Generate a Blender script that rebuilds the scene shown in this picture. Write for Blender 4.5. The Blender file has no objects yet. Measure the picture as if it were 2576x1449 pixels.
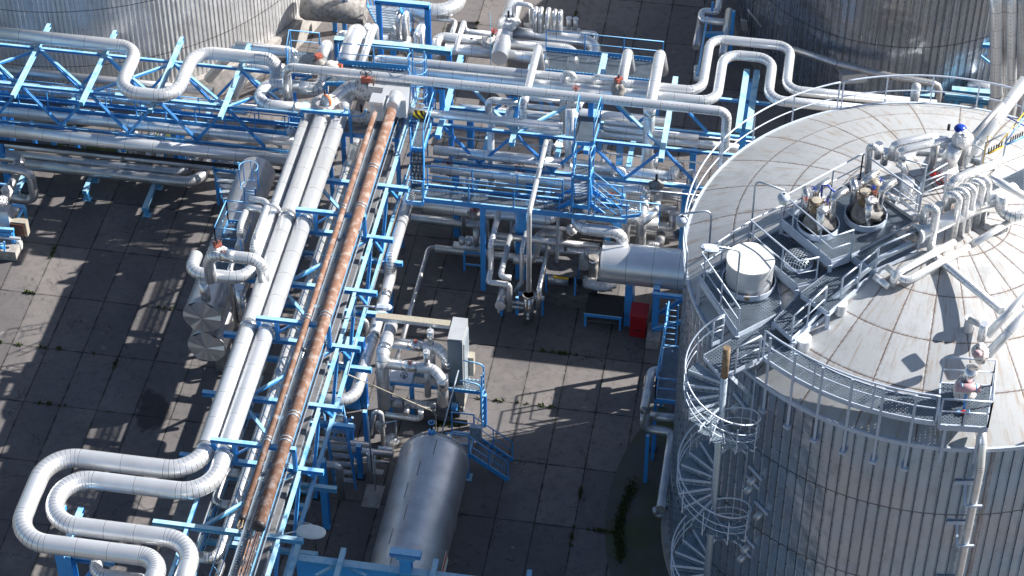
import bpy, bmesh, math, random
from mathutils import Vector, Matrix, noise
random.seed(7)
D=bpy.data; SC=bpy.context.scene; COL=SC.collection
# ---------------------------------------------------------------- camera, sky, sun, exposure
PITCH=math.radians(43.1); YAW=math.radians(9.25); FOC=5900.0
RIGHT=Vector((math.cos(YAW),math.sin(YAW),0)); FW0=Vector((-math.sin(YAW),math.cos(YAW),0))
FWD=(FW0*math.cos(PITCH)-Vector((0,0,math.sin(PITCH)))).normalized(); UPV=RIGHT.cross(FWD)
CAM=-FWD*98.0
cd=D.cameras.new('camera'); cam=D.objects.new('camera',cd); COL.objects.link(cam)
cd.sensor_width=36; cd.lens=FOC/2576*36; cd.clip_start=1; cd.clip_end=900
cam.matrix_world=Matrix.Translation(CAM)@Matrix((RIGHT,UPV,-FWD)).transposed().to_4x4()
SC.camera=cam
SUN_EL=math.radians(34); SUN_AZ=math.atan2(.92,.39)
wd=D.worlds.new('World'); SC.world=wd; wd.use_nodes=True
nt=wd.node_tree; bg=nt.nodes['Background']; sk=nt.nodes.new('ShaderNodeTexSky')
sk.sky_type='NISHITA'; sk.sun_disc=False; sk.sun_elevation=SUN_EL; sk.sun_rotation=SUN_AZ
nt.links.new(sk.outputs[0],bg.inputs[0]); bg.inputs[1].default_value=0.058
sl=D.lights.new('sun','SUN'); sl.energy=5.0; sl.angle=math.radians(.5); sl.color=(1,.955,.89)
so=D.objects.new('sun',sl); COL.objects.link(so)
sd=Vector((math.sin(SUN_AZ)*math.cos(SUN_EL),math.cos(SUN_AZ)*math.cos(SUN_EL),math.sin(SUN_EL)))
so.rotation_euler=sd.to_track_quat('Z','Y').to_euler(); so.location=(30,20,40)
SC.view_settings.view_transform='Standard'; SC.view_settings.look='None'
SC.view_settings.exposure=1.1; SC.view_settings.gamma=1
SC.cycles.max_bounces=6; SC.cycles.transparent_max_bounces=16
SC.cycles.diffuse_bounces=3; SC.cycles.glossy_bounces=3; SC.cycles.use_denoising=True
# ---------------------------------------------------------------- picture point + height -> place in the yard
def U(p,z):
    v=RIGHT*(p[0]-1288)-UPV*(p[1]-724.5)+FWD*FOC
    return CAM+v*((z-CAM.z)/v.z)
def PR(w):
    d=Vector(w)-CAM; k=d.dot(FWD)
    return Vector((1288+FOC*d.dot(RIGHT)/k,724.5-FOC*d.dot(UPV)/k))
def R(c,r): return lambda x,y:(644*c+.25*x,362.25*r+.25*y)
def ZF(ox,oy,w,wi):
    k=w/wi; s=2576/3840
    return lambda x,y:((ox+x*k)*s,(oy+y*k)*s)
Z1=ZF(680,640,500,1811);Z2=ZF(680,960,500,1811);Z3=ZF(1180,200,500,1811);Z4=ZF(1400,560,500,1811);Z5=ZF(1780,780,500,1811)
Q1=ZF(3240,300,600,1739);Q2=ZF(3240,700,600,1739);Q3=ZF(2600,700,600,1739);Q4=ZF(2500,1150,500,1449);Q5=ZF(1400,1150,500,1449)
ZL=ZF(0,540,400,1159);T1=ZF(1180,0,600,2174);T2=ZF(1700,0,600,2174);ZA=ZF(1060,1560,400,1449);ZB=ZF(1160,1260,400,1449)
ZC=ZF(1260,960,400,1449);ZD=ZF(740,1760,400,1449)
AX={'x':Vector((1,0,0)),'y':Vector((0,1,0)),'z':Vector((0,0,1))}
def along(w,e,p):
    """step from w along e until its picture is nearest the point p"""
    a=PR(w); b=PR(w+e); d=b-a; t=(Vector(p)-a).dot(d)/d.length_squared
    for _ in range(2):
        a=PR(w+e*t); b=PR(w+e*(t+.01)); d=(b-a)/.01; t+=(Vector(p)-a).dot(d)/d.length_squared
    return w+e*t
# ---------------------------------------------------------------- materials
class NM:
    def __init__(s,name):
        s.m=D.materials.new(name); s.m.use_nodes=True; s.t=s.m.node_tree; s.b=s.t.nodes['Principled BSDF']; s.o=s.t.nodes['Material Output']
    def n(s,typ,ins=None,**kw):
        x=s.t.nodes.new('ShaderNode'+typ)
        for k,v in kw.items(): setattr(x,k,v)
        for k,v in (ins or {}).items(): s.put(x.inputs[k],v)
        return x
    def put(s,sock,v):
        if isinstance(v,bpy.types.NodeSocket): s.t.links.new(v,sock)
        elif isinstance(v,bpy.types.Node): s.t.links.new(v.outputs[0],sock)
        else: sock.default_value=v
    def ma(s,op,a,b=0.0,c=0.0,clamp=False):
        x=s.n('Math',operation=op,use_clamp=clamp); s.put(x.inputs[0],a); s.put(x.inputs[1],b); s.put(x.inputs[2],c); return x.outputs[0]
    def mix(s,f,a,b,mode='MIX'):
        x=s.n('Mix',data_type='RGBA',blend_type=mode); s.put(x.inputs[0],f)
        for i,v in ((6,a),(7,b)): s.put(x.inputs[i],v if not isinstance(v,tuple) else (*v,1)[:4])
        return x.outputs[2]
    def ramp(s,f,lo,hi):
        x=s.n('MapRange',clamp=True); s.put(x.inputs[0],f); s.put(x.inputs[1],lo); s.put(x.inputs[2],hi); return x.outputs[0]
    def noise(s,vec,scale,detail=3.0,rough=.55,out=0):
        x=s.n('TexNoise'); s.put(x.inputs['Vector'],vec); x.inputs['Scale'].default_value=scale; x.inputs['Detail'].default_value=detail; x.inputs['Roughness'].default_value=rough; return x.outputs[out]
    def coord(s): return s.n('TexCoord').outputs['Object']
    def pos(s): return s.n('NewGeometry').outputs['Position']
    def sep(s,v): x=s.n('SeparateXYZ'); s.put(x.inputs[0],v); return x.outputs
    def comb(s,a,b,c=0.0): x=s.n('CombineXYZ'); s.put(x.inputs[0],a); s.put(x.inputs[1],b); s.put(x.inputs[2],c); return x.outputs[0]
    def set(s,**kw):
        for k,v in kw.items(): s.put(s.b.inputs[k.replace('_',' ')],v if not(isinstance(v,tuple) and len(v)==3) else (*v,1))
    def bump(s,h,st=.3,dist=.02):
        x=s.n('Bump'); s.put(x.inputs['Height'],h); x.inputs['Strength'].default_value=st; x.inputs['Distance'].default_value=dist; s.put(s.b.inputs['Normal'],x.outputs[0])
M={}
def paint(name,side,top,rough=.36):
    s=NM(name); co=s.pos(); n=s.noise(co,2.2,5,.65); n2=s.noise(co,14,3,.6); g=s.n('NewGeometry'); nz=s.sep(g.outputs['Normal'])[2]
    f=s.ma('MULTIPLY',s.ramp(nz,.55,.9),s.ramp(n,.25,.50)); c=s.mix(s.ramp(n,.5,.8),side,tuple(v*.8 for v in side)); c=s.mix(f,c,top)  # upward faces mixed paler: chalky fading with sunlit gloss put into the colour
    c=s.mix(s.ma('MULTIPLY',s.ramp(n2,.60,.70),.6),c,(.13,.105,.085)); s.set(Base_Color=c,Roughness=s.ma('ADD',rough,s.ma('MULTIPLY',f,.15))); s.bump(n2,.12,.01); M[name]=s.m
def cladding(name,col,metal,rough,dirt,seam=.8):
    s=NM(name); uv=s.n('UVMap',uv_map='run').outputs[0]; uv2=s.n('UVMap',uv_map='len').outputs[0]
    u,v,_=s.sep(uv); pl,rad,_=s.sep(uv2)
    f=s.ma('FRACT',v); d=s.ma('MULTIPLY',s.ma('MINIMUM',f,s.ma('SUBTRACT',1.0,f)),pl)
    ring=s.ma('LESS_THAN',d,s.ma('MINIMUM',.010,s.ma('MULTIPLY',rad,.045))); lap=s.ma('MULTIPLY',s.ma('LESS_THAN',d,s.ma('MINIMUM',.028,s.ma('MULTIPLY',rad,.12))),s.ma('GREATER_THAN',d,.011))
    # lengthwise lap seam, on a different side from sheet to sheet, with a row of screws
    wn=s.n('TexWhiteNoise',noise_dimensions='1D'); s.put(wn.inputs['W'],s.ma('FLOOR',v))
    us=s.ma('ABSOLUTE',s.ma('SUBTRACT',u,s.ma('ADD',s.ma('MULTIPLY',wn.outputs[0],.22),.33)))
    du=s.ma('MULTIPLY',us,s.ma('MULTIPLY',rad,6.28)); line=s.ma('LESS_THAN',du,.007)
    sc=s.ma('FRACT',s.ma('MULTIPLY',s.ma('MULTIPLY',v,pl),5.0)); dot=s.ma('MULTIPLY',s.ma('LESS_THAN',sc,.16),s.ma('LESS_THAN',du,.02))
    co=s.pos(); n1=s.noise(co,1.3,4); n2=s.noise(co,9,3)
    c=s.mix(s.ramp(n1,.42,.75),col,tuple(x*(1-dirt) for x in col))
    c=s.mix(s.ma('MULTIPLY',s.ma('MULTIPLY',wn.outputs[0],.22),1.0),c,tuple(x*.72 for x in col))
    c=s.mix(s.ma('MULTIPLY',s.ramp(n2,.6,.8),dirt),c,(.16,.13,.11))
    c=s.mix(s.ma('MULTIPLY',lap,.5),c,(.92,.92,.92))
    c=s.mix(s.ma('MULTIPLY',s.ma('MAXIMUM',ring,s.ma('MULTIPLY',line,.7)),seam),c,(.15,.145,.145))
    c=s.mix(s.ma('MULTIPLY',dot,.8),c,(.14,.06,.04))
    s.set(Base_Color=c,Metallic=metal,Roughness=s.ma('ADD',rough,s.ma('MULTIPLY',n2,.12)))
    b=s.ma('ADD',s.ma('MULTIPLY',n1,.5),s.ma('MULTIPLY',ring,-.4)); s.bump(s.ma('ADD',b,s.ma('MULTIPLY',s.noise(co,4,2),.4)),.28,.03)
    M[name]=s.m
cladding('bright_cladding',(.86,.875,.89),.68,.27,.12)
cladding('dull_cladding',(.60,.60,.61),.75,.29,.32)
cladding('shiny_cladding',(.8,.8,.8),.92,.17,.15)
def simple(name,col,rough,metal=0,var=.25,scale=6,bump=.1,col2=None,lo=.45,hi=.7,bdist=.01):
    s=NM(name); co=s.pos(); n=s.noise(co,scale,5,.6)
    c=s.mix(s.ramp(n,lo,hi),col,col2 or tuple(x*(1-var) for x in col))
    s.set(Base_Color=c,Roughness=rough,Metallic=metal)
    if bump: s.bump(s.noise(co,scale*3,4),bump,bdist)
    M[name]=s.m
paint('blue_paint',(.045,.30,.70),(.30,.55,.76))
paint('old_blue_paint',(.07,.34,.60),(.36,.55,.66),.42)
simple('grey_paint',(.50,.57,.68),.4,.1,.15,6,.05)
simple('light_galvanised',(.46,.53,.60),.38,.55,.25,9,.05)
simple('pale_sheet',(.62,.64,.66),.35,.45,.12,2,.05)
simple('rusty_steel',(.20,.105,.07),.75,.1,.3,3.2,.25,(.36,.29,.26),.47,.66)
simple('rust_stain',(.13,.05,.03),.8,0,.3,9,.2)
simple('foil',(.86,.86,.86),.2,.95,.2,12,1.0,(.6,.6,.62),.5,.6,.05)
simple('lagging',(.72,.69,.66),.7,.1,.5,8,.8,(.12,.08,.075),.52,.66,.03)
simple('dark_lagging',(.30,.29,.28),.75,.15,.5,5,.45,(.10,.085,.075),.42,.74,.03)
simple('red_paint',(.36,.012,.018),.35,0,.2,3,.05)
simple('red_oxide',(.36,.10,.07),.55,0,.3,10,.2)
simple('orange_paint',(.60,.16,.06),.55,0,.3,10,.2)
simple('pink_paint',(.52,.33,.36),.5,0,.15,10,.1)
simple('royal_blue',(.008,.045,.36),.35,0,.15,5,.05)
simple('yellow_paint',(.72,.46,.03),.5,0,.2,8,.05)
simple('black_iron',(.03,.03,.035),.5,.2,.3,8,.1)
simple('dark_rubber',(.02,.02,.022),.6,0,.2,8,.05)
simple('white_plastic',(.70,.72,.70),.4,0,.1,5,.02)
simple('lamp_glass',(.62,.70,.68),.15,0,.1,5,.0)
simple('cream_box',(.36,.33,.27),.5,0,.2,8,.05)
simple('brass',(.26,.19,.12),.6,.3,.5,7,.3,(.10,.07,.05))
simple('brick',(.40,.30,.22),.85,0,.3,5,.3)
simple('concrete',(.36,.34,.32),.9,0,.3,3,.3,(.22,.21,.20))
simple('dark_concrete',(.13,.125,.13),.9,0,.3,4,.3,(.07,.07,.07))
simple('moss',(.07,.10,.025),.95,0,.5,9,.5,(.03,.035,.012))
simple('shaded_front',(.13,.18,.23),.5,0,.2,2,.05)  # shade of the louvred screen's unlit front put into the colour
simple('dull_sheet',(.22,.22,.23),.5,.3,.3,3,.1)
simple('vessel_sheet',(.70,.71,.73),.33,.75,.15,1.2,.12)
def stripes():
    s=NM('hazard_tape'); x,y,z=s.sep(s.pos()); f=s.ma('FRACT',s.ma('MULTIPLY',s.ma('ADD',x,z),4.2))
    s.set(Base_Color=s.mix(s.ma('GREATER_THAN',f,.5),(.75,.55,.02),(.015,.015,.015)),Roughness=.5); M['hazard_tape']=s.m
stripes()
def grating(name,col,px,py,hx,hy,rot=0,diag=False,metal=.5):
    s=NM(name); mp=s.n('Mapping'); s.put(mp.inputs[0],s.pos()); mp.inputs['Rotation'].default_value=(0,0,rot); x,y,z=s.sep(mp.outputs[0])
    if diag:
        a=s.ma('FRACT',s.ma('ADD',s.ma('MULTIPLY',x,1/px),s.ma('MULTIPLY',y,1/py))); b=s.ma('FRACT',s.ma('SUBTRACT',s.ma('MULTIPLY',x,1/px),s.ma('MULTIPLY',y,1/py)))
    else: a=s.ma('FRACT',s.ma('MULTIPLY',x,1/px)); b=s.ma('FRACT',s.ma('MULTIPLY',y,1/py))
    solid=s.ma('MAXIMUM',s.ma('LESS_THAN',a,hx),s.ma('LESS_THAN',b,hy))
    n=s.noise(s.pos(),3,3)
    s.set(Base_Color=s.mix(s.ramp(n,.4,.7),col,tuple(c*.7 for c in col)),Metallic=metal,Roughness=.4,Alpha=solid)
    M[name]=s.m
grating('bar_grating',(.15,.19,.235),.10,.09,.45,.55,math.radians(-49))
grating('tread_grating',(.27,.34,.41),.10,.09,.5,.6,.4)
grating('mesh_grating',(.19,.235,.28),.16,.11,.30,.30,0,True)
grating('wire_mesh',(.55,.62,.68),.09,.09,.22,.22,.3)
def ground_mat():
    s=NM('slab_concrete'); P=s.pos(); x,y,z=s.sep(P); wob=s.noise(P,1.7,3); wob2=s.noise(P,11,2)
    gx=s.ma('MULTIPLY',s.ma('SUBTRACT',x,1.42),1/1.5); gy=s.ma('MULTIPLY',s.ma('ADD',y,.48),1/3.05)
    def line(g,per,w):
        f=s.ma('FRACT',s.ma('ADD',g,s.ma('MULTIPLY',s.ma('SUBTRACT',wob2,.5),.05/per))); d=s.ma('MULTIPLY',s.ma('MINIMUM',f,s.ma('SUBTRACT',1.0,f)),per)
        return d
    d=s.ma('MINIMUM',line(gx,1.5,0),line(gy,3.05,0))
    wn=s.n('TexWhiteNoise',noise_dimensions='2D'); s.put(wn.inputs[0],s.comb(s.ma('FLOOR',gx),s.ma('FLOOR',gy)))
    n1=s.noise(P,.35,5,.6); n2=s.noise(P,3.2,6,.65); n3=s.noise(P,38,3,.7); n4=s.noise(P,.9,5,.7)
    c=s.mix(n1,(.085,.078,.083),(.245,.222,.208))
    c=s.mix(s.ma('MULTIPLY',wn.outputs[0],.60),c,(.065,.062,.070))
    c=s.mix(s.ma('MULTIPLY',s.ramp(n2,.48,.66),.5),c,(.07,.067,.072))
    c=s.mix(s.ma('MULTIPLY',s.ramp(n4,.63,.72),.4),c,(.28,.27,.26))
    c=s.mix(s.ma('MULTIPLY',s.ramp(n3,.5,.75),.4),c,(.24,.23,.22))
    c=s.mix(s.ma('MULTIPLY',s.ramp(n3,.44,.30),.35),c,(.06,.06,.06))
    n5=s.noise(P,.16,4,.55); c=s.mix(s.ma('MULTIPLY',s.ramp(n5,.52,.66),.55),c,(.050,.047,.055))
    n6=s.noise(P,1.6,8,.75); c=s.mix(s.ma('MULTIPLY',s.ma('MULTIPLY',s.ramp(n6,.60,.64),s.ramp(n4,.5,.62)),.6),c,(.34,.33,.32))
    c=s.mix(s.ma('MULTIPLY',s.ramp(n6,.38,.30),.6),c,(.030,.028,.032))
    vo=s.n('TexVoronoi',feature='DISTANCE_TO_EDGE'); s.put(vo.inputs['Vector'],s.n('VectorMath',operation='ADD').outputs[0]); vo.inputs['Scale'].default_value=.42
    va=vo.inputs['Vector'].links[0].from_node; s.put(va.inputs[0],P); s.put(va.inputs[1],s.noise(P,2.5,4,.6,1))
    c=s.mix(s.ma('MULTIPLY',s.ma('LESS_THAN',vo.outputs['Distance'],.006),s.ma('MULTIPLY',s.ramp(n4,.45,.55),.75)),c,(.02,.02,.02))
    jw=s.ma('ADD',.012,s.ma('MULTIPLY',s.ramp(wob,.45,.75),.035))
    soft=s.ma('SUBTRACT',1.0,s.ramp(s.ma('DIVIDE',d,jw),1.0,4.5)); c=s.mix(s.ma('MULTIPLY',soft,.35),c,(.07,.068,.065))
    j=s.ma('LESS_THAN',d,jw); c=s.mix(s.ma('MULTIPLY',j,.93),c,s.mix(s.ramp(n1,.5,.62),(.014,.013,.012),(.03,.036,.010)))
    # oil stain on the left
    e=U((385,1035),0); dx=s.ma('SUBTRACT',x,e.x); dy=s.ma('SUBTRACT',y,e.y)
    r=s.ma('SQRT',s.ma('ADD',s.ma('MULTIPLY',dx,dx),s.ma('MULTIPLY',s.ma('MULTIPLY',dy,dy),.35))); r=s.ma('ADD',r,s.ma('MULTIPLY',s.ma('SUBTRACT',n1,.5),3.0))
    c=s.mix(s.ma('MULTIPLY',s.ramp(r,.62,.40),.72),c,(.016,.016,.018))
    s.set(Base_Color=c,Roughness=s.ma('ADD',.72,s.ma('MULTIPLY',n2,.2)))
    s.bump(s.ma('SUBTRACT',s.ma('ADD',s.ma('MULTIPLY',n3,.3),s.ma('MULTIPLY',n2,.4)),s.ma('MULTIPLY',j,1.5)),.35,.02)
    M['slab']=s.m
ground_mat()
# ---------------------------------------------------------------- mesh building
class MB:
    def __init__(s): s.v=[]; s.f=[]; s.uv={}; s.sm=set()
    def add(s,vs,fs,smooth=False):
        o=len(s.v); s.v+= [Vector(v) for v in vs]
        for f in fs:
            if smooth: s.sm.add(len(s.f))
            s.f.append(tuple(o+i for i in f))
        return s
    def box(s,c,x,y,z):
        c=Vector(c); a=[]
        for k in (-1,1):
            for j in (-1,1):
                for i in (-1,1): a.append(c+x*i+y*j+z*k)
        return s.add(a,[(0,2,3,1),(4,5,7,6),(0,1,5,4),(2,6,7,3),(0,4,6,2),(1,3,7,5)])
    def abox(s,c,dx,dy,dz,rot=0):
        cr,sr=math.cos(rot),math.sin(rot)
        return s.box(c,Vector((cr,sr,0))*dx/2,Vector((-sr,cr,0))*dy/2,Vector((0,0,dz/2)))
    def bar(s,p,q,w,h=None,up=None):
        p=Vector(p);q=Vector(q);h=h or w;d=q-p;L=d.length
        if L<1e-6:return s
        d/=L; up=up or (Vector((0,0,1)) if abs(d.z)<.95 else Vector((0,1,0)))
        sd=d.cross(up).normalized(); u=sd.cross(d)
        return s.box((p+q)/2,d*L/2,sd*w/2,u*h/2)
    def ibeam(s,p,q,w,h,up=None,t=.02):
        p=Vector(p);q=Vector(q);d=(q-p).normalized(); up=up or (Vector((0,0,1)) if abs(d.z)<.95 else Vector((0,1,0)))
        sd=d.cross(up).normalized(); u=sd.cross(d); o=u*(h/2-t/2)
        for sg in (1,-1): s.box((p+q)/2+o*sg,d*(q-p).length/2,sd*w/2,u*t/2)
        s.box((p+q)/2,d*((q-p).length/2-.003),sd*t/2,u*(h/2-t)); s.box(p+d*.006,d*.006,sd*w*.5,u*(h/2-t)); s.box(q-d*.006,d*.006,sd*w*.5,u*(h/2-t)); return s
    def rod(s,p,q,r,n=8,r2=None):
        return s.tube([Vector(p),Vector(q)],r,n,cap=True,r2=r2)
    def tube(s,path,r,n=16,cap=True,closed=False,r2=None,pls=None):
        """path: points; pls: for each segment (v0,v1,panel length) for the cladding seams"""
        path=[Vector(p) for p in path]; m=len(path); t=[]
        for i in range(m):
            a=path[i-1] if (i>0 or closed) else path[i]; b=path[(i+1)%m] if (i<m-1 or closed) else path[i]; t.append((b-a).normalized())
        if not closed and m>2:
            t[0]=(path[1]-path[0]).normalized(); t[-1]=(path[-1]-path[-2]).normalized()
        ref=Vector((0,0,1)) if abs(t[0].z)<.9 else Vector((0,1,0)); rings=[]; cur=(ref-t[0]*ref.dot(t[0])).normalized()
        o=len(s.v)
        for i in range(m):
            cur=(cur-t[i]*cur.dot(t[i])); cur=cur.normalized() if cur.length>1e-6 else t[i].orthogonal().normalized()
            bi=t[i].cross(cur); k=1.0
            if 0<i<m-1 or closed:
                c=(path[(i+1)%m]-path[i]).normalized().dot(t[i]); k=1/max(.5,c)
            rr=r if r2 is None else r+(r2-r)*i/(m-1)
            for j in range(n):
                a=2*math.pi*j/n; s.v.append(path[i]+(cur*math.cos(a)+bi*math.sin(a))*rr)
        segs=m if closed else m-1
        for i in range(segs):
            i2=(i+1)%m
            for j in range(n):
                j2=(j+1)%n; fi=len(s.f); s.f.append((o+i*n+j,o+i*n+j2,o+i2*n+j2,o+i2*n+j)); s.sm.add(fi)
                if pls:
                    v0,v1,pl=pls[i]; s.uv[fi]=[((j/n),v0,pl,rr),((j+1)/n,v0,pl,rr),((j+1)/n,v1,pl,rr),((j/n),v1,pl,rr)]
        if cap and not closed:
            s.f.append(tuple(o+j for j in range(n-1,-1,-1))); s.f.append(tuple(o+(m-1)*n+j for j in range(n)))
        return s
    def lathe(s,c,prof,n=24,axis=None,smooth=True,a0=0,a1=2*math.pi):
        """prof: (radius, height) pairs about the axis"""
        c=Vector(c); ax=(axis or Vector((0,0,1))).normalized(); e1=ax.orthogonal().normalized() if abs(ax.z)<.99 else Vector((1,0,0)); e2=ax.cross(e1)
        full=abs(a1-a0-2*math.pi)<1e-6; m=n if full else n+1; vs=[]
        for r,h in prof:
            for j in range(m):
                a=a0+(a1-a0)*j/n; vs.append(c+ax*h+(e1*math.cos(a)+e2*math.sin(a))*r)
        fs=[(i*m+j,i*m+(j+1)%m,(i+1)*m+(j+1)%m,(i+1)*m+j) for i in range(len(prof)-1) for j in range(n)]
        return s.add(vs,fs,smooth)
    def lump(s,c,rx,ry,rz,amp=.18,seed=0,n=14,fr=2.2,rot=0):
        c=Vector(c); vs=[];fs=[]; m=n//2+1; cr,sr=math.cos(rot),math.sin(rot)
        for i in range(m+1):
            th=math.pi*i/m
            for j in range(n):
                ph=2*math.pi*j/n; d=Vector((math.sin(th)*math.cos(ph),math.sin(th)*math.sin(ph),math.cos(th)))
                q=d*(1+amp*noise.noise(d*fr+Vector((seed*3.1,seed*1.7,0)))*1.6); q=Vector((q.x*rx,q.y*ry,q.z*rz)); vs.append(c+Vector((q.x*cr-q.y*sr,q.x*sr+q.y*cr,q.z)))
        for i in range(m):
            for j in range(n): fs.append((i*n+j,(i+1)*n+j,(i+1)*n+(j+1)%n,i*n+(j+1)%n))
        return s.add(vs,fs,True)
    def quad(s,a,b,c,d): return s.add([a,b,c,d],[(0,1,2,3)])
    def slab(s,pts,t):
        n=len(pts); vs=[Vector(p) for p in pts]+[Vector(p)-Vector((0,0,t)) for p in pts]
        return s.add(vs,[tuple(range(n)),tuple(range(2*n-1,n-1,-1))]+[(i,n+i,n+(i+1)%n,(i+1)%n) for i in range(n)])
def emit(name,mb,mat,parent=None,base=None):
    me=D.meshes.new(name); lo=Vector((min(v.x for v in mb.v),min(v.y for v in mb.v),min(v.z for v in mb.v))); hi=Vector((max(v.x for v in mb.v),max(v.y for v in mb.v),0))
    b=base if base is not None else Vector(((lo.x+hi.x)/2,(lo.y+hi.y)/2,lo.z))
    me.from_pydata([v-b for v in mb.v],[],mb.f)
    if mb.uv or mat.endswith('cladding'):
        a=me.uv_layers.new(name='run'); l=me.uv_layers.new(name='len')
        for p in me.polygons:
            q=mb.uv.get(p.index)
            for k,li in enumerate(p.loop_indices):
                w=q[k] if q else (.9,.5,1,1); a.data[li].uv=(w[0],w[1]); l.data[li].uv=(w[2],w[3])
    if mb.sm:
        for i in mb.sm: me.polygons[i].use_smooth=True
    me.materials.append(M[mat]); me.update()
    o=D.objects.new(name,me); COL.objects.link(o)
    o.location=b
    return o
BASE={}
def thing(name,label,cat,parts,group=None,kind=None):
    """parts: (part name, MB, material[, list of sub-parts]); one part alone becomes the thing itself"""
    parts=[p for p in parts if p[1].f]
    allv=[v for p in parts for v in p[1].v]
    b=Vector(((min(v.x for v in allv)+max(v.x for v in allv))/2,(min(v.y for v in allv)+max(v.y for v in allv))/2,min(v.z for v in allv)))
    if len(parts)==1 and len(parts[0])<4: root=emit(name,parts[0][1],parts[0][2])
    else:
        root=D.objects.new(name,None); root.empty_display_size=.3; COL.objects.link(root); root.location=b
        for p in parts:
            o=emit(p[0],p[1],p[2]); ob=o.location.copy(); o.parent=root; o.location=ob-b
            for q in (p[3] if len(p)>3 else []):
                w=emit(q[0],q[1],q[2]); w.parent=o; w.location=w.location-ob
    root['label']=label; root['category']=cat
    if group: root['group']=group
    if kind: root['kind']=kind
    return root
def struct(name,mb,mat,kind='structure'):
    o=emit(name,mb,mat); o['kind']=kind; return o
def route(start,moves):
    w=U(start[0],start[1]) if not isinstance(start,Vector) else start.copy(); P=[w]
    for m in moves:
        k,a=m[0],m[1]
        if k=='p': w=U(a,m[2])
        elif k=='w': w=Vector(a)
        elif k=='d': w=w+Vector(a)
        elif isinstance(a,(int,float)):
            if k=='z': w=Vector((w.x,w.y,a))
            else: w=w+AX[k]*a
        else: w=along(w,AX[k],a)
        P.append(w)
    return P
def fillet(P,rb,ns=7,L=1.0):
    """rounded corners; returns points and the sheet lengths of every segment"""
    out=[P[0]]; pls=[]; v=random.random()*.3
    def straight(q):
        nonlocal v
        d=(q-out[-1]).length
        if d<1e-4: return
        k=max(1,round(d/L)); pl=d/k; a=v if abs(v-round(v))<.01 else v; pls.append((a,a+k,pl)); v=a+k; out.append(q)
    v=0
    for i in range(1,len(P)-1):
        a,b,c=P[i-1],P[i],P[i+1]; d1=(a-b).normalized(); d2=(c-b).normalized(); cs=max(-1,min(1,d1.dot(d2))); th=math.pi-math.acos(cs)
        if th<.02: straight(b); continue
        t=min(rb*math.tan(th/2),(a-b).length*.48,(c-b).length*.48); rr=t/math.tan(th/2)
        straight(b+d1*t); cen=b+(d1+d2).normalized()*(rr/math.cos(th/2)); e1=(b+d1*t-cen).normalized(); e2=(b+d2*t-cen); e2=(e2-e1*e2.dot(e1)).normalized()
        n=max(2,round(ns*th/1.57)); prev=out[-1]
        for k in range(1,n+1):
            q=cen+(e1*math.cos(th*k/n)+e2*math.sin(th*k/n))*rr; pls.append((v,v+1,(q-out[-1]).length)); v+=1; out.append(q)
    straight(P[-1]); return out,pls
def pipe_mb(P,r,rb=None,n=18,L=1.0,ns=7,dome=False):
    mb=MB(); path,pls=fillet(P,rb if rb is not None else r*3.2,ns,L); mb.tube(path,r,n,True,pls=pls); return mb
NP=[0]
def pipe(label,r,start,moves,mat='bright_cladding',rb=None,group=None,bands=(),extra=(),L=None,ns=7,name='pipe'):
    P=route(start,moves); L=L or random.choice((.9,1.0,1.15)); parts=[('cladding',pipe_mb(P,r,rb,18,L,ns),mat)]
    for (pt,wd) in bands:   # wider sheet bands, given by a picture point near the pipe
        best=None
        for a,b in zip(P,P[1:]):
            e=(b-a).normalized(); q=along(a,e,pt); t=(q-a).dot(e); q=a+e*max(.2,min((b-a).length-.2,t)); dd=(PR(q)-Vector(pt)).length
            if best is None or dd<best[0]: best=(dd,q,e)
        _,q,e=best; parts.append(('band',MB().tube([q-e*wd/2,q+e*wd/2],r+.018,18),'shiny_cladding'))
    parts+=list(extra)
    NP[0]+=1
    return thing(name,label,'pipe',parts,group),P
def wheel(c,R_,axis=Vector((0,0,1)),r=.018,spokes=5,rise=.05):
    mb=MB(); ax=axis.normalized(); e1=ax.orthogonal().normalized(); e2=ax.cross(e1); c=Vector(c)
    mb.tube([c+(e1*math.cos(2*math.pi*i/18)+e2*math.sin(2*math.pi*i/18))*R_ for i in range(18)],r,6,closed=True)
    for i in range(spokes):
        a=2*math.pi*i/spokes; mb.rod(c-ax*rise,c+(e1*math.cos(a)+e2*math.sin(a))*R_,r*.8,6)
    mb.rod(c-ax*.22,c+ax*.04,r*1.3,8); return mb
def rail_parts(path,h=1.1,gap=1.5,r=.026,mat='grey_paint',mid=True,toe=0,closed=False,posts=True,drop=.0):
    """handrail along floor points: top rail, knee rail, kick plate and every post"""
    up=Vector((0,0,1)); P=[Vector(p) for p in path]; mb=MB()
    mb.tube([p+up*h for p in P],r,8,closed=closed)
    ex=[]
    if mid: ex.append(('knee_rail',MB().tube([p+up*h*.52 for p in P],r*.75,8,closed=closed),mat))
    if toe:
        for a,b in zip(P,P[1:]): ex.append(('kick_plate',MB().bar(a+up*toe/2,b+up*toe/2,.014,toe),mat))
    L=[0]
    for a,b in zip(P,P[1:]): L.append(L[-1]+(b-a).length)
    n=max(1,round(L[-1]/gap)); subs=[]
    for k in range(n+1):
        d=L[-1]*k/n; i=max(j for j in range(len(L)) if L[j]<=d+1e-6); i=min(i,len(P)-2); f=(d-L[i])/max(1e-6,L[i+1]-L[i]); q=P[i].lerp(P[i+1],f)
        subs.append(('post',MB().bar(q-up*drop,q+up*h,r*1.7,r*1.7),mat))
    return ('handrail',mb,mat,ex+(subs if posts else []))
def deck(name_pts,t=.04): return MB().slab(name_pts,t)
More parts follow.
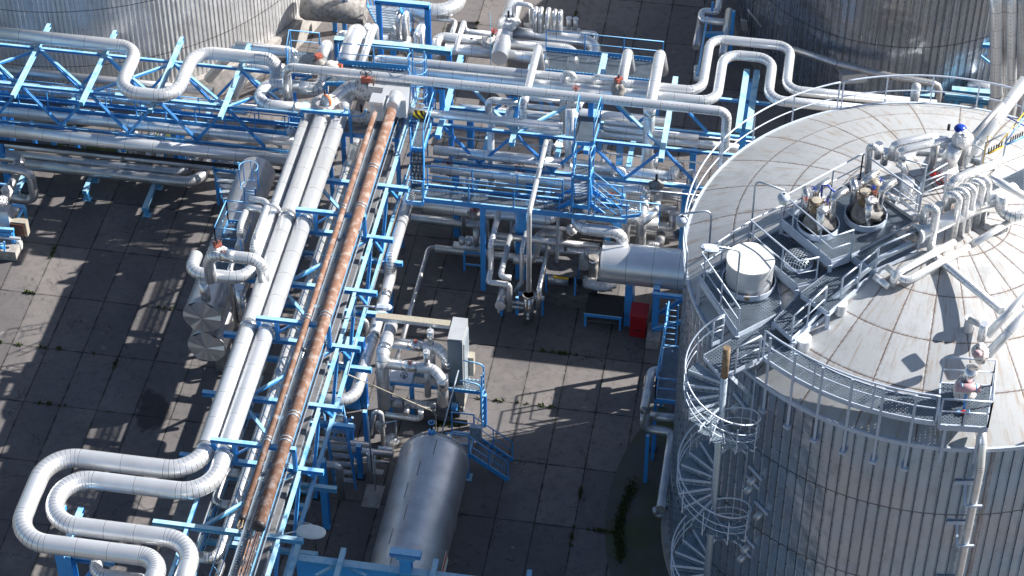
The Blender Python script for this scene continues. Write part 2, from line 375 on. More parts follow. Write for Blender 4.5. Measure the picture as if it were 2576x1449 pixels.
def frame_mb(pts,w=.06,h=.16):
    mb=MB(); n=len(pts)
    for i in range(n):
        a,b=Vector(pts[i]),Vector(pts[(i+1)%n]); e=(b-a).normalized()*w*.52
        mb.bar(a+e-Vector((0,0,h/2-.005)),b-e-Vector((0,0,h/2-.005)),w,h)
    return mb
def platform(name,label,pts,z=None,mat='blue_paint',gr='mesh_grating',rails=(),legs=(),h=.16,cat='platform',toe=.0,group=None,rmat=None,extra=()):
    P=[U(p,z) for p in pts] if z is not None else [Vector(p) for p in pts]
    parts=[('grating',MB().slab([p+Vector((0,0,.03)) for p in P],.03),gr),('frame',frame_mb(P,.06,h),mat)]
    for seq in rails:
        parts.append(rail_parts([(P[i] if isinstance(i,int) else i)+Vector((0,0,.03)) for i in seq],mat=rmat or mat,toe=toe))
    for (p,zb) in legs:
        q=P[p] if isinstance(p,int) else p; parts.append(('leg',MB().ibeam(Vector((q.x,q.y,zb)),q-Vector((0,0,h)),.16,.16),mat))
    parts+=list(extra)
    return thing(name,label,cat,parts,group),P
def stair_parts(top,bot,wv,n,mat='blue_paint',tread='mesh_grating',rails=True,h=1.0):
    top=Vector(top);bot=Vector(bot);wv=Vector(wv); parts=[]; d=bot-top; fl=Vector((d.x,d.y,0)).normalized()
    for s in (0,1): parts.append(('stringer',MB().bar(top+wv*s,bot+wv*s,.04,.2),mat))
    for i in range(1,n):
        c=top.lerp(bot,i/n)+wv/2; m=MB(); m.box(c,wv/2,fl*.12,Vector((0,0,.016))); parts.append(('tread',m,tread))
    if rails:
        for s in (0,1):
            parts.append(rail_parts([top+wv*s,bot+wv*s],h,1.2,.024,mat))
    return parts
def ladder_parts(a,b,wv,mat='blue_paint',step=.3,cage=None,cr=.38,co=None):
    a=Vector(a);b=Vector(b);wv=Vector(wv);n=int((b-a).length/step)
    parts=[('stile',MB().bar(a,b,.05,.03),mat),('stile',MB().bar(a+wv,b+wv,.05,.03),mat)]
    for i in range(1,n): q=a.lerp(b,i/n); parts.append(('rung',MB().rod(q,q+wv,.016,6),mat))
    if cage:
        z0,z1=cage; out=co.normalized(); w=wv.normalized(); c0=a+wv/2; cg=MB()
        k=max(2,round((z1-z0)/.7)+1)
        for i in range(k):
            z=z0+(z1-z0)*i/(k-1); c=Vector((c0.x,c0.y,z))+out*.3
            cg.tube([c+w*cr*math.sin(t)+out*cr*math.cos(t) for t in [math.radians(x) for x in range(-130,131,20)]],.018,6)
        for t in (-100,-50,0,50,100):
            t=math.radians(t); q=c0+out*.3+w*cr*math.sin(t)+out*cr*math.cos(t); cg.bar(Vector((q.x,q.y,z0)),Vector((q.x,q.y,z1)),.035,.012)
        parts.append(('safety_cage',cg,mat))
    return parts
def valve(label,c,r,mat='lagging',wh=.25,axis=Vector((0,0,1)),wmat='red_oxide',long_=None,box='red_oxide',seed=1,name='valve',rise=.35):
    c=Vector(c); l=long_ or (r*1.25,r*1.1,r*1.15); body=MB().lump(c,*l,amp=.2,seed=seed,n=20)
    ax=axis.normalized(); top=c+ax*(l[2]+rise); parts=[('body',body,mat),('spindle',MB().rod(c+ax*l[2]*.7,top,.05,8),'black_iron')]
    if box: parts.append(('gearbox',MB().box(c+ax*(l[2]+.12),ax.orthogonal().normalized()*.14,ax.cross(ax.orthogonal().normalized())*.11,ax*.09),box))
    if wh: parts.append(('handwheel',wheel(top,wh,ax),wmat))
    return thing(name,label,'valve',parts)
# ================================================================ ground
g=MB(); g.add([(-160,-70,0),(160,-70,0),(160,150,0),(-160,150,0)],[(0,1,2,3)]); struct('ground',g,'slab')
TC=Vector((16.312,-11.208,0)); TR=8.461; TH=14.0
LC=Vector((-23.49,19.02,0)); LR=11.45
BC=Vector((14.6,20.9,0)); BR=7.1
def shell_mat(name,c,r,rib,n,rows,base,alt,metal,rough):
    s=NM(name); P=s.pos(); x,y,z=s.sep(P); a=s.ma('ARCTAN2',s.ma('SUBTRACT',y,c.y),s.ma('SUBTRACT',x,c.x))
    k=s.ma('MULTIPLY',a,n/(2*math.pi)); w=s.n('TexWhiteNoise',noise_dimensions='2D'); row=s.ma('FLOOR',s.ma('DIVIDE',z,rows)); s.put(w.inputs[0],s.comb(s.ma('FLOOR',k),row))
    fr=s.ma('FRACT',k); fz=s.ma('FRACT',s.ma('DIVIDE',z,rows))
    big=s.noise(P,.28,4,.6); st=s.noise(s.comb(s.ma('MULTIPLY',a,14),0.0,s.ma('MULTIPLY',z,.35)),2.5,4,.6)
    c1=s.mix(s.ramp(big,.35,.7),base,alt); c1=s.mix(s.ma('MULTIPLY',w.outputs[0],.28),c1,tuple(v*.6 for v in base))
    c1=s.mix(s.ma('MULTIPLY',s.ramp(st,.5,.8),.4),c1,(.20,.16,.13))
    edge=s.ma('LESS_THAN',s.ma('ABSOLUTE',s.ma('SUBTRACT',fr,.86)),.035); hz=s.ma('LESS_THAN',fz,.014)
    sc=s.ma('MULTIPLY',s.ma('LESS_THAN',s.ma('FRACT',s.ma('MULTIPLY',z,1.4)),.06),s.ma('GREATER_THAN',fr,.8))
    m=s.ma('MAXIMUM',s.ma('MULTIPLY',edge,.7),s.ma('MAXIMUM',s.ma('MULTIPLY',hz,.8),s.ma('MULTIPLY',sc,.7))); c1=s.mix(m,c1,(.035,.035,.04))
    s.set(Base_Color=c1,Metallic=metal,Roughness=s.ma('ADD',rough,s.ma('MULTIPLY',st,.15))); s.bump(s.ma('ADD',big,s.ma('MULTIPLY',s.noise(P,.9,2),.6)),.75,.2); M[name]=s.m
shell_mat('main_shell',TC,TR,.3,150,3.6,(.42,.56,.70),(.55,.56,.60),.68,.18)
shell_mat('left_shell',LC,LR,.2,360,3.0,(.76,.77,.78),(.70,.695,.69),.5,.25)
shell_mat('back_shell',BC,BR,.3,150,4.0,(.36,.44,.54),(.44,.46,.48),.8,.2)
def shell(c,r,z0,z1,n,hgt,fracs):
    mb=MB(); rows=2; pr=[]
    for k in range(n):
        for f,dr in fracs: pr.append(((k+f)/n*2*math.pi,r+dr*hgt))
    m=len(pr)
    for z in (z0,z1):
        for a,q in pr: mb.v.append(Vector((c.x+q*math.cos(a),c.y+q*math.sin(a),z)))
    for j in range(m): mb.f.append((j,(j+1)%m,m+(j+1)%m,m+j))
    return mb
def ring(c,r0,r1,z0,z1,n=128,a0=0,a1=2*math.pi): return MB().lathe(c,[(r0,z0),(r0,z1),(r1,z1),(r1,z0),(r0,z0)],n,smooth=False,a0=a0,a1=a1)
def roofz(x,y):
    rr=math.hypot(x-TC.x,y-TC.y); Rs=(TR**2+2.25**2)/(4.5); return TH+2.25-Rs+math.sqrt(max(0,Rs*Rs-rr*rr))
def roof_mat():
    s=NM('roof_sheets'); P=s.pos(); x,y,z=s.sep(P); dx=s.ma('SUBTRACT',x,TC.x); dy=s.ma('SUBTRACT',y,TC.y)
    rr=s.ma('SQRT',s.ma('ADD',s.ma('MULTIPLY',dx,dx),s.ma('MULTIPLY',dy,dy))); a=s.ma('ARCTAN2',dy,dx); w=s.noise(P,2.5,2)
    k=s.ma('MULTIPLY',s.ma('ADD',a,.06),28/(2*math.pi)); f=s.ma('FRACT',k); da=s.ma('MULTIPLY',s.ma('MINIMUM',f,s.ma('SUBTRACT',1.0,f)),s.ma('MULTIPLY',rr,2*math.pi/28))
    g=s.ma('DIVIDE',s.ma('SUBTRACT',rr,.45),1.62); h=s.ma('FRACT',g); dr=s.ma('MULTIPLY',s.ma('MINIMUM',h,s.ma('SUBTRACT',1.0,h)),1.62)
    d=s.ma('ADD',s.ma('MINIMUM',da,dr),s.ma('MULTIPLY',s.ma('SUBTRACT',w,.5),.02))
    wn=s.n('TexWhiteNoise',noise_dimensions='2D'); s.put(wn.inputs[0],s.comb(s.ma('FLOOR',k),s.ma('FLOOR',g)))
    n1=s.noise(P,.6,4); n2=s.noise(P,6,4,.6); st=s.noise(s.comb(s.ma('MULTIPLY',a,26),s.ma('MULTIPLY',rr,.55),0.0),1.6,4,.6)
    c=s.mix(n1,(.55,.565,.58),(.43,.445,.46)); c=s.mix(s.ma('MULTIPLY',wn.outputs[0],.5),c,(.34,.35,.36))
    c=s.mix(s.ma('MULTIPLY',s.ramp(st,.53,.70),.8),c,(.34,.26,.20)); c=s.mix(s.ma('MULTIPLY',s.ramp(n2,.52,.72),.4),c,(.38,.36,.33)); c=s.mix(s.ma('MULTIPLY',s.ramp(s.noise(P,.9,6,.7),.54,.66),.45),c,(.33,.33,.33))
    soft=s.ma('SUBTRACT',1.0,s.ramp(d,.01,.10)); c=s.mix(s.ma('MULTIPLY',soft,s.ma('MULTIPLY',s.ramp(n2,.42,.66),.5)),c,(.24,.16,.11))
    scr=s.ma('MULTIPLY',s.ma('LESS_THAN',s.ma('FRACT',s.ma('MULTIPLY',s.ma('ADD',rr,s.ma('MULTIPLY',a,7)),5.5)),.3),s.ma('LESS_THAN',d,.03))
    c=s.mix(s.ma('MAXIMUM',s.ma('MULTIPLY',s.ma('LESS_THAN',d,.016),.8),s.ma('MULTIPLY',scr,.6)),c,(.09,.05,.035))
    s.set(Base_Color=c,Metallic=.15,Roughness=.42); s.bump(s.ma('ADD',s.ma('MULTIPLY',n1,.6),s.ma('MULTIPLY',s.ramp(d,0.0,.06),.3)),.35,.05); M['roof_sheets']=s.m
roof_mat()
RIB=[(0,0),(.72,0),(.78,1),(.80,1),(.83,.1),(.89,.1),(.92,1),(.94,1)]
cap=MB(); Rs=(TR**2+2.25**2)/4.5; prof=[]
for i in range(15):
    rr=(TR+.04)*(1-i/14); prof.append((max(rr,.01),TH+2.25-Rs+math.sqrt(Rs*Rs-rr*rr)))
cap.lathe(TC,prof,112)
thing('storage_tank','tall round tank with grey ribbed shell and rust-streaked domed roof, on the right','tank',[
 ('shell',shell(TC,TR-.03,.55,TH-.12,150,.045,RIB),'main_shell'),('roof',cap,'roof_sheets'),
 ('eave_band',ring(TC,TR+.02,TR+.10,TH-.13,TH+.02),'grey_paint'),('concrete_base',ring(TC,TR-.2,TR+.24,0,.62,128),'concrete')])
# left tank
lcap=MB().lathe(LC,[(LR,12.5),(LR*.6,13.6),(LR*.2,14.2),(.01,14.3)],72)
RIB2=[(0,0),(.45,0),(.6,1),(.9,1)]
thing('storage_tank','round tank with narrow vertical ribs on a high concrete ring, top left','tank',[
 ('shell',shell(LC,LR-.03,1.3,12.5,330,.022,RIB2),'left_shell'),('concrete_base',ring(LC,LR-.3,LR+.33,0,1.28,140),'concrete'),('roof',lcap,'pale_sheet')])
bcap=MB().lathe(BC,[(BR,7.6),(BR*.6,8.3),(BR*.2,8.6),(.01,8.7)],72)
thing('storage_tank','dark ribbed round tank behind the pipe loops, top right','tank',[
 ('shell',shell(BC,BR-.03,.5,7.6,126,.045,RIB),'back_shell'),('concrete_base',ring(BC,BR-.3,BR+.2,0,.5,100),'dark_concrete'),('roof',bcap,'pale_sheet')])
# rain hoods on the dark tank
for i,(p,lab) in enumerate(((R(3,0)(860,760),'small pale box hood on the dark back tank above the silver pipe'),(R(2,0)(2330,200),'narrow pale sheet flap hanging at the left edge of the dark back tank'),(R(2,0)(2450,230),'long pale sheet strip leaning on the dark back tank'))):
    mb=MB()
    if i==0: c=U(p,2.2); mb.abox(c,1.2,.5,.5,.3)
    elif i==1: a=U(p,2.6); b=U(R(2,0)(2345,310),1.4); mb.bar(a,b,.3,.03)
    else: a=U(R(2,0)(2380,110),3.2); b=U(R(3,0)(20,360),1.6); mb.bar(a,b,.28,.05)
    thing('hood' if i==0 else 'sheet_strip',lab,'hood' if i==0 else 'metal strip',[('sheet',mb,'pale_sheet')])
# green pad beside the main tank and the weeds
pm=MB(); pts=[]; 
for i in range(40):
    a=math.radians(150+i*3); pts.append((TC.x+(TR+2.35)*math.cos(a),TC.y+(TR+2.35)*math.sin(a)))
vs=[(x,y,.02) for x,y in pts]+[(TC.x+(TR+.2)*math.cos(math.radians(150+i*3)),TC.y+(TR+.2)*math.sin(math.radians(150+i*3)),.02) for i in range(40)]
pm.add(vs,[(i,i+1,41+i,40+i) for i in range(39)]); 
s=NM('mossy_apron'); P_=s.pos(); n1=s.noise(P_,.5,5); n2=s.noise(P_,4,5)
s.set(Base_Color=s.mix(s.ramp(n1,.45,.68),s.mix(n2,(.075,.077,.07),(.11,.108,.10)),(.07,.082,.035)),Roughness=.95); s.bump(n2,.4,.02); M['mossy_apron']=s.m
struct('tank_apron',pm,'mossy_apron')
def weeds(name,pts,spread,n,seed,z=.02):
    rnd=random.Random(seed); mb=MB()
    for _ in range(n):
        a=rnd.choice(pts); q=Vector((a[0]+rnd.gauss(0,spread[0]),a[1]+rnd.gauss(0,spread[1]),z)); h=rnd.uniform(.03,.12); t=rnd.uniform(0,6.28); w=rnd.uniform(.02,.05)
        d=Vector((math.cos(t),math.sin(t),0)); l=Vector((rnd.gauss(0,.04),rnd.gauss(0,.04),h)); mb.add([q-d*w,q+d*w,q+l+d*w*.3,q+l-d*w*.5],[(0,1,2,3)])
    o=struct(name,mb,'moss','stuff'); o['category']='weeds'; o['label']={'weeds':'strip of dark weeds growing along the rim of the tank apron','grass_tufts':'small grass tufts growing in the joints of the slabs','moss_clumps':'low green moss clumps near the stairs and trestle feet'}[name]
wp=[]
for i in range(14):
    f=i/13; p=(1590-26*f-18*math.sin(f*3.1),1228+175*f); q=U(p,0); wp.append((q.x,q.y))
weeds('weeds',wp,(.10,.20),1000,3)
jt=[]
rj=random.Random(12)
for p,dr,ln in ((R(2,3)(735,600),'y',.35),(R(2,3)(850,1000),'x',.5),(R(2,3)(960,1010),'x',.3),(R(2,2)(420,630),'x',.5),(R(2,2)(560,650),'x',.4),(R(0,1)(510,1085),'y',.4),(T2(1650,240),'y',.4),(T2(330,370),'y',.8),(R(0,2)(1130,760),'y',.3),(R(0,2)(320,40),'x',.3),(R(0,2)(100,560),'x',1.2),(R(0,2)(620,610),'x',1.5),(R(0,2)(1800,180),'x',.8),(R(0,2)(560,1190),'x',.7),(R(2,2)(150,1150),'x',1.0),(R(2,3)(650,1080),'y',.6),(Q5(1230,1005),'x',.5)):
    q=U(p,0); q.x=1.42+1.5*round((q.x-1.42)/1.5) if dr=='y' else q.x; q.y=-.48+3.05*round((q.y+.48)/3.05) if dr=='x' else q.y
    for k in range(7): t=rj.uniform(-ln,ln); jt.append((q.x+(t if dr=='x' else 0),q.y+(t if dr=='y' else 0)))
weeds('grass_tufts',jt,(.03,.03),1100,5)
weeds('moss_clumps',[tuple(U(p,0)[:2]) for p in (Q5(690,1275),Q5(740,1270),Q5(860,1280),R(1,3)(400,650),R(1,3)(1230,250))],(.14,.06),500,6)
# low concrete blocks and pads
def block(label,p,z,dx,dy,dz,mat='concrete',rot=0,name='concrete_block',cat='concrete block'):
    c=U(p,0); return thing(name,label,cat,[('block',MB().abox(Vector((c.x,c.y,dz/2)),dx,dy,dz,rot),mat)])
block('dark concrete plinth under the pump in front of the blue-legged cover',Z5(1290,1180),0,2.4,1.5,.7,'dark_concrete',0,'concrete_plinth','plinth')
block('weathered stone block at the foot of the blue raking frame beside the red cabinet',R(2,2)(1425,520),0,.55,1.1,.45,'concrete')
block('low rough kerb block beside the foot of the grey louvred screen',Q5(770,1190),0,2.0,.7,.3,'dark_concrete')
block('flat square pad beside the large lying tank',ZA(1230,1100),0,.7,1.1,.08,'concrete',0,'concrete_pad','pad')
block('grey concrete footing under the equipment at the left edge',ZL(60,1180),0,1.3,.9,.5,'concrete',0,'concrete_plinth','plinth')
# ================================================================ racks
ZU=6.3; ZLW=3.9
def ib(p,q,w=.2,h=.2): return MB().ibeam(p,q,w,h)
# ---- the long rack that runs towards the viewer
A0=U(Z4(490,520),ZU); ytop=A0.y
ends=[(1031,472),(991,600),(951,735),(906,875),(861,1025),(811,1184),(757,1356)]
xr=sum(U(e,ZU).x for e in ends)/7; ys=[U(e,ZU).y for e in ends]
xl=U((562,837),ZU).x; ys_low=[U(e,ZLW).y for e in ((1016,660),(975,790),(934,927),(891,1072),(844,1227),(797,1392))]
xlow=sum(U(e,ZLW).x for e in ((1016,660),(934,927),(844,1227)))/3
xt=U(ZA(120,700),ZU).x+.30; xb=xt+.05
parts=[]
for i,y in enumerate(ys):
    x0=xl
    if i==6: x0=U((385,1308),ZU).x
    parts.append(('crossbeam',ib((x0,y,ZU-.1),(xr,y,ZU-.1),.17,.2),'old_blue_paint' if i==6 else 'blue_paint'))
for i,y in enumerate(ys_low): parts.append(('lower_crossbeam',ib((xl+.4,y,ZLW-.1),(xlow,y,ZLW-.1),.17,.2),'old_blue_paint' if i>3 else 'blue_paint'))
yA=ys[0]+7.3; yZ=ys[-1]-3.2
parts.append(('top_chord',ib((xt,yA,ZU-.12),(xt,yZ,ZU-.12),.13,.16),'old_blue_paint')); parts.append(('bottom_chord',ib((xt+.02,yA-4,ZLW+.12),(xt+.02,yZ,ZLW+.12),.13,.14),'blue_paint'))
xf=U((745,1000),ZU).x-1.1
parts.append(('top_chord',ib((xf-1.2,yA-6,ZU-.14),(xf-1.2,yZ,ZU-.14),.13,.14),'blue_paint')); parts.append(('bottom_chord',ib((xf-1.2,yA-6,ZLW+.12),(xf-1.2,yZ,ZLW+.12),.16,.16),'blue_paint'))
yy=ys+[yZ]
for i in range(len(ys)):
    y=ys[i]; ym=(y+(yy[i+1] if i+1<len(yy) else y-3.5))/2; yu=ys[i-1]/2+y/2 if i else y+1.7
    for x in (xt,xf-1.2):
        parts.append(('diagonal',MB().ibeam((x,y-.1,ZU-.22),(x,ym,ZLW+.22),.10,.12,Vector((1,0,0))),'blue_paint'))
        parts.append(('diagonal',MB().ibeam((x,y+.1,ZU-.22),(x,yu,ZLW+.22),.10,.11,Vector((1,0,0))),'blue_paint'))
# wind bracing in the top plane
for i in range(0,6):
    a=(xf-.9,ys[i],ZU-.25) ; b=(xt-.2,ys[i+1],ZU-.25)
    if i%2: a,b=(xt-.2,ys[i],ZU-.25),(xf-.9,ys[i+1],ZU-.25)
    parts.append(('wind_brace',MB().bar(a,b,.12,.1),'blue_paint' if i!=5 else 'old_blue_paint'))
for y,x in ((ys[0]-.4,xt),(ys[2]+.3,xt+.1),(ys[4],xt),(ys[3],xf-.1),(ys[5]-1.0,xf-.1)):
    parts.append(('column',MB().ibeam((x,y-.3,0),(x,y-.3,ZLW-.2),.26,.26),'blue_paint'))
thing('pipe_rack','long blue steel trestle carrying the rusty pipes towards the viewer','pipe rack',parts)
# goalpost frames over the second big pipe
pf=[(Z1(1575,525),Z1(1820,560),Z4(-1,1)),]
for k,(lft,rgt,lab) in enumerate((((744,527),(921,545),'blue goalpost frame over the big pipes, nearest the valve platform'),((644,800),(831,823),'blue goalpost frame over the big pipes halfway down the trestle'),((530,1106),(745,1131),'blue goalpost frame over the big pipes above the lower pipe loops'))):
    a=U(lft,ZU+1.05); b=U(rgt,ZU+1.05); b.y=a.y; m1=a.lerp(b,.27)
    ps=[('beam',ib(a,b,.16,.16),'blue_paint')]
    for q in (a+Vector((.08,0,0)),m1,b-Vector((.08,0,0))): ps.append(('leg',MB().ibeam((q.x,q.y,ZU),(q.x,q.y,ZU+.97),.14,.14),'blue_paint'))
    ps.append(('brace',MB().bar((m1.x+.05,m1.y,ZU+.45),(m1.x+.6,m1.y,ZU+.95),.07),'blue_paint'))
    thing('goalpost_gantry',lab,'support frame',ps,'goalpost frames on the trestle')
# walkway on the rack between the rusty pipes
wx0=U(R(1,2)(575,300),ZU).x; wx1=wx0+.85
w=MB().slab([(wx0,yA-1.5,ZU+.08),(wx1,yA-1.5,ZU+.08),(wx1,yZ,ZU+.08),(wx0,yZ,ZU+.08)],.03); ed=MB()
for x in (wx0,wx1): ed.bar((x,yA-1.5,ZU+.1),(x,yZ,ZU+.1),.03,.05)
thing('walkway','narrow mesh catwalk between the two rusty pipes on the trestle','walkway',[('grating',w,'mesh_grating'),('edge_rail',ed,'light_galvanised')])
# light blue cable ladders
def cable_ladder(label,x,z,y0,y1,wd=.3,mat='blue_paint',cab=0,cm='black_iron'):
    mb=MB(); mb.bar((x,y0,z),(x,y1,z),.03,.06); mb.bar((x+wd,y0,z),(x+wd,y1,z),.03,.06); n=int(abs(y0-y1)/.6)
    r=MB()
    for i in range(n): y=y0+(y1-y0)*i/n; r.bar((x,y,z),(x+wd,y-.35,z),.025,.025)
    ps=[('side_rail',mb,mat),('rung',r,mat)]
    for k in range(cab): ps.append(('cable',MB().rod((x+.05+.07*k,y0,z+.05),(x+.05+.07*k,y1,z+.05),.018,6),cm))
    return thing('cable_ladder',label,'cable tray',ps)
cable_ladder('light blue cable ladder above the banded pipe left of the thin rusty pipe',U(ZD(560,400),5.3).x-.12,5.3,yA-5,yZ,.32,'blue_paint')
cable_ladder('cable ladder with rusty cables along the right side of the thick rusty pipe',U(ZD(1010,400),ZU+.3).x-.2,ZU+.3,yA-1,yZ,.3,'blue_paint',3,'rusty_steel')
cable_ladder('teal cable ladder low down beside the second big pipe',U(ZD(310,180),ZLW+.3).x,ZLW+.3,ys[3],yZ,.25,'old_blue_paint',1)
# ---- left rack (runs to the left edge)
nb=[U(R(0,0)(390,435),ZU),U(R(0,0)(2430,630),ZU)]; yb=(nb[0].y+nb[1].y)/2; sp=(nb[1].x-nb[0].x)/3
yf=(U(R(0,0)(850,875),ZU).y+U(R(0,0)(2260,1000),ZU).y)/2; yend=(U(R(0,0)(100,975),ZU).y+U(R(0,0)(2190,1150),ZU).y)/2; ybk=U(R(0,0)(1140,300),ZU).y
xs=[nb[0].x+sp*(i-1) for i in range(0,7)]; xE=xl-.3; xW=-27
fx=[U(R(0,0)(175,850),ZU).x+sp*(i-1) for i in range(0,7)]
parts=[]
for x in xs[:6]: 
    if x<xE-.3: parts.append(('crossbeam',ib((x,ybk,ZU-.1),(x,yend,ZU-.1),.17,.2),'old_blue_paint'))
for y in (yb,yf):
    parts.append(('top_chord',ib((xW,y,ZU-.32),(xE,y,ZU-.32),.12,.12),'blue_paint'))
    parts.append(('bottom_chord',ib((xW,y,ZLW),(xE+1.5,y,ZLW),.12,.13),'blue_paint'))
    for i,x in enumerate(xs[:6]):
        if x>xE-.5: continue
        parts.append(('diagonal',MB().ibeam((x,y,ZU-.4),(x+sp/2,y,ZLW+.1),.10,.11,Vector((0,1,0))),'blue_paint'))
        parts.append(('diagonal',MB().ibeam((x,y,ZU-.4),(x-sp/2,y,ZLW+.1),.10,.11,Vector((0,1,0))),'blue_paint'))
for i in range(5):
    if xs[i+1]>xE: continue
    parts.append(('wind_brace',MB().bar((xs[i],yb,ZU-.35),(xs[i+1],yf,ZU-.35),.11,.1),'blue_paint'))
    if i%2==0: parts.append(('wind_brace',MB().bar((xs[i],yf,ZU-.35),(xs[i+1],yb,ZU-.35),.11,.1),'blue_paint'))
for p in ((540,0),(1240,70),(1930,125)):
    q=U(R(0,1)(*p),ZLW-.25); parts.append(('lower_crossbeam',ib((q.x,yb+.3,ZLW-.22),(q.x,q.y,ZLW-.22),.2,.22),'blue_paint'))
for x in (xs[0]+.6,xs[3]-.4,xE-.6):
    for y in (yb,yb+.8): parts.append(('column',MB().ibeam((x,y,0),(x,y,ZLW-.1),.26,.26),'blue_paint'))
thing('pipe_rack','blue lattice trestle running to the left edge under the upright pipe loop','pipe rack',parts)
# trough walkway inside the left rack
a=U((0,232),ZLW+.5);b=U((0,258),ZLW+.3)
ty0=a.y; ty1=b.y-.15; zz=ZLW+.25
m1=MB().slab([(xW,ty1,zz),(xE+1,ty1,zz),(xE+1,ty0,zz),(xW,ty0,zz)],.03); m2=MB()
for y in (ty0,ty1): m2.bar((xW,y,zz+.12),(xE+1,y,zz+.12),.05,.26)
thing('walkway','mesh catwalk with blue kick plates inside the left lattice trestle','walkway',[('grating',m1,'mesh_grating'),('kick_plate',m2,'blue_paint'),
 rail_parts([(xW,ty0,zz),(xE+.5,ty0,zz)],1.05,1.3,.025,'blue_paint'),rail_parts([(xW,ty1,zz),(xE+.5,ty1,zz)],1.05,1.3,.025,'blue_paint')])
def ROOF(p,dz=.15):
    z=16.0
    for _ in range(12): q=U(p,z); z=roofz(q.x,q.y)+dz
    return U(p,z)
# ---- middle rack (runs to the right, behind the valve platform)
mx=[U((1101,340),ZU).x+ (U((1664,391),ZU).x-U((1101,340),ZU).x)/3*i for i in range(0,5)]
my0=U((1101,340),ZU).y; my1=my0+4.6; sp2=mx[1]-mx[0]; xR=TC.x-6.5
parts=[]
for i,x in enumerate(mx[:4]): parts.append(('crossbeam',ib((x,my0,ZU-.1),(x,my1+.8,ZU-.1),.22,.22),'old_blue_paint' if i%2 else 'blue_paint'))
myf=my0+1.05
zlo=ZLW
for _ in range(6): zlo+= (myf-U((1205,415),zlo).y)*-.93
zlo=max(3.6,min(4.8,zlo))
for y in (myf,my1):
    parts.append(('top_chord',ib((mx[0]-1.5,y,ZU-.32),(xR,y,ZU-.32),.12,.12),'blue_paint'))
    parts.append(('bottom_chord',ib((mx[0]-.4,y,zlo),(xR-.5,y,zlo),.13,.14),'blue_paint'))
    for i,x in enumerate(mx[:4]):
        for sg in (1,-1): parts.append(('diagonal',MB().ibeam((x,y,ZU-.4),(x+sg*sp2/2,y,zlo+.1),.10,.11,Vector((0,1,0))),'blue_paint'))
for x in (mx[0]+sp2/2,mx[1]+sp2/2,mx[2]+sp2/2): parts.append(('lower_crossbeam',ib((x,my0-.6,ZLW-.2),(x,my1+.6,ZLW-.2),.2,.2),'blue_paint'))
for x in (mx[0]+.5,mx[1]+.6,mx[2]+.9,mx[3]+1.0):
    for y in (myf,my1): parts.append(('column',MB().ibeam((x,y,0),(x,y,ZLW-.1),.26,.26),'blue_paint'))
for i in range(3): parts.append(('wind_brace',MB().bar((mx[i],myf if i%2 else my1,ZU-.35),(mx[i+1],my1 if i%2 else myf,ZU-.35),.12,.1),'old_blue_paint'))
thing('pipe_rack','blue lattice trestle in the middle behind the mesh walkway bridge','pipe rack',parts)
# posts under the topmost thin pipe
for i,(p,q,lab) in enumerate(((R(2,0)(40,955),R(2,0)(45,1180),'deep blue post under the topmost straight pipe, left of the leaning pipe end'),(R(2,0)(795,1020),R(2,0)(790,1150),'deep blue post under the topmost straight pipe beside the small mesh landing'),(R(1,0)(1870,880),R(1,0)(1900,1140),'pair of blue posts under the topmost straight pipe near the hooped ladder'))):
    a=U(p,7.45); thing('pipe_post',lab,'post',[('post',MB().ibeam((a.x,a.y,ZU-.3),(a.x,a.y,7.42),.2,.2),'blue_paint'),('shoe',MB().abox((a.x,a.y,7.46),.5,.16,.05),'black_iron')])

mb=MB().abox((14.6,1.15,3.4),9.8,2.3,6.8); rf_=MB().abox((14.6,1.15,6.95),10.2,2.5,.25); dr_=MB().abox((9.68,1.1,1.1),.05,1.0,2.1)  # unseen building added to cast the straight-edged shadow over the courtyard
thing('shadow_building','plain flat-roofed building added unseen behind the main tank to shade the yard','building',[('wall',mb,'concrete'),('roof',rf_,'dark_concrete'),('door',dr_,'blue_paint')])
# ================================================================ the two big looped pipes, rusty pipes
L0=R(0,3); ZP=6.78
_,PP1=pipe('wide silver pipe making the outer of the two big flat loops at bottom left',.335,(R(1,0)(680,1150),ZP),[('y',L0(1945,395)),('x',L0(492,228)),('y',L0(135,1083)),('x',L0(1625,1235)),('y',L0(1480,1600))],rb=1.15,ns=11,L=1.25,
  bands=((Z2(905,960),.28),(L0(2040,170),.3),(Z1(1450,650),.28)))
_,PP2=pipe('wide silver pipe making the inner of the two big flat loops at bottom left',.325,(R(1,0)(850,1160),ZP),[('y',L0(2050,608)),('x',L0(664,432)),('y',L0(465,905)),('x',L0(1978,1083)),('y',L0(1790,1600))],rb=1.15,ns=11,L=1.25,
  bands=((Z2(1150,1010),.28),(L0(2235,215),.3),(Z1(1690,690),.28)))
pipe('silver pipe left of the wide ones, ending in a flat U loop by the vessels',.25,(R(1,0)(535,1140),6.65),[('y',Z2(960,330)),('x',Z2(110,245)),('y',Z2(225,-10))],rb=.75,ns=5)
pipe('small silver pipe loop peeping out below the outer big loop, bottom edge',.23,(L0(1010,1230),5.9),[('y',L0(965,1440)),('x',L0(1520,1510))],rb=.6)
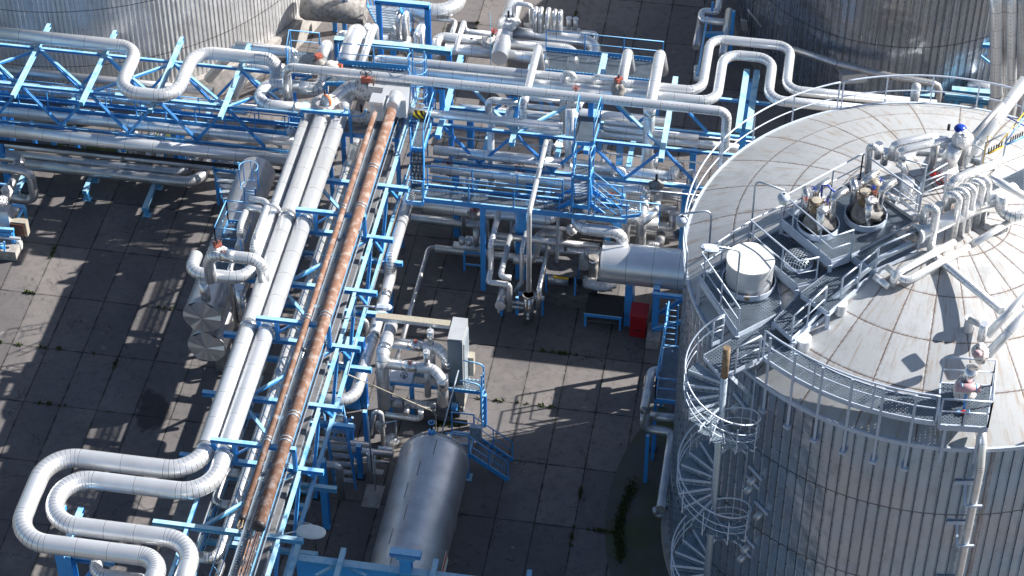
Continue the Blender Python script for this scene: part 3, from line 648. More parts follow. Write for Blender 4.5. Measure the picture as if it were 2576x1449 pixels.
# loop support
a=U(L0(640,1185),6.2); ps=[('column',MB().ibeam((a.x,a.y,0),(a.x,a.y,6.1),.55,.4),'blue_paint')]
b1=U(L0(680,1262),5.6); b2=U(L0(1145,1315),5.6); ps.append(('arm',ib((a.x+.2,b2.y,5.6),(b2.x,b2.y,5.6),.22,.2),'blue_paint')); ps.append(('brace',MB().bar((a.x+.2,b2.y,4.0),(b2.x-.6,b2.y,5.4),.16,.16),'blue_paint'))
b3=U(L0(660,780),6.25); ps.append(('arm',ib((a.x-.5,b3.y,6.25),(b3.x,b3.y,6.25),.22,.22),'blue_paint')); ps.append(('beam',ib((a.x,a.y-.3,6.2),(a.x,b3.y+.3,6.03),.2,.2),'blue_paint'))
thing('loop_support','big blue column with arms under the flat pipe loops, bottom left','pipe support',ps)
# rusty pipes
zr=ZU+1.13
def rusty(label,r,p0,p1,rings,eye=True):
    a=U(p0,zr+r); b=along(a,AX['y'],p1); mb=MB().tube([a,b],r,20); ps=[('body',mb,'rusty_steel')]
    for t in rings:
        q=along(a,AX['y'],t); 
        for dy in (-.08,.08): ps.append(('clamp_ring',MB().tube([q+Vector((0,dy-.025,0)),q+Vector((0,dy+.025,0))],r+.02,20),'light_galvanised'))
    e=MB(); e.lathe(b,[(0.01,.05),(r*.8,.04),(r+.02,0),(r+.02,-.1)],20,Vector((0,-1,0))); ps.append(('end_plate',e,'black_iron'))
    if eye: 
        h=MB(); h.tube([b+Vector((-.05,-.02,0)),b+Vector((-.08,-.35,0)),b+Vector((0,-.45,0)),b+Vector((.08,-.35,0)),b+Vector((.05,-.02,0))],.03,6); ps.append(('lifting_eye',h,'brass'))
    return thing('rusty_pipe',label,'pipe',ps)
rusty('thin rusty brown pipe lying along the trestle, ending in a lifting eye',.11,Z3(815,810),ZD(530,650),(R(1,1)(870,640),R(1,2)(490,290),R(1,3)(75,65)))
rusty('thick rusty brown pipe lying along the trestle, scaly and patched with white',.215,Z3(1040,790),ZD(800,780),(R(1,1)(1175,250),R(1,1)(1045,640),R(1,2)(690,290),R(1,2)(365,1290),R(1,3)(280,90)),False)
for i,(p,lab) in enumerate(((ZD(720,900),'thin rusty rod hanging on beyond the thick rusty pipe end'),)):
    a=U(p,zr-.2); mb=MB()
    for dx in (0,.1): mb.tube([a+Vector((dx,0,0)),a+Vector((dx,-3.0,-.1))],.025,6)
    thing('rusty_rods',lab,'rods',[('rod',mb,'rusty_steel')])
# pipes under the catwalk
pipe('silver pipe with dark strap rings under the cable ladder, left of the thin rusty pipe',.21,(R(1,0)(1010,1420),4.6),[('y',ZD(215,1200)),('x',ZD(-80,1160))],rb=.4,L=.35)
pipe('yellowed silver pipe low under the cable ladder right of the thick rusty pipe',.22,(R(1,1)(1340,30),4.4),[('y',R(1,1)(1010,1100)),('z',2.2)],rb=.35,mat='dull_cladding',L=.5)
pipe('straight grey pipe low between the trestle legs, nearest the two wide pipes',.17,(R(1,1)(1000,560),3.2),[('y',R(1,3)(-300,400))],mat='dull_cladding')
pipe('slim grey pipe low between the trestle legs under the catwalk',.13,(R(1,1)(700,880),2.6),[('y',R(1,3)(-100,900))],mat='dull_cladding')
pipe('grey pipe bending down out of the trestle by the white oval lamp',.24,(ZD(900,590),2.6),[('x',ZD(1140,640)),('y',ZD(1030,1449)),('y',ZD(900,1800))],rb=.55,mat='dull_cladding')
pipe('thin brownish pipe running down beside the trestle from the low sleepers',.12,(ZA(560,470),1.0),[('y',ZA(265,1320)),('x',ZA(-300,1310))],rb=.2,mat='dull_cladding')
pipe('fat shaded pipe running under the right side of the trestle',.27,(ZA(400,120),2.0),[('y',ZA(150,870)),('x',ZA(-200,900))],mat='dull_cladding',rb=.5)
for i,(p,q,zz,lab) in enumerate(((R(1,1)(600,920),R(1,1)(520,1060),4.2,'small silver elbow between the trestle and the wide pipe, upper one'),(R(1,1)(480,1140),R(1,1)(560,1230),4.0,'small silver elbow between the trestle and the wide pipe, middle one'),(R(1,1)(440,1290),R(1,1)(400,1400),3.9,'small silver elbow between the trestle and the wide pipe, lowest one'),(R(1,2)(210,430),R(1,2)(335,450),3.9,'flat silver elbow below the goalpost frame halfway down'))):
    pipe(lab,.10,(p,zz),[('x',.45),('y',-.35),('z',zz-.8)],rb=.2,mat='shiny_cladding')
pipe('white S-shaped pipe under the lower end of the wide pipes',.17,(ZD(560,60),4.2),[('x',ZD(360,150)),('y',ZD(290,480)),('x',ZD(420,600))],rb=.35)
# big Q pipe right of the trestle
_,PQ=pipe('wide silver pipe coming down from under the mesh landing, right of the trestle',.235,(Z4(500,610),3.9),[('y',R(1,1)(1345,1180)),('z',3.15),('y',ZC(560,1030)),('y',ZB(680,930)),('x',ZB(60,960))],rb=.75,bands=((ZC(560,1140),.3),(R(1,2)(1330,90),.35)))
# ================================================================ vessels beside the trestle
def vessel(label,c0,c1,r,mat='vessel_sheet',cone=0.04,segs=12,extra=(),name='vessel',cat='vessel',seams=6,L=1.2):
    c0=Vector(c0);c1=Vector(c1);d=(c0-c1).normalized(); ln=(c1-c0).length
    b=MB(); k=max(1,round(ln/L)); b.tube([c0,c1],r,40,cap=False,pls=[(0,k,ln/k)])
    ps=[('shell',b,mat)]
    h=MB(); h.lathe(c0,[(r,0),(r+.02,0),(r+.02,-.06),(r,-.06)],40,d,False)
    e=MB()
    for i in range(segs):
        h2=.012*(i%2); a0=2*math.pi*i/segs; a1=2*math.pi*(i+1)/segs; ax=d; e1=ax.orthogonal().normalized(); e2=ax.cross(e1)
        P_=lambda a,q,o:c0+ax*(o)+(e1*math.cos(a)+e2*math.sin(a))*q
        am=(a0+a1)/2; zz_=(.10,.02,.07,0)[i%4]; e.add([P_(am,.005,cone+r*.05),P_(a0,r,.01),P_(am,r,zz_),P_(a1,r,.01)],[(0,1,2),(0,2,3)])
    ps.append(('end_cover',e,'vessel_sheet')); ps.append(('rim',h,'pale_sheet'))
    e=MB(); e.lathe(c1,[(r,0),(r*.9,.12),(r*.6,.24),(.01,.3)],40,-d); ps.append(('rear_head',e,mat)); ps+=list(extra)
    return thing(name,label,cat,ps)
cf=U(Z2(290,830),4.85); bk=along(cf,AX['y'],(643,430))
def saddle(c,r,z0=0,w=1.1,t=.25,mat='blue_paint'): return MB().abox((c.x,c.y,(z0+c.z-r*.8)/2),w,t,max(.1,c.z-r*.8-z0))
vessel('upper of two stacked grey cylinders with a fan-folded end, beside the wide pipes',cf,bk,.76,'dull_cladding',extra=[('saddle',saddle(cf.lerp(bk,.3),.76,3.9,.7),'dull_sheet')])
cl=U(Z2(345,1235),3.15); bl=Vector((cl.x,cl.y+4.2,cl.z))
vessel('lower of two stacked grey cylinders with a fan-folded end, beside the wide pipes',cl,bl,.74,'dull_cladding',extra=[('saddle',saddle(cl.lerp(bl,.45),.74,0,.7),'dull_sheet'),('saddle',saddle(cl.lerp(bl,.85),.74,0,.7),'dull_sheet')])
# small pipework of the stacked vessels
H1=U(Z1(350,1085),8.05)
pipe('silver pipe crossing above the flat U loop and dropping into the wide pipe',.23,(Z2(405,330),6.7),[('z',8.05),('x',Z1(1100,1160)),('z',PP1[0].z+.2)],rb=.5,bands=((Z1(640,1110),.5),))
valve('foil-wrapped white valve with a black handwheel above the U loop',U(Z1(500,1110),8.05),.28,'foil',.2,Vector((0,0,1)),'black_iron',(.42,.30,.30),'red_oxide',4)
pipe('short wide stub pipe between the U loop and the upper stacked cylinder',.19,(Z2(305,350),6.5),[('z',5.5)],mat='shiny_cladding')
pipe('slim silver pipe dropping beside the stacked cylinders',.11,(Z2(700,70),6.9),[('y',Z2(645,180)),('z',Z2(760,940))],rb=.22,mat='shiny_cladding')
pipe('thick upright silver pipe behind the slim one beside the stacked cylinders',.21,(Z2(790,420),6.0),[('z',Z2(830,900))],mat='shiny_cladding')
pipe('white hairpin elbow on the small platform above the long cylinder, left one',.135,(Z1(900,700),6.3),[('z',6.95),('y',Z1(755,770)),('z',5.9)],rb=.25)
pipe('white straight pipe along the small platform above the long cylinder',.13,(Z1(890,720),6.4),[('y',Z1(760,1050))],bands=((Z1(870,840),.12),))
pipe('white pipe curling right above the long cylinder, lower of two',.14,(Z1(890,500),7.0),[('x',Z1(1150,500)),('y',Z1(960,1020)),('z',6.2)],rb=.32)
pipe('white pipe curling right above the long cylinder, upper of two',.13,(Z1(920,385),7.1),[('x',Z1(1190,440)),('y',Z1(1140,600)),('y',Z1(1040,960)),('z',6.5)],rb=.4)
pipe('short white pipe stub dropping onto the silver pipe left of the wide ones',.09,(Z1(1150,470),7.15),[('x',.5),('z',6.7)],rb=.18)
# platform with hooped ladder above the long cylinder
P5=[U(Z1(640,700),5.75),U(Z1(930,730),5.75),U(Z1(800,1100),5.75),U(Z1(480,1070),5.75)]
cage=ladder_parts(U(Z1(860,500),5.0),U(Z1(850,220),6.9),Vector((.45,0,0)),cage=(5.9,6.9),co=Vector((0,1,0)))
platform('platform','small blue mesh platform with hooped ladder above the long grey cylinder',P5,None,rails=((0,3),(3,2),(0,1)),extra=cage,toe=.12)
P6=[U(Z2(470,70),5.6),U(Z2(840,90),5.6),U(Z2(860,210),5.6),U(Z2(480,190),5.6)]
platform('platform','small blue mesh landing seen through the flat U loop',P6,None,rails=((1,2),),toe=.0,h=.2)
# stairs at left rack
P7=[U(R(0,1)(2150,150),2.6),U(R(0,1)(2400,170),2.6),U(R(0,1)(2370,270),2.6),U(R(0,1)(2140,240),2.6)]
t_=U(R(0,1)(2150,250),2.6); b_=U(R(0,1)(2115,570),0.05); b_.x=t_.x-.1
thing('stairs','short blue open staircase up to a landing beside the long grey cylinder','stairs',[('grating',MB().slab(P7,.04),'mesh_grating'),('frame',frame_mb(P7),'blue_paint')]+stair_parts(t_,Vector((t_.x,b_.y,.05)),Vector((.95,0,0)),6,'blue_paint','light_galvanised')+[('leg',MB().bar((P7[0].x,P7[0].y,0),P7[0],.1),'blue_paint'),('leg',MB().bar((P7[1].x,P7[1].y,0),P7[1],.1),'blue_paint')])
# big lying tank bottom centre
cr=U((1052,1420),2.0); r9=1.34
c0=U(R(1,3)(1790,300),1.75); c1=Vector((c0.x,c0.y-9.5,c0.z))
b=MB(); b.tube([c0,c1],r9,64,cap=False,pls=[(0,8,9.5/8)]); hd=MB().lathe(c0,[(r9,0),(r9*.985,.12),(r9*.9,.34),(r9*.7,.55),(r9*.4,.68),(.01,.72)],64,Vector((0,1,0))); hbs=[]
for i in range(44):
    a=2*math.pi*i/44
    for (ra,ya,rb_,yb_) in ((r9*.99,.13,r9*.905,.345),):
        hbs.append(MB()); hbs[-1].bar(c0+Vector((math.cos(a)*ra,ya,math.sin(a)*ra)),c0+Vector((math.cos(a)*rb_,yb_,math.sin(a)*rb_)),.012,.02)
bd=MB()
for yy_ in (.0,.36): bd.tube([c0+Vector((0,yy_-.02,0)),c0+Vector((0,yy_+.02,0))],(r9 if yy_==0 else r9*.9)+.008,64)
lab=MB(); q=c0+Vector((math.cos(.1)*(r9+.012),-5.1,math.sin(.1)*(r9+.012))); n_=Vector((math.cos(.1),0,math.sin(.1))); up_=n_.cross(Vector((0,1,0)))*-1
lab.box(q,Vector((0,.55,0)),up_*.28,n_*.006); lab2=MB().box(q+n_*.008-up_*.12,Vector((0,.5,0)),up_*.1,n_*.004)
sd1=MB().abox((c0.x,c0.y-1.6,.35),2.2,.4,.7); sd2=MB().abox((c0.x,c0.y-7.6,.35),2.2,.4,.7)
thing('lying_tank','huge silver tank lying on its side at the bottom centre','tank',[('shell',b,'dull_cladding'),('head',hd,'dull_cladding'),*[('head_seam',h_,'dark_lagging') for h_ in hbs],('band',bd,'pale_sheet'),('label_plate',lab,'white_plastic',[('warning_stripe',lab2,'orange_paint')]),*[('seam_strip',MB().bar(c0+Vector((math.cos(t_s)*(r9+.004),-y_s,math.sin(t_s)*(r9+.004))),c0+Vector((math.cos(t_s)*(r9+.004),-y_s-.75,math.sin(t_s)*(r9+.004))),.035,.02),'dark_lagging') for t_s,y_s in ((1.45,.1),(1.75,1.2),(1.95,2.3),(1.80,3.4),(2.05,4.5),(1.85,5.6),(2.0,6.7))],('saddle',sd1,'concrete'),('saddle',sd2,'concrete'),
  ('nozzle',MB().tube([U(R(1,3)(1770,160),2.2),U(R(1,3)(1790,60),2.6)],.3,20),'dull_cladding')])
# horizontal drum beside the main tank
zc_=2.9; a=U(R(2,1)(905,1180),zc_); bb=Vector((TC.x-5.5,a.y,zc_))
dz=U(R(2,1)(1480,1080),zc_+.9)
vessel('big silver horizontal drum poking out from behind the main tank',a,Vector((TC.x-7.2,a.y,zc_)),.84,'bright_cladding',L=1.15,extra=[('hatch',MB().abox((a.x+4.4,a.y-.05,zc_+.85),.9,.4,.14),'pale_sheet'),('saddle',saddle(a+Vector((1.2,0,0)),.84,0,.3,1.2),'blue_paint'),('saddle',saddle(a+Vector((4.4,0,0)),.84,0,.3,1.2),'blue_paint')])

for (x_,w_,z_,lab) in ((wx0+.3,.95,5.3,'flat covered cable tray added under the catwalk to fill out the trestle shadow'),(xl+.85,1.1,5.5,'flat covered cable tray added under the two wide silver pipes to fill out the shadow')):  # solid trays added to make the trestle's ground shadow unbroken
    thing('cable_tray',lab,'cable tray',[('cover',MB().abox((x_,(yA-4+yZ)/2,z_),w_,yA-4-yZ,.06),'dull_sheet'),('side',MB().bar((x_-w_/2,yA-4,z_-.06),(x_-w_/2,yZ,z_-.06),.02,.12),'light_galvanised'),('side',MB().bar((x_+w_/2,yA-4,z_-.06),(x_+w_/2,yZ,z_-.06),.02,.12),'light_galvanised')])
# ================================================================ pipes of the left rack
A=R(0,0)
pipe('silver pipe with a big flat U dip at top left, lying on the lattice trestle',.28,(A(-120,325),ZU+.36),[('x',A(1395,450)),('y',A(1230,940)),('x',A(1760,985)),('y',A(1960,520)),('x',A(2576,570)),('x',R(1,0)(190,615)),('z',5.0)],rb=.85,ns=8,L=1.4)
pipe('grey pipe running along the foot of the left tank, farthest of the left trestle',.19,(A(-100,690),3.4),[('x',A(2150,870))],mat='dull_cladding')
pipe('white pipe on the left trestle just behind the mesh catwalk',.2,(A(-100,850),ZLW+.6),[('x',R(1,0)(-80,1060))])
pipe('silver pipe on the left trestle just in front of the mesh catwalk',.2,(A(-100,1100),ZLW+.3),[('x',R(1,1)(-60,-60)),('x',R(1,1)(400,-20))])
pipe('widest silver pipe along the front of the left trestle',.27,(A(-100,1300),ZLW+.1),[('x',R(1,1)(380,100))],L=1.2)
a=U((0,352),ZLW-.25); mb=MB(); xx=xE+.6
y_=U((0,352),ZLW-.25).y; mb.bar((xW,y_-.05,ZLW-.3),(xx-1,y_-.05,ZLW-.3),.16,.08)
thing('cable_tray','black cable tray slung under the front pipe of the left trestle','cable tray',[('tray',mb,'dark_rubber')])
pipe('upper of two low grey pipes in front of the left trestle, bending away',.21,(R(0,1)(-150,80),.95),[('x',R(0,1)(1880,262)),('y',R(0,1)(2020,110))],rb=.6,mat='dull_cladding',ns=6)
pipe('lower of two low grey pipes in front of the left trestle, bending away',.24,(R(0,1)(100,190),.9),[('x',R(0,1)(2010,370)),('y',R(0,1)(2120,60))],rb=.8,mat='dull_cladding',ns=7)
for i,(p,q,lab) in enumerate(((R(0,1)(235,310),R(0,1)(150,510),'teal sleeper beam on the ground near the left edge'),(R(0,1)(905,320),R(0,1)(850,490),'teal sleeper beam on the ground, middle of the three in front of the left trestle'),(R(0,1)(1575,380),R(0,1)(1450,665),'teal sleeper beam on the ground, longest of the three in front of the left trestle'))):
    a=U(q,.55); b=along(a,AX['y'],p); b=b+Vector((0,.6,0)); ps=[('beam',ib(a,b,.2,.2),'old_blue_paint')]
    for t in (.12,.85): c=a.lerp(b,t); ps.append(('foot',MB().ibeam((c.x,c.y,0),(c.x,c.y,.45),.16,.16),'old_blue_paint')); ps.append(('base_plate',MB().abox((c.x,c.y,.015),.36,.3,.03),'old_blue_paint'))
    thing('sleeper_beam',lab,'sleeper beam',ps,'sleeper beams on the slabs')
for i,(p,lab) in enumerate(((R(0,1)(360,42),'stubby blue pipe post standing on the moss strip under the left trestle'),(R(0,1)(790,88),'stubby blue pipe post second from the left under the trestle front'),(R(0,1)(1212,133),'stubby blue pipe post third from the left under the trestle front'),(R(0,1)(1655,175),'stubby blue pipe post nearest the short staircase'))):
    c=U(p,0); thing('pipe_post',lab,'post',[('post',MB().ibeam((c.x,c.y,.03),(c.x,c.y,1.5),.17,.17),'blue_paint'),('base_plate',MB().abox((c.x,c.y,.015),.34,.3,.03),'old_blue_paint')],'stubby posts under the left trestle')
mm=MB(); a=U(R(0,1)(350,20),0.012); b=U(R(0,1)(1400,150),0.012); mm.quad(U(R(0,1)(400,0),.012),U(R(0,1)(650,0),.012),U(R(0,1)(620,85),.012),U(R(0,1)(380,50),.012)); mm.quad(U(R(0,1)(880,20),.012),U(R(0,1)(1380,60),.012),U(R(0,1)(1330,130),.012),U(R(0,1)(850,100),.012)); mm.quad(U(A(1500,1290),.012),U(A(1900,1330),.012),U(A(1850,1400),.012),U(A(1480,1370),.012)); o_=struct('moss_patch',mm,'moss','stuff'); o_['category']='moss'; o_['label']='flat green moss patches on the slabs under the left trestle'
# concrete edge under the left tank seen through the trestle
for i,(p,zz,lab) in enumerate(((A(1270,1290),2.2,'first of the white pipe stubs leaning under the left trestle'),(A(1370,1300),1.9,'second of the white pipe stubs leaning under the left trestle'),(A(1540,1320),2.0,'third of the white pipe stubs leaning under the left trestle'),(A(1640,1330),2.0,'fourth of the white pipe stubs leaning under the left trestle'),(A(1990,1330),2.2,'fifth of the white pipe stubs, nearest the small staircase'))):
    a=U(p,zz); pipe(lab,.17,a,[('y',-.8),('z',.9)],rb=.3,group='white stubs under the left trestle')
# riser on the left tank
a=U(A(340,-40),7.2); pipe('upright pale pipe on the wall of the left tank, bending in at its foot',.21,(A(345,0),6.0),[('z',A(430,600)),('y',-.6)],rb=.35)
# ---------------- centre top: pipes running right
B_=R(1,0); C_=R(2,0); E_=R(3,0)
ZT1=7.75; ZT2=6.65
pipe('topmost thin straight silver pipe crossing the whole middle, both ends turned down',.2,(B_(330,1040),5.85),[('z',ZT1),('x',C_(2170,1095)),('z',4.2)],rb=.36,ns=4)
_,pT2=pipe('upper of the two loop pipes behind the main tank, with the higher square loop',.205,(T1(860,870),5.9),[('z',ZT2) if 0 else ('p',T1(830,800),ZT2),('x',C_(1915,850)),('y',C_(2040,395)),('x',E_(235,450)),('y',E_(195,905)),('x',E_(1700,1010))],rb=.62,ns=5)
_,pT3=pipe('lower of the two loop pipes behind the main tank, with the rounder loop',.215,(T1(900,930),ZT2),[('x',C_(2060,975)),('y',C_(2185,550)),('x',E_(50,600)),('y',E_(40,1010)),('x',E_(1300,1090))],rb=.7,ns=6)
pipe('straight silver pipe under the hazard tape, along the front of the middle trestle',.175,(B_(1400,1105),6.6),[('x',C_(510,1290))])
tp=along(U(B_(1500,1130),6.6),AX['x'],B_(1635,1180)); thing('hazard_tape','yellow and black striped tape wrapped on the silver pipe below the hooped ladder','tape',[('tape',MB().tube([tp+Vector((-.2,0,-.02)),tp+Vector((.24,0,-.02))],.18,18,False),'hazard_tape')])
# leaning cross pipes above
ZV=7.2
pipe('long slim pipe crossing over the two loop pipes, leftmost of the three cross pipes',.16,(C_(300,730),5.2),[('z',ZV),('y',C_(85,1120)),('z',6.2)] if 0 else [('w',tuple(U(C_(265,470),ZV))),('y',C_(95,1090)),('z',6.3)],rb=.3,ns=4)
pipe('wide short cross pipe ending at the mossy valve, middle of the three cross pipes',.22,(C_(1190,700),5.6),[('w',tuple(U(C_(1165,530),ZV))),('y',C_(1090,850))],rb=.3,ns=4)
pipe('wide cross pipe turning down to the ground, rightmost of the three cross pipes',.24,(C_(1520,720),5.4),[('w',tuple(U(C_(1490,540),ZV))),('y',C_(1385,1075)),('z',R(2,1)(1330,265))],rb=.5,ns=4,bands=((C_(1385,1110),.3),))
pipe('slim angle pipe leading into the mossy valve',.12,(C_(820,900),6.2),[('w',tuple(U(C_(825,770),7.3))),('x',C_(1075,790)),('z',6.9)],rb=.25)
valve('mossy lagged valve at the end of the middle cross pipe',U(C_(1070,900),6.9),.3,'dark_lagging',0,Vector((0,0,1)),'red_oxide',(.30,.34,.40),'red_oxide',3)
# twin risers with lagged top near the mesh landing
_,pr_=pipe('riser pair, slim one, looping over beside the small mesh landing',.13,(C_(505,1340),4.0),[('z',7.2),('x',C_(600,950)),('z',6.9)],rb=.25)
pipe('thick riser standing in front of the small mesh landing',.2,(C_(590,1080),6.9),[('z',R(2,1)(560,200)),('y',-.4)],rb=.3)
valve('white lagged valve with red frame on top of the thick riser',U(C_(640,1030),6.95),.28,'lagging',.14,Vector((0,0,1)),'red_oxide',(.35,.3,.4),None,5)
# bundle of slim pipes left of the small mesh landing
for i,(y0,y1,rr,lab) in enumerate(((985,1030,.09,'top slim pipe of the bundle left of the thick riser'),(1062,1098,.10,'second slim pipe of the bundle left of the thick riser'),(1150,1190,.10,'third slim pipe of the bundle left of the thick riser'),(1305,1350,.10,'lowest slim pipe of the bundle left of the thick riser'))):
    pipe(lab,rr,(C_(130,y0),5.6-.35*i),[('x',C_(490,y1))],group='slim pipes left of the riser')
pipe('slim pipe right of the small mesh landing, upper',.10,(C_(930,1225),4.6),[('x',C_(1290,1262))])
pipe('pipe right of the small mesh landing ending in a blank cap',.14,(C_(920,1285),4.4),[('x',C_(1880,1375))])
pipe('longest pipe right of the small mesh landing, running behind the main tank rail',.17,(C_(900,1345),4.1),[('x',R(3,1)(60,0))])
F_=R(2,1); G_=R(1,1)
_,pc6=pipe('wide white pipe along the mesh bridge that turns down through a bulge into the drum',.21,(G_(1760,240),4.25),[('x',F_(1345,430)),('z',3.7),('d',(.0,-.9,0)),('z',F_(1300,1060))],rb=.5,ns=5,bands=((F_(1345,560),.55),))
pipe('silver pipe behind the mesh bridge, passing under the stair tower',.21,(G_(1790,60),4.5),[('x',F_(500,160))],mat='bright_cladding')
pipe('silver pipe marked with a small black arrow behind the stair tower',.22,(F_(820,245),4.1),[('x',F_(1620,350)),('y',F_(1690,270))],rb=.45,ns=4)
pipe('small hook pipe rising from the white pipe beside the stair tower',.1,(F_(1005,370),3.8),[('z',4.5),('x',.5),('z',3.6)],rb=.22)
pipe('grey pipe low behind the mesh bridge, second row',.2,(G_(1780,340),2.4),[('x',F_(1300,480))],mat='dull_cladding')
pipe('grey pipe on the ground under the mesh bridge, back one of two',.18,(G_(1560,620),.9),[('x',F_(600,790))],mat='dull_cladding')
pipe('grey pipe on the ground under the mesh bridge, front one of two',.2,(G_(1560,745),.9),[('x',G_(2290,830)),('y',.9)],rb=.3,mat='dull_cladding')
pipe('very wide dull pipe lying low behind the drum',.34,(F_(380,740),1.3),[('x',F_(1760,865))],mat='dull_cladding')
pipe('pale flat pipe low between the stair tower and the main tank rail',.24,(F_(1440,660),1.6),[('x',F_(1760,725))],mat='dull_cladding')
pipe('wide pipe curving down beside the main tank rail',.24,(F_(1500,500),2.6),[('x',F_(1780,530)),('y',F_(1770,620))],rb=.5,mat='dull_cladding')
pipe('silver bend pipe leading from under the stair tower into the drum',.245,(F_(680,640),4.1),[('y',F_(655,850)),('x',F_(1110,950)),('z',F_(1085,1060))],rb=.55,ns=4,bands=((F_(690,640),.25),))
pipe('elbowed silver pipe standing on the drum behind the bulge pipe',.21,(F_(1270,740),3.9),[('x',F_(1140,750)),('z',F_(1140,1010))],rb=.4,ns=4)
pipe('white slanting pipe linking the bulge pipe with the lagged joint above it',.16,(F_(1310,790),3.4),[('w',tuple(U(F_(1440,700),3.6))),('y',F_(1475,450))],rb=.35)
valve('dark lagged joint at the top of the slanting white pipe',U(F_(1450,420),4.2),.25,'dark_lagging',0,Vector((0,0,1)),'red_oxide',(.3,.3,.25),None,6)
pipe('short pipe elbow half hidden under the drum pipes',.2,(F_(1340,1010),1.8),[('x',F_(1480,1010)),('y',F_(1510,920))],rb=.35,mat='dull_cladding')
# tall thin pole pipes in the middle
pipe('tall thin pipe leaning over the mesh bridge and dropping to the pump skid',.10,(F_(345,-30),6.9),[('y',F_(175,690)),('z',Z5(740,1130))],rb=.2)
pipe('tall straight pipe standing left of the stair tower, pierced through the mesh bridge',.14,(B_(2362,1150),6.6),[('z',G_(2330,870))],rb=.2)
pipe('pipe that turns from the tall straight one along the top of the trestle',.15,(R(1,0)(2340,1120),6.5),[('z',7.1),('x',C_(60,1030))],rb=.25)
# pump skid cluster
pipe('left white pipe of the skid bundle, stepping down in three legs',.12,(Z5(330,60),3.6),[('y',Z5(200,500)),('z',Z5(190,850)),('y',Z5(150,1000)),('x',Z5(470,1060)),('z',Z5(455,1390))],rb=.12,ns=2)
pipe('second pipe of the skid bundle, sloping to the lower left',.12,(Z5(485,370),2.6),[('y',Z5(345,930)),('x',Z5(490,1000))],rb=.18,ns=3)
pipe('third pipe of the skid bundle, white and kinked at both ends',.095,(Z5(700,330),3.0),[('y',Z5(650,580)),('z',Z5(655,1000)),('p',Z5(545,1140),.8)],rb=.12,ns=2)
pipe('fourth pipe of the skid bundle, sloping long to the right end',.105,(Z5(1025,430),2.4),[('y',Z5(920,1110)),('z',.9)],rb=.15,ns=2,mat='shiny_cladding')
pipe('header pipe above the skid bundle, left to right',.15,(Z5(280,375),2.5),[('x',Z5(1690,545))],mat='dull_cladding')
pipe('slim pipe looping over above the header of the skid bundle',.1,(Z5(520,350),2.6),[('w',tuple(U(Z5(570,215),2.6))),('x',Z5(1340,285))],rb=.2,mat='dull_cladding')
pipe('fat dark elbow pipe behind the header of the skid bundle',.21,(Z5(1200,370),1.9),[('x',Z5(880,340)),('y',Z5(790,720)),('x',Z5(520,740))],rb=.4,mat='dull_cladding')
c=U(Z5(735,1170),1.7); cb=Vector((c.x,c.y,.25))
thing('filter_pot','upright shiny filter pot with a rusty streak between the skid pipes','filter',[('body',MB().tube([c,cb],.21,24),'shiny_cladding'),('flange',MB().tube([c,c-Vector((0,0,.08))],.27,24),'dark_lagging'),('streak',MB().bar(c+Vector((-.03,-.205,-.15)),c+Vector((-.03,-.215,-.75)),.06,.03),'brass'),('dial',MB().lathe(c+Vector((.0,-.22,-.95)),[(.06,0),(.06,.02),(.01,.03)],12,Vector((0,-1,.2))),'white_plastic'),('dial',MB().lathe(c+Vector((.0,-.22,-1.15)),[(.06,0),(.06,.02),(.01,.03)],12,Vector((0,-1,.2))),'white_plastic')])
c=U(Z5(345,1330),1.2); d=along(c,AX['y'],Z5(400,1080)); thing('filter_drum','tilted silver cylinder with round front cap at the left of the skid','drum',[('body',MB().tube([c,d],.2,24),'dull_cladding'),('cap',MB().tube([c+Vector((0,-.02,0)),c+Vector((0,.05,0))],.22,24),'pale_sheet'),('drain',MB().lump(c+Vector((-.03,-.1,-.2)),.06,.06,.12,.3,3),'foil'),('nozzle',MB().tube([c+Vector((.02,.5,.1)),c+Vector((.02,.5,.4))],.09,12),'pale_sheet'),('nozzle',MB().tube([c+Vector((.05,.9,.1)),c+Vector((.05,.9,.42))],.09,12),'pale_sheet')])
for i,(p,lab) in enumerate(((Z5(600,1290),'upper short foil-wrapped branch between skid pipe and filter pot'),(Z5(600,1350),'lower short foil-wrapped branch between skid pipe and filter pot'))):
    a=U(p,1.0-.25*i); pipe(lab,.07,a+Vector((-.45,0,0)),[('x',.8)],mat='foil')
pipe('white stub pipe right of the filter pot',.1,(Z5(800,1210),1.2),[('x',Z5(945,1250))])
sk_=[U(Z5(590,1160),.9),U(Z5(920,1180),.9)]; fr=MB(); ps=[('beam',ib(sk_[0],sk_[1],.1,.12),'blue_paint')]
for q in (U(Z5(915,1449),0),U(Z5(365,1449),0),U(Z5(575,1440),0)): ps.append(('leg',MB().ibeam((q.x,q.y,0),(q.x,q.y,.95),.12,.12),'blue_paint'))
thing('skid_frame','small blue frame holding up the filter pot and its pipes','frame',ps)
# pump with cover
c=U(Z5(1240,1090),.7); pz=.7
bt=[('motor',MB().tube([c+Vector((-.75,.1,.35)),c+Vector((.1,.1,.35))],.24,20),'dull_cladding'),('coupling',MB().tube([c+Vector((.1,.1,.35)),c+Vector((.6,.1,.35))],.12,12),'black_iron'),('pump_casing',MB().lump(c+Vector((.95,.1,.35)),.3,.25,.28,.2,7),'foil')]
for s_ in (-.78,.42):
    bt.append(('leg',MB().bar((c.x+s_,c.y-.35,pz),(c.x+s_,c.y-.35,pz+1.05),.07),'blue_paint'))
    bt.append(('leg',MB().bar((c.x+s_,c.y+.65,pz),(c.x+s_,c.y+.65,pz+1.05),.07),'blue_paint'))
bt.append(('cover',MB().abox((c.x-.18,c.y+.15,pz+1.08),1.3,1.15,.04),'dark_concrete')); bt.append(('name_plate',MB().abox((c.x-.15,c.y-.46,pz+.98),.62,.02,.12),'yellow_paint'))
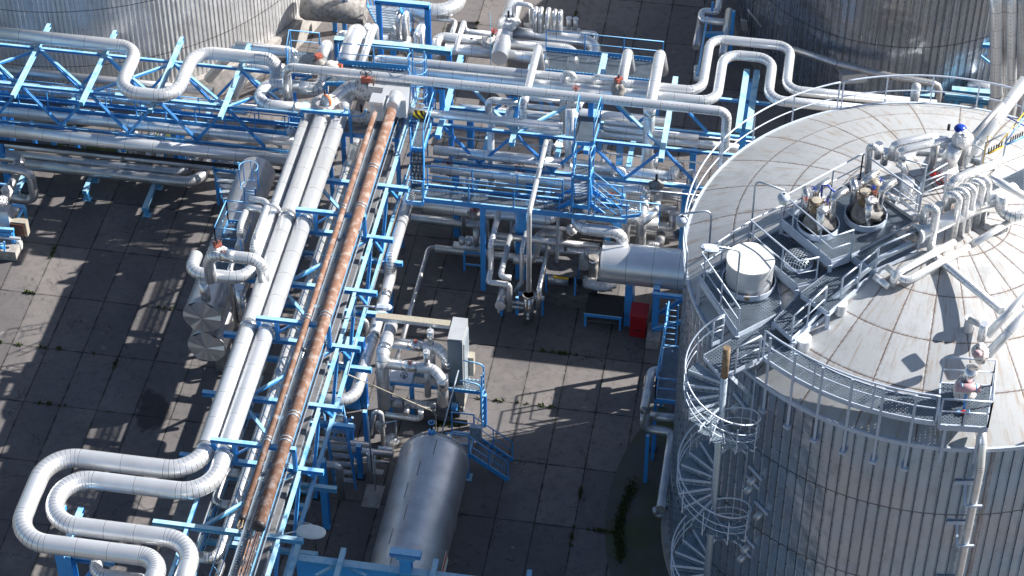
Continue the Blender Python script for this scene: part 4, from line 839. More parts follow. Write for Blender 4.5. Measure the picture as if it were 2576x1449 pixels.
thing('pump','pump under a flat grey roof on blue legs with a yellow plate','pump',bt)
valve('crumpled foil-wrapped pump end and hose beside the drum',U(Z5(1680,1030),1.0),.3,'foil',0,Vector((0,0,1)),'red_oxide',(.75,.35,.3),None,9,name='lagged_pump')
pipe('dark upright lagged pot between the pump and the drum',.2,(Z5(1610,930),1.2),[('z',2.3)],mat='dark_lagging',bands=((Z5(1610,680),.2),))
thing('junction_box','grey box on a post above the pump, left of the dark lagged pot','box',[('box',MB().abox(U(Z5(1480,740),1.8),.35,.3,.6),'pale_sheet'),('riser',MB().tube([U(Z5(1530,700),2.0),U(Z5(1530,570),2.6)],.12,14),'dull_cladding')])
# trolley and red cabinet
c=U(R(2,2)(915,270),.75); d=along(c,AX['y'],R(2,2)(945,60)); e=MB().slab([c+Vector((-.75,0,0)),c+Vector((.75,0,0)),d+Vector((.75,0,0)),d+Vector((-.75,0,0))],.06)
ps=[('top',e,'dark_rubber'),('end_beam',MB().bar(c+Vector((-.78,-.04,-.06)),c+Vector((.78,-.04,-.06)),.05,.14),'blue_paint'),('shelf',MB().abox(c+Vector((0,.25,-.42)),1.5,.5,.04),'dark_concrete')]
for s_ in (-.72,.72): ps.append(('leg',MB().bar(Vector((c.x+s_,c.y+.02,0)),Vector((c.x+s_,c.y+.02,.66)),.09),'blue_paint'))
thing('work_bench','low black-topped bench with a blue end beam between the pump and red cabinet','bench',ps)
c=U(R(2,2)(1262,500),0); w_=.62; dpt=.42; mb=MB().abox((c.x,c.y+dpt/2,.62),w_*1.05,dpt,1.2,-.06); top=MB(); 
top.add([(c.x-.37,c.y-.05,1.22),(c.x+.36,c.y-.08,1.22),(c.x+.38,c.y+.5,1.5),(c.x-.34,c.y+.52,1.5),(c.x-.37,c.y-.05,1.18),(c.x+.36,c.y-.08,1.18),(c.x+.38,c.y+.5,1.2),(c.x-.34,c.y+.52,1.2)],[(0,1,2,3),(0,4,5,1),(1,5,6,2),(2,6,7,3),(3,7,4,0)])
thing('red_cabinet','red metal cabinet with a sloping lid standing alone on the slabs','cabinet',[('body',mb,'red_paint'),('lid',top,'red_paint'),('slot',MB().abox((c.x,c.y-.02,.42),.34,.03,.03),'black_iron')])
# raking frame
q=U(R(2,2)(1435,400),.45); t=U(R(2,2)(1455,40),2.6); ps=[('column',MB().ibeam((q.x,q.y,.45),(q.x,q.y,2.7),.26,.26),'blue_paint')]
for (p0,p1,z0,z1) in ((R(2,2)(1490,250),R(2,2)(1740,100),1.0,2.0),(R(2,2)(1420,420),R(2,2)(1740,270),.5,1.2),(R(2,2)(1410,60),R(2,2)(1740,85),2.6,2.6)):
    a=U(p0,z0); b=U(p1,z1); b.y=a.y; ps.append(('strut',MB().ibeam(a,b,.16,.16),'blue_paint'))
thing('raking_frame','blue raking support frame between the red cabinet and the main tank','frame',ps)
# ================================================================ walkway bridge, stair tower, valve platform
zb_=4.6
b0=U(Z4(740,500),zb_); b1=U(Z4(740,690),zb_); e1=along(b0,AX['x'],F_(1110,590)); bw=b0.y-b1.y
P=[Vector((b0.x,b1.y,zb_)),Vector((e1.x,b1.y,zb_)),Vector((e1.x,b0.y,zb_)),Vector((b0.x,b0.y,zb_))]
ps=[('grating',MB().slab([p+Vector((0,0,.02)) for p in P],.03),'mesh_grating')]
fb=MB()
for y in (b0.y,b1.y): fb.bar((b0.x,y,zb_),(e1.x+.3,y,zb_),.07,.24)
ps.append(('side_beam',fb,'blue_paint'))
hx=along(b0,AX['x'],F_(590,500)).x
ps.append(rail_parts([Vector((b0.x,b1.y,zb_)),Vector((hx-.3,b1.y,zb_))],1.1,1.9,.028,'blue_paint')); ps.append(rail_parts([Vector((b0.x,b0.y,zb_)),Vector((hx-.3,b0.y,zb_))],1.1,1.9,.028,'blue_paint'))
ps.append(rail_parts([Vector((hx+1.1,b1.y,zb_)),Vector((e1.x+1.6,b1.y,zb_))],1.1,1.5,.028,'blue_paint')); ps.append(rail_parts([Vector((hx+1.1,b0.y,zb_)),Vector((e1.x,b0.y,zb_))],1.1,1.5,.028,'blue_paint'))
for pt in (Z5(100,50),(1210,545)): 
    q=along(P[0],AX['x'],pt); ps.append(('column',MB().ibeam((q.x,b1.y,0),(q.x,b1.y,zb_-.1),.2,.2),'blue_paint'))
    break
q=along(P[0],AX['x'],Z5(570,150)); ps.append(('column',MB().abox((q.x,b0.y+.2,zb_/2-.1),.45,.45,zb_-.2),'blue_paint'))
q=along(P[0],AX['x'],F_(450,750)); ps.append(('column',MB().bar((q.x,b1.y+.2,1.2),(q.x,b1.y+.2,zb_-.1),.12),'light_galvanised'))
thing('walkway_bridge','long mesh walkway bridge with blue rails crossing the middle above the drum pipes','walkway',ps)
# end platform right of tower
platform('platform','blue mesh platform at the right end of the walkway bridge by the bulging pipe',[U(F_(1100,560),zb_+.03),U(F_(1290,585),zb_+.03),U(F_(1290,700),zb_+.03),U(F_(1090,720),zb_+.03)],None,rails=(),legs=())
# stair tower in the middle (vertical ladder-like tower with two landings)
tx0=U(F_(600,490),zb_+.1); tx1=U(F_(775,500),zb_+.1); wv=Vector((tx1.x-tx0.x,0,0))
ps=[]
l1=[U(F_(600,600),5.0),U(F_(775,620),5.0),U(F_(775,510),5.0),U(F_(600,490),5.0)]
l2=[U(F_(615,305),6.9),U(F_(775,325),6.9),U(F_(820,225),6.9),U(F_(640,205),6.9)]
for i,l in enumerate((l1,l2)):
    ps.append(('landing',MB().slab(l,.03),'mesh_grating')); ps.append(('landing_frame',frame_mb(l,.06,.2),'blue_paint'))
for p in (l1[0],l1[1],l2[0],l2[1],l1[2],l1[3]): ps.append(('post',MB().bar((p.x,p.y,4.5 if p.z<5.5 else 5.2),(p.x,p.y,p.z+1.1),.06),'blue_paint'))
ps+=stair_parts(l2[0]+Vector((0,-.05,0)),Vector((l2[0].x,l1[0].y+.5,5.05)),wv*.95,7,'blue_paint','light_galvanised')
ps+=stair_parts(Vector((l1[1].x+.05,l1[1].y+.1,5.0)),Vector((l1[1].x+1.3,l1[1].y+.1,3.9)),Vector((0,.8,0)),5,'blue_paint','mesh_grating')
ps+=stair_parts(Vector((l1[0].x-.05,l1[0].y+.1,5.0)),Vector((l1[0].x-1.0,l1[0].y+.1,4.2)),Vector((0,.8,0)),4,'blue_paint','mesh_grating',False)
ps.append(rail_parts([l1[0],l1[1]],1.1,1.1,.026,'blue_paint')); ps.append(rail_parts([l2[3],l2[0]],1.1,1.1,.026,'blue_paint')); ps.append(rail_parts([l2[2],l2[1]],1.1,1.1,.026,'blue_paint'))
thing('stair_tower','narrow blue stair tower with stacked mesh landings in the middle of the bridge','stairs',ps)
# small mesh landing above, with ladder rails
P=[U(C_(625,1420),7.0),U(C_(820,1430),7.0),U(C_(890,1190),7.0),U(C_(670,1170),7.0)]
platform('platform','small mesh landing with pale rails on top of the middle trestle',P,None,rails=((0,3),(1,2)),gr='bar_grating',h=.2,legs=((0,6.3),(1,6.3)))
# stairs beside trestle top going down to the bridge
s0=U(G_(1560,30),6.4); s1=U(G_(1470,480),zb_+.05); wv=U(G_(1690,30),6.4)-s0; wv=Vector((wv.x,0,0))
ps=[('grating',MB().slab([Vector((s0.x,s0.y,6.42)),Vector((s0.x,s1.y+.6,zb_+.1)),Vector((s0.x,s1.y+.6,zb_+.1))+wv,Vector((s0.x,s0.y,6.42))+wv],.03),'mesh_grating')]
ps+=stair_parts(Vector((s0.x,s0.y,6.4)),Vector((s0.x,s1.y+.6,zb_+.08)),wv,9,'blue_paint','mesh_grating')
lp=[Vector((s0.x,s1.y+.6,zb_+.05)),Vector((s0.x,s1.y-.5,zb_+.05)),Vector((b0.x,s1.y-.5,zb_+.05)),Vector((b0.x,s1.y+.6,zb_+.05))]
ps.append(('landing',MB().slab(lp,.03),'mesh_grating')); ps.append(('landing_frame',frame_mb(lp,.06,.2),'blue_paint')); ps.append(rail_parts([lp[0],lp[1],lp[2]],1.1,1.2,.026,'blue_paint'))
up=[Vector((s0.x,s0.y+2.6,6.4)),Vector((s0.x,s0.y,6.4)),Vector((s0.x+wv.x,s0.y,6.4)),Vector((s0.x+wv.x,s0.y+2.6,6.4))]
ps.append(('landing',MB().slab(up,.03),'mesh_grating')); ps.append(('landing_frame',frame_mb(up,.06,.2),'blue_paint')); ps.append(rail_parts([up[2],up[3]],1.1,1.2,.026,'blue_paint'))
thing('stairs','blue mesh stairs from the valve platform down to the walkway bridge','stairs',ps)
# hooped ladder
la=U(T1(1340,1100),7.0); ps=ladder_parts(Vector((la.x,la.y,4.6)),Vector((la.x,la.y,8.6)),Vector((.5,0,0)),cage=(6.6,8.5),co=Vector((0,-1,0)))
ps+=ladder_parts(Vector((la.x+.05,la.y-.2,3.2)),Vector((la.x+.05,la.y-.2,6.6)),Vector((.5,0,0)),cage=(4.6,5.9),co=Vector((0,-1,0)))
thing('caged_ladder','blue hooped ladder rising past the topmost straight pipe','ladder',ps)
# valve platform
P=[U(Z3(330,1440),6.1) if 0 else U(B_(870,1330),6.0),U(B_(1420,1390),6.0),U(B_(1500,1180),6.0),U(B_(950,1130),6.0)]
platform('platform','mesh valve platform under the big lagged valve where the two trestles meet',P,None,rails=(),legs=((0,0),(1,0)),h=.2)
P=[U(B_(300,820),7.0),U(B_(1560,770),7.0),U(B_(1540,690),7.0),U(B_(330,560),7.0)]
zz=7.0; w0=U(T1(130,420+0),zz); 
ua=[U(T1(140,1110),zz),U(T1(1290,1110),zz),U(T1(1290,960),zz),U(T1(330,880),zz)]
platform('platform','upper mesh platform with blue rail behind the topmost straight pipe',ua,None,rails=((3,2),),legs=((0,0),(1,4)),h=.2,toe=.25)
ub=[U(B_(320,700),6.8),U(B_(640,700),6.8),U(B_(650,550),6.8),U(B_(350,520),6.8)]
platform('platform','mesh platform with pale blue rails left of the two small orange valves',ub,None,rails=((0,3,2),),legs=((0,0),(3,0)),h=.2)
# big lagged valve and boxes
vz=7.1; vc=U(Z3(715,490),vz)
body=MB().lump(vc,.62,.46,.46,.14,2,22,2.5); 
wh=wheel(U(Z3(697,262),8.2),.24,Vector((0,.25,1)),.018,5)
thing('lagged_valve','big cracked white lagged valve with red gearbox and black handwheel on the valve platform','valve',[('lagging',body,'lagging'),('gearbox',MB().abox(vc+Vector((0,-.05,.62)),.42,.34,.24,.1),'red_oxide'),('spindle',MB().rod(vc+Vector((0,0,.6)),U(Z3(697,262),8.2),.035),'black_iron'),('handwheel',wh,'black_iron')])
thing('lever','thin rusty lever standing on the big lagged valve','lever',[('lever',MB().tube([U(Z3(795,440),7.7),U(Z3(790,330),8.1),U(Z3(815,300),8.15),U(Z3(800,440),7.7)],.022,6),'brass')])
pipe('silver pipe climbing from the wide pipe into the big lagged valve',.3,(Z3(160,800),6.5),[('w',tuple(U(Z3(240,660),6.75))),('w',tuple(U(Z3(480,450),7.2))),('w',tuple(vc+Vector((-.3,0,0))))],rb=.6,ns=4)
valve('cracked dark lagged valve with a grey disc cap at the head of the wide pipe',U(Z3(150,700),6.9),.4,'lagging',0,Vector((0,0,1)),'red_oxide',(.62,.5,.42),None,11)
dc=U(Z3(140,655),7.5); thing('blind_disc','round grey disc with orange rim standing on the dark lagged valve','disc',[('disc',MB().lathe(dc,[(.01,.02),(.24,.02),(.24,-.06)],24,Vector((-.6,-.8,.2))),'pale_sheet'),('rim',MB().lathe(dc,[(.245,-.02),(.26,-.02),(.26,-.14),(.2,-.14)],24,Vector((-.6,-.8,.2))),'orange_paint')])
dc=U(Z3(350,740),7.0); thing('blind_disc','smaller round grey cap beside the disc with the orange rim','disc',[('disc',MB().lathe(dc,[(.01,.02),(.2,.02),(.2,-.3)],20,Vector((-.6,-.8,.2))),'pale_sheet')])
pipe('short silver pipe from the left heads of the wide pipes back under the platform',.3,(Z3(350,830),6.6),[('y',Z3(500,520))],rb=.3)
valve('lumpy lagged band across the heads of the wide pipes',U(Z3(640,860),6.2),.3,'lagging',0,Vector((0,0,1)),'red_oxide',(1.25,.28,.26),None,13,name='lagged_pipe')
# metal boxes
c=U(Z3(1080,500),7.5); mb=MB(); mb.abox(c+Vector((.1,-.15,-.35)),1.05,1.15,.9); m2=MB().abox(c+Vector((-.75,.25,-.3)),.66,.6,.8)
thing('sheet_box','large L-shaped grey sheet-metal box at the head of the thick rusty pipe','box',[('box',mb,'pale_sheet'),('side_box',m2,'pale_sheet'),('collar',MB().tube([U(Z3(1050,730),zr+.215),U(Z3(1050,730),zr+.215)+Vector((0,.8,0))],.27,28),'bright_cladding')])
c=U(Z3(855,650),7.75); thing('sheet_box','small upright grey sheet-metal box at the head of the thin rusty pipe','box',[('box',MB().abox(c+Vector((0,0,-.3)),.55,.6,.95),'pale_sheet')])
# top left rail frame over wide pipes
thing('goalpost_gantry','blue frame over the heads of the three wide pipes with bent pipe rails','support frame',[('beam',ib(U(B_(450,1105),7.2),U(B_(950,1150),7.2),.16,.16),'blue_paint')]+[('leg',MB().bar(U(p,7.15),U(p,7.15)-Vector((0,0,1.5)),.12),'blue_paint') for p in (B_(460,1110),B_(765,1140),B_(945,1150))]+[('bent_rail',MB().tube([U(B_(890,1130),7.2),U(B_(895,1090),7.6),U(B_(930,1100),7.6),U(B_(945,1165),7.2),U(B_(1080,1175),7.2),U(B_(1110,1100),7.7)],.03,6),'blue_paint')])
valve('small valve with an orange head on the upper mesh platform',U(T1(235,900),7.5),.25,'lagging',.12,Vector((1,0,0)),'red_oxide',(.33,.28,.22),'orange_paint',15,rise=.2)
valve('small lagged valve with a reddish wheel left of the one with the orange head',U(T1(60,870),7.3),.28,'dark_lagging',.14,Vector((0,0,1)),'red_oxide',(.36,.33,.3),'red_oxide',16,rise=.15)
pipe('white pipe leaning up from the valve with the reddish wheel',.24,(T1(85,800),7.3),[('y',T1(185,560)),('z',5.8)],rb=.45,ns=4)
pipe('broad white pipe leaning up behind the upper blue rail',.37,(T1(400,880),7.0),[('y',T1(590,350)),('z',5.0)],rb=.7,ns=4)
pipe('white pipe leaning up right of the broad one behind the upper blue rail',.17,(T1(620,900),6.6),[('y',T1(840,340)),('z',5.4)],rb=.3,ns=4)
pipe('short white pipe tucked between the broad leaning pipe and its neighbour',.14,(T1(690,430),6.2),[('y',T1(745,320)),('z',4.8)],rb=.3,ns=4)
pipe('elbow pipe behind the broad leaning pipe',.2,(T1(350,640),4.4),[('z',5.1),('x',T1(460,470))],rb=.3,ns=3)
# U pipe beside the upper-left of the junction
pipe('silver U-shaped pipe lying open to the right near the junction',.26,(B_(720,900),6.0) ,[('x',B_(90,850)),('y',B_(-10,1040)),('x',B_(540,1110))],rb=.6,ns=5,bands=((B_(400,1080),.1),))
pipe('silver elbow below the platform left of the small orange valves',.26,(B_(690,760),6.3),[('y',B_(640,900)),('x',B_(440,880))],rb=.5,ns=5)
pipe('white pipe bending out of the left edge of the junction',.25,(B_(-200,470),5.8),[('x',B_(400,500)),('y',B_(380,640))],rb=.6,ns=5)
pipe('leaning white pipe behind the flat U dip, nearer the left tank',.22,(R(0,0)(2100,790),2.6),[('w',tuple(U(R(0,0)(2380,470),5.2))),('x',1.6)],rb=.6,ns=5)
pipe('second leaning white pipe behind the flat U dip, nearer the junction',.24,(R(0,0)(2340,980),2.6),[('w',tuple(U(R(0,0)(2500,660),4.0))),('x',1.6)],rb=.6,ns=5)
# ================================================================ upper middle: frame, ladder-stairs, headers
fz=6.4
a=U(T1(270,545),fz-.4); b=U(T1(1860,700),fz-.4); b.y=a.y
ps=[('beam',ib(a,b,.28,.26),'old_blue_paint')]
for f in (.02,.5,.98): q=a.lerp(b,f); ps.append(('leg',MB().ibeam((q.x,q.y,0),(q.x,q.y,fz-.55),.2,.2),'blue_paint'))
thing('support_beam','long pale blue beam behind the upper blue rail','beam',ps)
a=U(T1(820,10),6.2); b=U(T1(1560,90),6.2); b.y=a.y; ps=[('beam',ib(a,b,.24,.24),'blue_paint'),('leg',MB().ibeam((a.x+.15,a.y,0),(a.x+.15,a.y,6.1),.22,.22),'blue_paint'),('leg',MB().ibeam((b.x-.1,b.y,0),(b.x-.1,b.y,6.1),.24,.24),'blue_paint'),('chain',MB().rod((a.x+5.1,a.y,6.1),(a.x+5.1,a.y,3.2),.012,5),'old_blue_paint')]
thing('portal_frame','tall blue portal frame near the top edge over the pair of bent white pipes','frame',ps)
s0=U(T1(770,40),4.3); s1=U(T1(700,430),.6); s1.x=s0.x-.2; s0.x=s1.x
thing('stairs','steep grey-stepped stairs with blue rails at the top edge','stairs',stair_parts(Vector((s0.x,s0.y,4.2)),Vector((s0.x,s1.y,.6)),Vector((1.5,0,0)),11,'blue_paint','light_galvanised'))
pipe('wide silver pipe sweeping round at the top edge',.36,(T1(1080,100),2.0),[('x',T1(1900,160)),('y',T1(2100,-150))],rb=1.5,ns=8)
pipe('silver pipe under the wide sweeping one at the top edge',.27,(T1(1040,190),1.4),[('x',T1(1500,260)),('y',T1(1520,600))],rb=.6,ns=4)
pipe('thin silver pipe with a wrapped elbow near the top edge',.12,(T1(1500,240),1.5),[('x',T1(1920,285)),('y',T1(1850,470))],rb=.25,ns=3)
_,_=pipe('left of the two bent white pipes under the tall portal frame',.13,(T1(1140,520),2.4),[('z',3.6),('y',T1(1370,210)),('z',1.2)],rb=.25,ns=3)
_,_=pipe('right of the two bent white pipes under the tall portal frame',.13,(T1(1225,540),2.4),[('z',3.6),('y',T1(1450,215)),('z',1.2)],rb=.25,ns=3)
for i,(p,lab) in enumerate(((T1(1375,440),'first upright thin pipe right of the bent white pair'),(T1(1455,450),'second upright thin pipe right of the bent white pair'))):
    pipe(lab,.09,(p,3.2),[('z',.4)])
c=U(T1(830,540),2.1); d=along(c,AX['x'],T1(1300,570)); thing('header_drum','white horizontal header drum under the bent white pipes','drum',[('body',MB().tube([c,d],.3,24),'bright_cladding'),('safety_valve',MB().lump(U(T1(1075,470),2.8),.12,.12,.26,.2,5),'foil'),('safety_valve',MB().lump(U(T1(1020,490),2.6),.1,.1,.18,.2,6),'foil'),('valve_head',MB().lump(U(T1(1072,385),3.4),.1,.1,.12,.1,8),'pale_sheet')])
# dirty lagged drum at the top left corner
c=U(T1(60,110),2.2); d=along(c,AX['x'],T1(700,130)); ps=[('lagging',MB().tube([c-Vector((.6,0,0)),c,c.lerp(d,.5)+Vector((0,0,.03)),d],.62,24),'dark_lagging'),('end_dome',MB().lathe(c-Vector((.6,0,0)),[(.62,0),(.52,.22),(.01,.34)],24,Vector((-1,0,0))),'dark_lagging')]
for i,(p,q) in enumerate(((T1(370,20),T1(375,230)),(T1(445,-20),T1(450,230)),(T1(545,160),T1(545,240)),(T1(625,160),T1(625,245)))):
    ps.append(('riser',MB().tube([U(p,3.2),U(q,1.9)] if 0 else [Vector((U(q,1.9).x,U(q,1.9).y,3.2 if i<2 else 2.35)),U(q,1.9)],.11,14),'dull_cladding'))
thing('lagged_drum','dirty lagged drum with four risers beside the left tank at the top edge','drum',ps)
c=U(T1(300,260),1.6); d=along(c,AX['x'],T1(520,290)); thing('manifold','white collecting pipe on blue feet below the dirty lagged drum','pipe',[('body',MB().tube([c,d],.17,18),'bright_cladding')]+[('foot',MB().ibeam((U(p,0).x,U(p,0).y,0),(U(p,0).x,U(p,0).y,1.3),.18,.18),'blue_paint') for p in (T1(280,430),T1(410,440))])
# right of it: vertical-ish big header with branches
_,_=pipe('wide silver header leaning up to the top edge with three branches',.4,(T2(620,790),1.9),[('y',T2(760,250)),('z',2.6),('y',T2(900,-200))] if 0 else [('y',T2(860,-250))],ns=3)
valve('lumpy joint on top of the wide leaning header',U(T2(750,310),2.3),.4,'pale_sheet',0,Vector((0,0,1)),'red_oxide',(.5,.55,.3),None,20,name='pipe_joint')
pipe('uppermost of the three branches sweeping right from the leaning header',.29,(T2(830,450),1.9),[('x',T2(1870,560)),('y',T2(1960,700)),('z',.4)] if 0 else [('x',T2(1960,560)),('y',T2(1900,900))],rb=1.1,ns=9)
pipe('middle one of the three branches sweeping right from the leaning header',.27,(T2(780,600),1.8),[('x',T2(1660,690)),('y',T2(1620,900))],rb=1.0,ns=9)
pipe('lowest of the three branches sweeping right from the leaning header',.27,(T2(740,750),1.7),[('x',T2(1240,810)),('y',T2(1220,920))],rb=.7,ns=6)
pipe('silver pipe with an arrow running left from the leaning header, upper',.22,(T2(560,570),1.8),[('x',T1(1680,520)),('y',T1(1650,620)),('z',.3)],rb=.4,ns=4)
pipe('silver pipe with an arrow running left from the leaning header, lower',.28,(T2(620,730),1.5),[('x',T1(1780,640))],rb=.4,ns=4)
valve('white lagged valve with a red wheel left of the leaning header',U(T2(495,570),1.9),.3,'lagging',.14,Vector((.3,0,1)),'red_paint',(.42,.34,.34),None,21)
pipe('slim stub pipe with a black end above the lagged valve with the red wheel',.12,(T2(510,460),2.6),[('x',T2(130,430)),('z',3.1),('y',T2(-60,880)),] if 0 else [('x',T2(150,425)),('z',3.2),('y',T2(-20,700))],rb=.25,ns=3)
# five arches
for i,(p,q,lab) in enumerate(((T2(1110,420),T2(1150,100),'first of five arched thin pipes'),(T2(1180,425),T2(1230,105),'second of five arched thin pipes'),(T2(1275,450),T2(1320,110),'third of five arched thin pipes'),(T2(1370,440),T2(1395,130),'fourth of five arched thin pipes'),(T2(1445,445),T2(1485,145),'fifth of five arched thin pipes'))):
    a=U(p,2.2); top=3.25; pipe(lab+', counted from the left, on the upper branch pipe',.105,a,[('z',top),('y',q),('z',1.2)],rb=.16,ns=2,group='arched thin pipes')
c=U(T2(970,355),1.2); d=along(c,AX['x'],T2(1720,430)); ps=[('body',MB().tube([c,d],.15,18),'pale_sheet')]
for p in (T2(1570,400),T2(1660,410)): 
    q=along(c,AX['x'],p); ps.append(('stub',MB().tube([q,q+Vector((0,0,.7))],.11,14),'pale_sheet')); ps.append(('cap',MB().tube([q+Vector((0,0,.7)),q+Vector((0,0,.73))],.14,14),'pale_sheet'))
ps.append(('blind',MB().tube([c-Vector((.1,0,0)),c],.19,14),'black_iron'))
thing('manifold','thin manifold pipe with two capped stubs behind the five arched pipes','pipe',ps)
pipe('thin pipe leaving the manifold to the right and turning down',.12,(T2(1720,440),1.2),[('x',T2(1950,480)),('y',T2(1940,580))],rb=.2,ns=3)
pipe('thin portal-shaped pipe left of the five arched pipes',.11,(T2(825,260),2.4),[('z',3.3),('x',T2(1060,90)),('z',1.3)],rb=.2,ns=2)
# blue walkway behind the loop pipes
zc=3.4; P=[U(T2(1200,930),zc),U(T2(2130,960),zc),U(T2(2140,900),zc),U(T2(1215,815),zc)]
P[1].y=P[0].y; P[2].y=P[3].y=P[0].y+1.3; P[3].x=P[0].x; P[2].x=P[1].x=P[0].x+5.2
platform('walkway','short blue railed walkway behind the loop pipes near the three branches',P,None,rails=((3,2),),legs=((0,0),(1,0)),toe=.2,cat='walkway')
a=U(T2(2060,750),4.5); b=along(a,AX['y'],T2(2030,940)); thing('crossbeam','pale blue beam end sticking up behind the loop pipes','beam',[('beam',ib(a,b-Vector((0,.8,0)),.26,.2),'old_blue_paint'),('leg',MB().ibeam((b.x,b.y,0),(b.x,b.y,4.3),.2,.2),'blue_paint')])
# right: pipes by the dark tank
pipe('silver pipe hairpin beside the dark back tank, upper',.16,(C_(2120,-200),2.6),[('y',C_(2110,130)),('x',C_(1910,130)),('y',C_(1895,200)),('x',C_(2140,215))],rb=.22,ns=3)
pipe('grey pipe running down from the hairpin beside the dark back tank',.17,(C_(1905,170),2.3),[('y',C_(1870,480))],rb=.2,ns=3,mat='dull_cladding')
pipe('silver pipe along the left side of the dark back tank',.19,(C_(2190,110),1.7),[('y',C_(2130,560))],rb=.2,ns=3)
for i,y in enumerate((680,720,760)): 
    c=U(C_(1860,y),1.0+.0*i); thing('round_float','%s of three small silver discs in a row beside the loop pipes'%('top','middle','lowest')[i],'disc',[('body',MB().lathe(c,[(.01,.06),(.14,.05),(.14,-.25)],16),'pale_sheet')])
a=U(C_(1965,170),3.6); b=U(C_(1905,760),.3); ps=[('post',MB().bar(U(C_(2230,110),3.0),Vector((U(C_(2230,110),3.0).x,U(C_(2230,110),3.0).y,0)),.16),'blue_paint'),('post',MB().bar(U(C_(2020,20),3.2),Vector((U(C_(2020,20),3.2).x,U(C_(2020,20),3.2).y,0)),.1),'blue_paint'),('rail',MB().bar(U(C_(1965,170),2.6),along(U(C_(1965,170),2.6),AX['y'],C_(1905,760)),.1,.1),'blue_paint'),('crossbeam',MB().bar(U(C_(1950,345),2.0),U(C_(2130,345),2.0),.2,.2),'blue_paint')]
thing('pipe_trestle','blue frame holding the pipes beside the dark back tank','frame',ps)
# double column under the loops right
q=U((1880,168),ZU); ps=[]
for dx in (0,.42): ps.append(('post',MB().ibeam((q.x+dx,q.y-.1,ZU-.15),(q.x+dx-.0,q.y-4.1,ZU-.15),.26,.24),'old_blue_paint'))
for dx in (.2,): 
    for yy in (-.5,-3.8): ps.append(('column',MB().ibeam((q.x+dx,q.y+yy,0),(q.x+dx,q.y+yy,ZU-.3),.26,.26),'blue_paint'))
thing('double_beam','pair of long pale teal beams side by side under the rounder loop','beam',ps)
c=R(3,0); pipe('thin pipe running behind the main tank along the wall of the dark back tank',.16,(c(250,500),3.0),[('p',c(700,640),3.0),('p',c(1240,770),3.0),('p',c(1730,850),3.0),('z',1.2)],rb=.3,ns=2,mat='dull_cladding')
a=U(c(1780,415),3.6); b=U(c(2240,470),3.6); b.y=a.y; m=a.lerp(b,.52); ps=[('arm',ib(a,b,.2,.2),'blue_paint'),('column',MB().ibeam((m.x,m.y,.3),(m.x,m.y,3.5),.3,.26),'blue_paint'),('brace',MB().bar((m.x+.1,m.y,3.4),(m.x+1.9,m.y,2.0),.08),'blue_paint')]
thing('pipe_support','blue T-shaped support in front of the dark back tank','pipe support',ps)
ps=[]
for p0,p1,z in ((c(1370,940),c(1700,970),1.4),(c(1780,960),c(2250,1010),1.5),(c(1850,900),c(2240,930),1.9),(c(1780,985),c(2220,1030),1.2)):
    a=U(p0,z);b=U(p1,z);b.y=a.y; ps.append(('beam',ib(a,b,.3,.18),'old_blue_paint'))
for p in (c(1900,1000),c(2150,1020)): q=U(p,1.2); ps.append(('foot',MB().bar((q.x,q.y,0),(q.x,q.y,1.3),.16),'old_blue_paint'))
thing('beam_stack','low stack of teal beams at the foot of the T-shaped support','beams',ps)
pipe('capped white stub rising behind the far rail of the main tank',.165,(c(1470,1025),13.3),[('z',14.0)],rb=.2); 
thing('dome_cap','rounded white cap on the stub behind the far rail','cap',[('cap',MB().lathe(U(c(1470,1025),13.3)+Vector((0,0,.7)),[(.175,-.03),(.165,.06),(.09,.13),(.01,.15)],20),'pale_sheet')])
pipe('white pipe lying behind the teal beam stack',.3,(c(2000,880),1.6),[('x',c(2400,860))],rb=.2)
# tall vertical pipes, top right corner
for i,(x0,x1,yb_,r_,lab) in enumerate(((2295,2300,950,.27,'widest upright white pipe at the top right corner'),(2380,2390,900,.16,'thin dark upright pipe second from the left at the top right corner'),(2450,2460,1000,.24,'upright white pipe with a step, third at the top right corner'),(2560,2565,1100,.24,'rightmost upright dull pipe at the top right corner'))):
    a=U(c(x1,yb_),5.0); P_=[a-Vector((0,0,3)),a,U(c(x0,-100),9.0)]
    pipe(lab,r_,Vector((a.x,a.y,1.5)),[('w',tuple(a)),('w',tuple(U(c(x0,100),9.5))),('w',tuple(U(c(x0,-200),11.0)))],mat='bright_cladding' if i in (0,2) else 'dull_cladding',rb=.3,ns=3)
# ================================================================ on top of the main tank
K=R(4,1) if 0 else R(3,1); KB=R(3,2); KT=R(3,0)
gp='grey_paint'
def TP(r,deg,z): a=math.radians(deg); return Vector((TC.x+r*math.cos(a),TC.y+r*math.sin(a),z))
def angp(p,z): q=U(p,z); return math.degrees(math.atan2(q.y-TC.y,q.x-TC.x))
# far and left guard rail
aL=angp((1738,690),14.2)%360; aR=angp((2285,245),14.2)%360
def arc(r,a,b,z,n): return [TP(r,a+(b-a)*i/n,z) for i in range(n+1)]
segs=[(aL,aL-40,'left part of the main tank guard rail, from white drum to loop pipes'),(aL-41,aL-78,'middle far part of the main tank guard rail, before the loop pipes'),(aL-79,50,'far right part of the main tank guard rail, before the dark back tank')]
for a,b,l in segs:
    pth=arc(TR+.12,a,b,TH-.25,24); ps=[rail_parts(pth,1.45,1.75,.032,gp,posts=True)]
    
    for e in (pth[0],pth[-1]): ps.append(('end_loop',MB().rod(e+Vector((0,0,.75)),e+Vector((0,0,1.45)),.03),gp))
    thing('guard_rail',l,'railing',ps,'guard rails round the main tank')
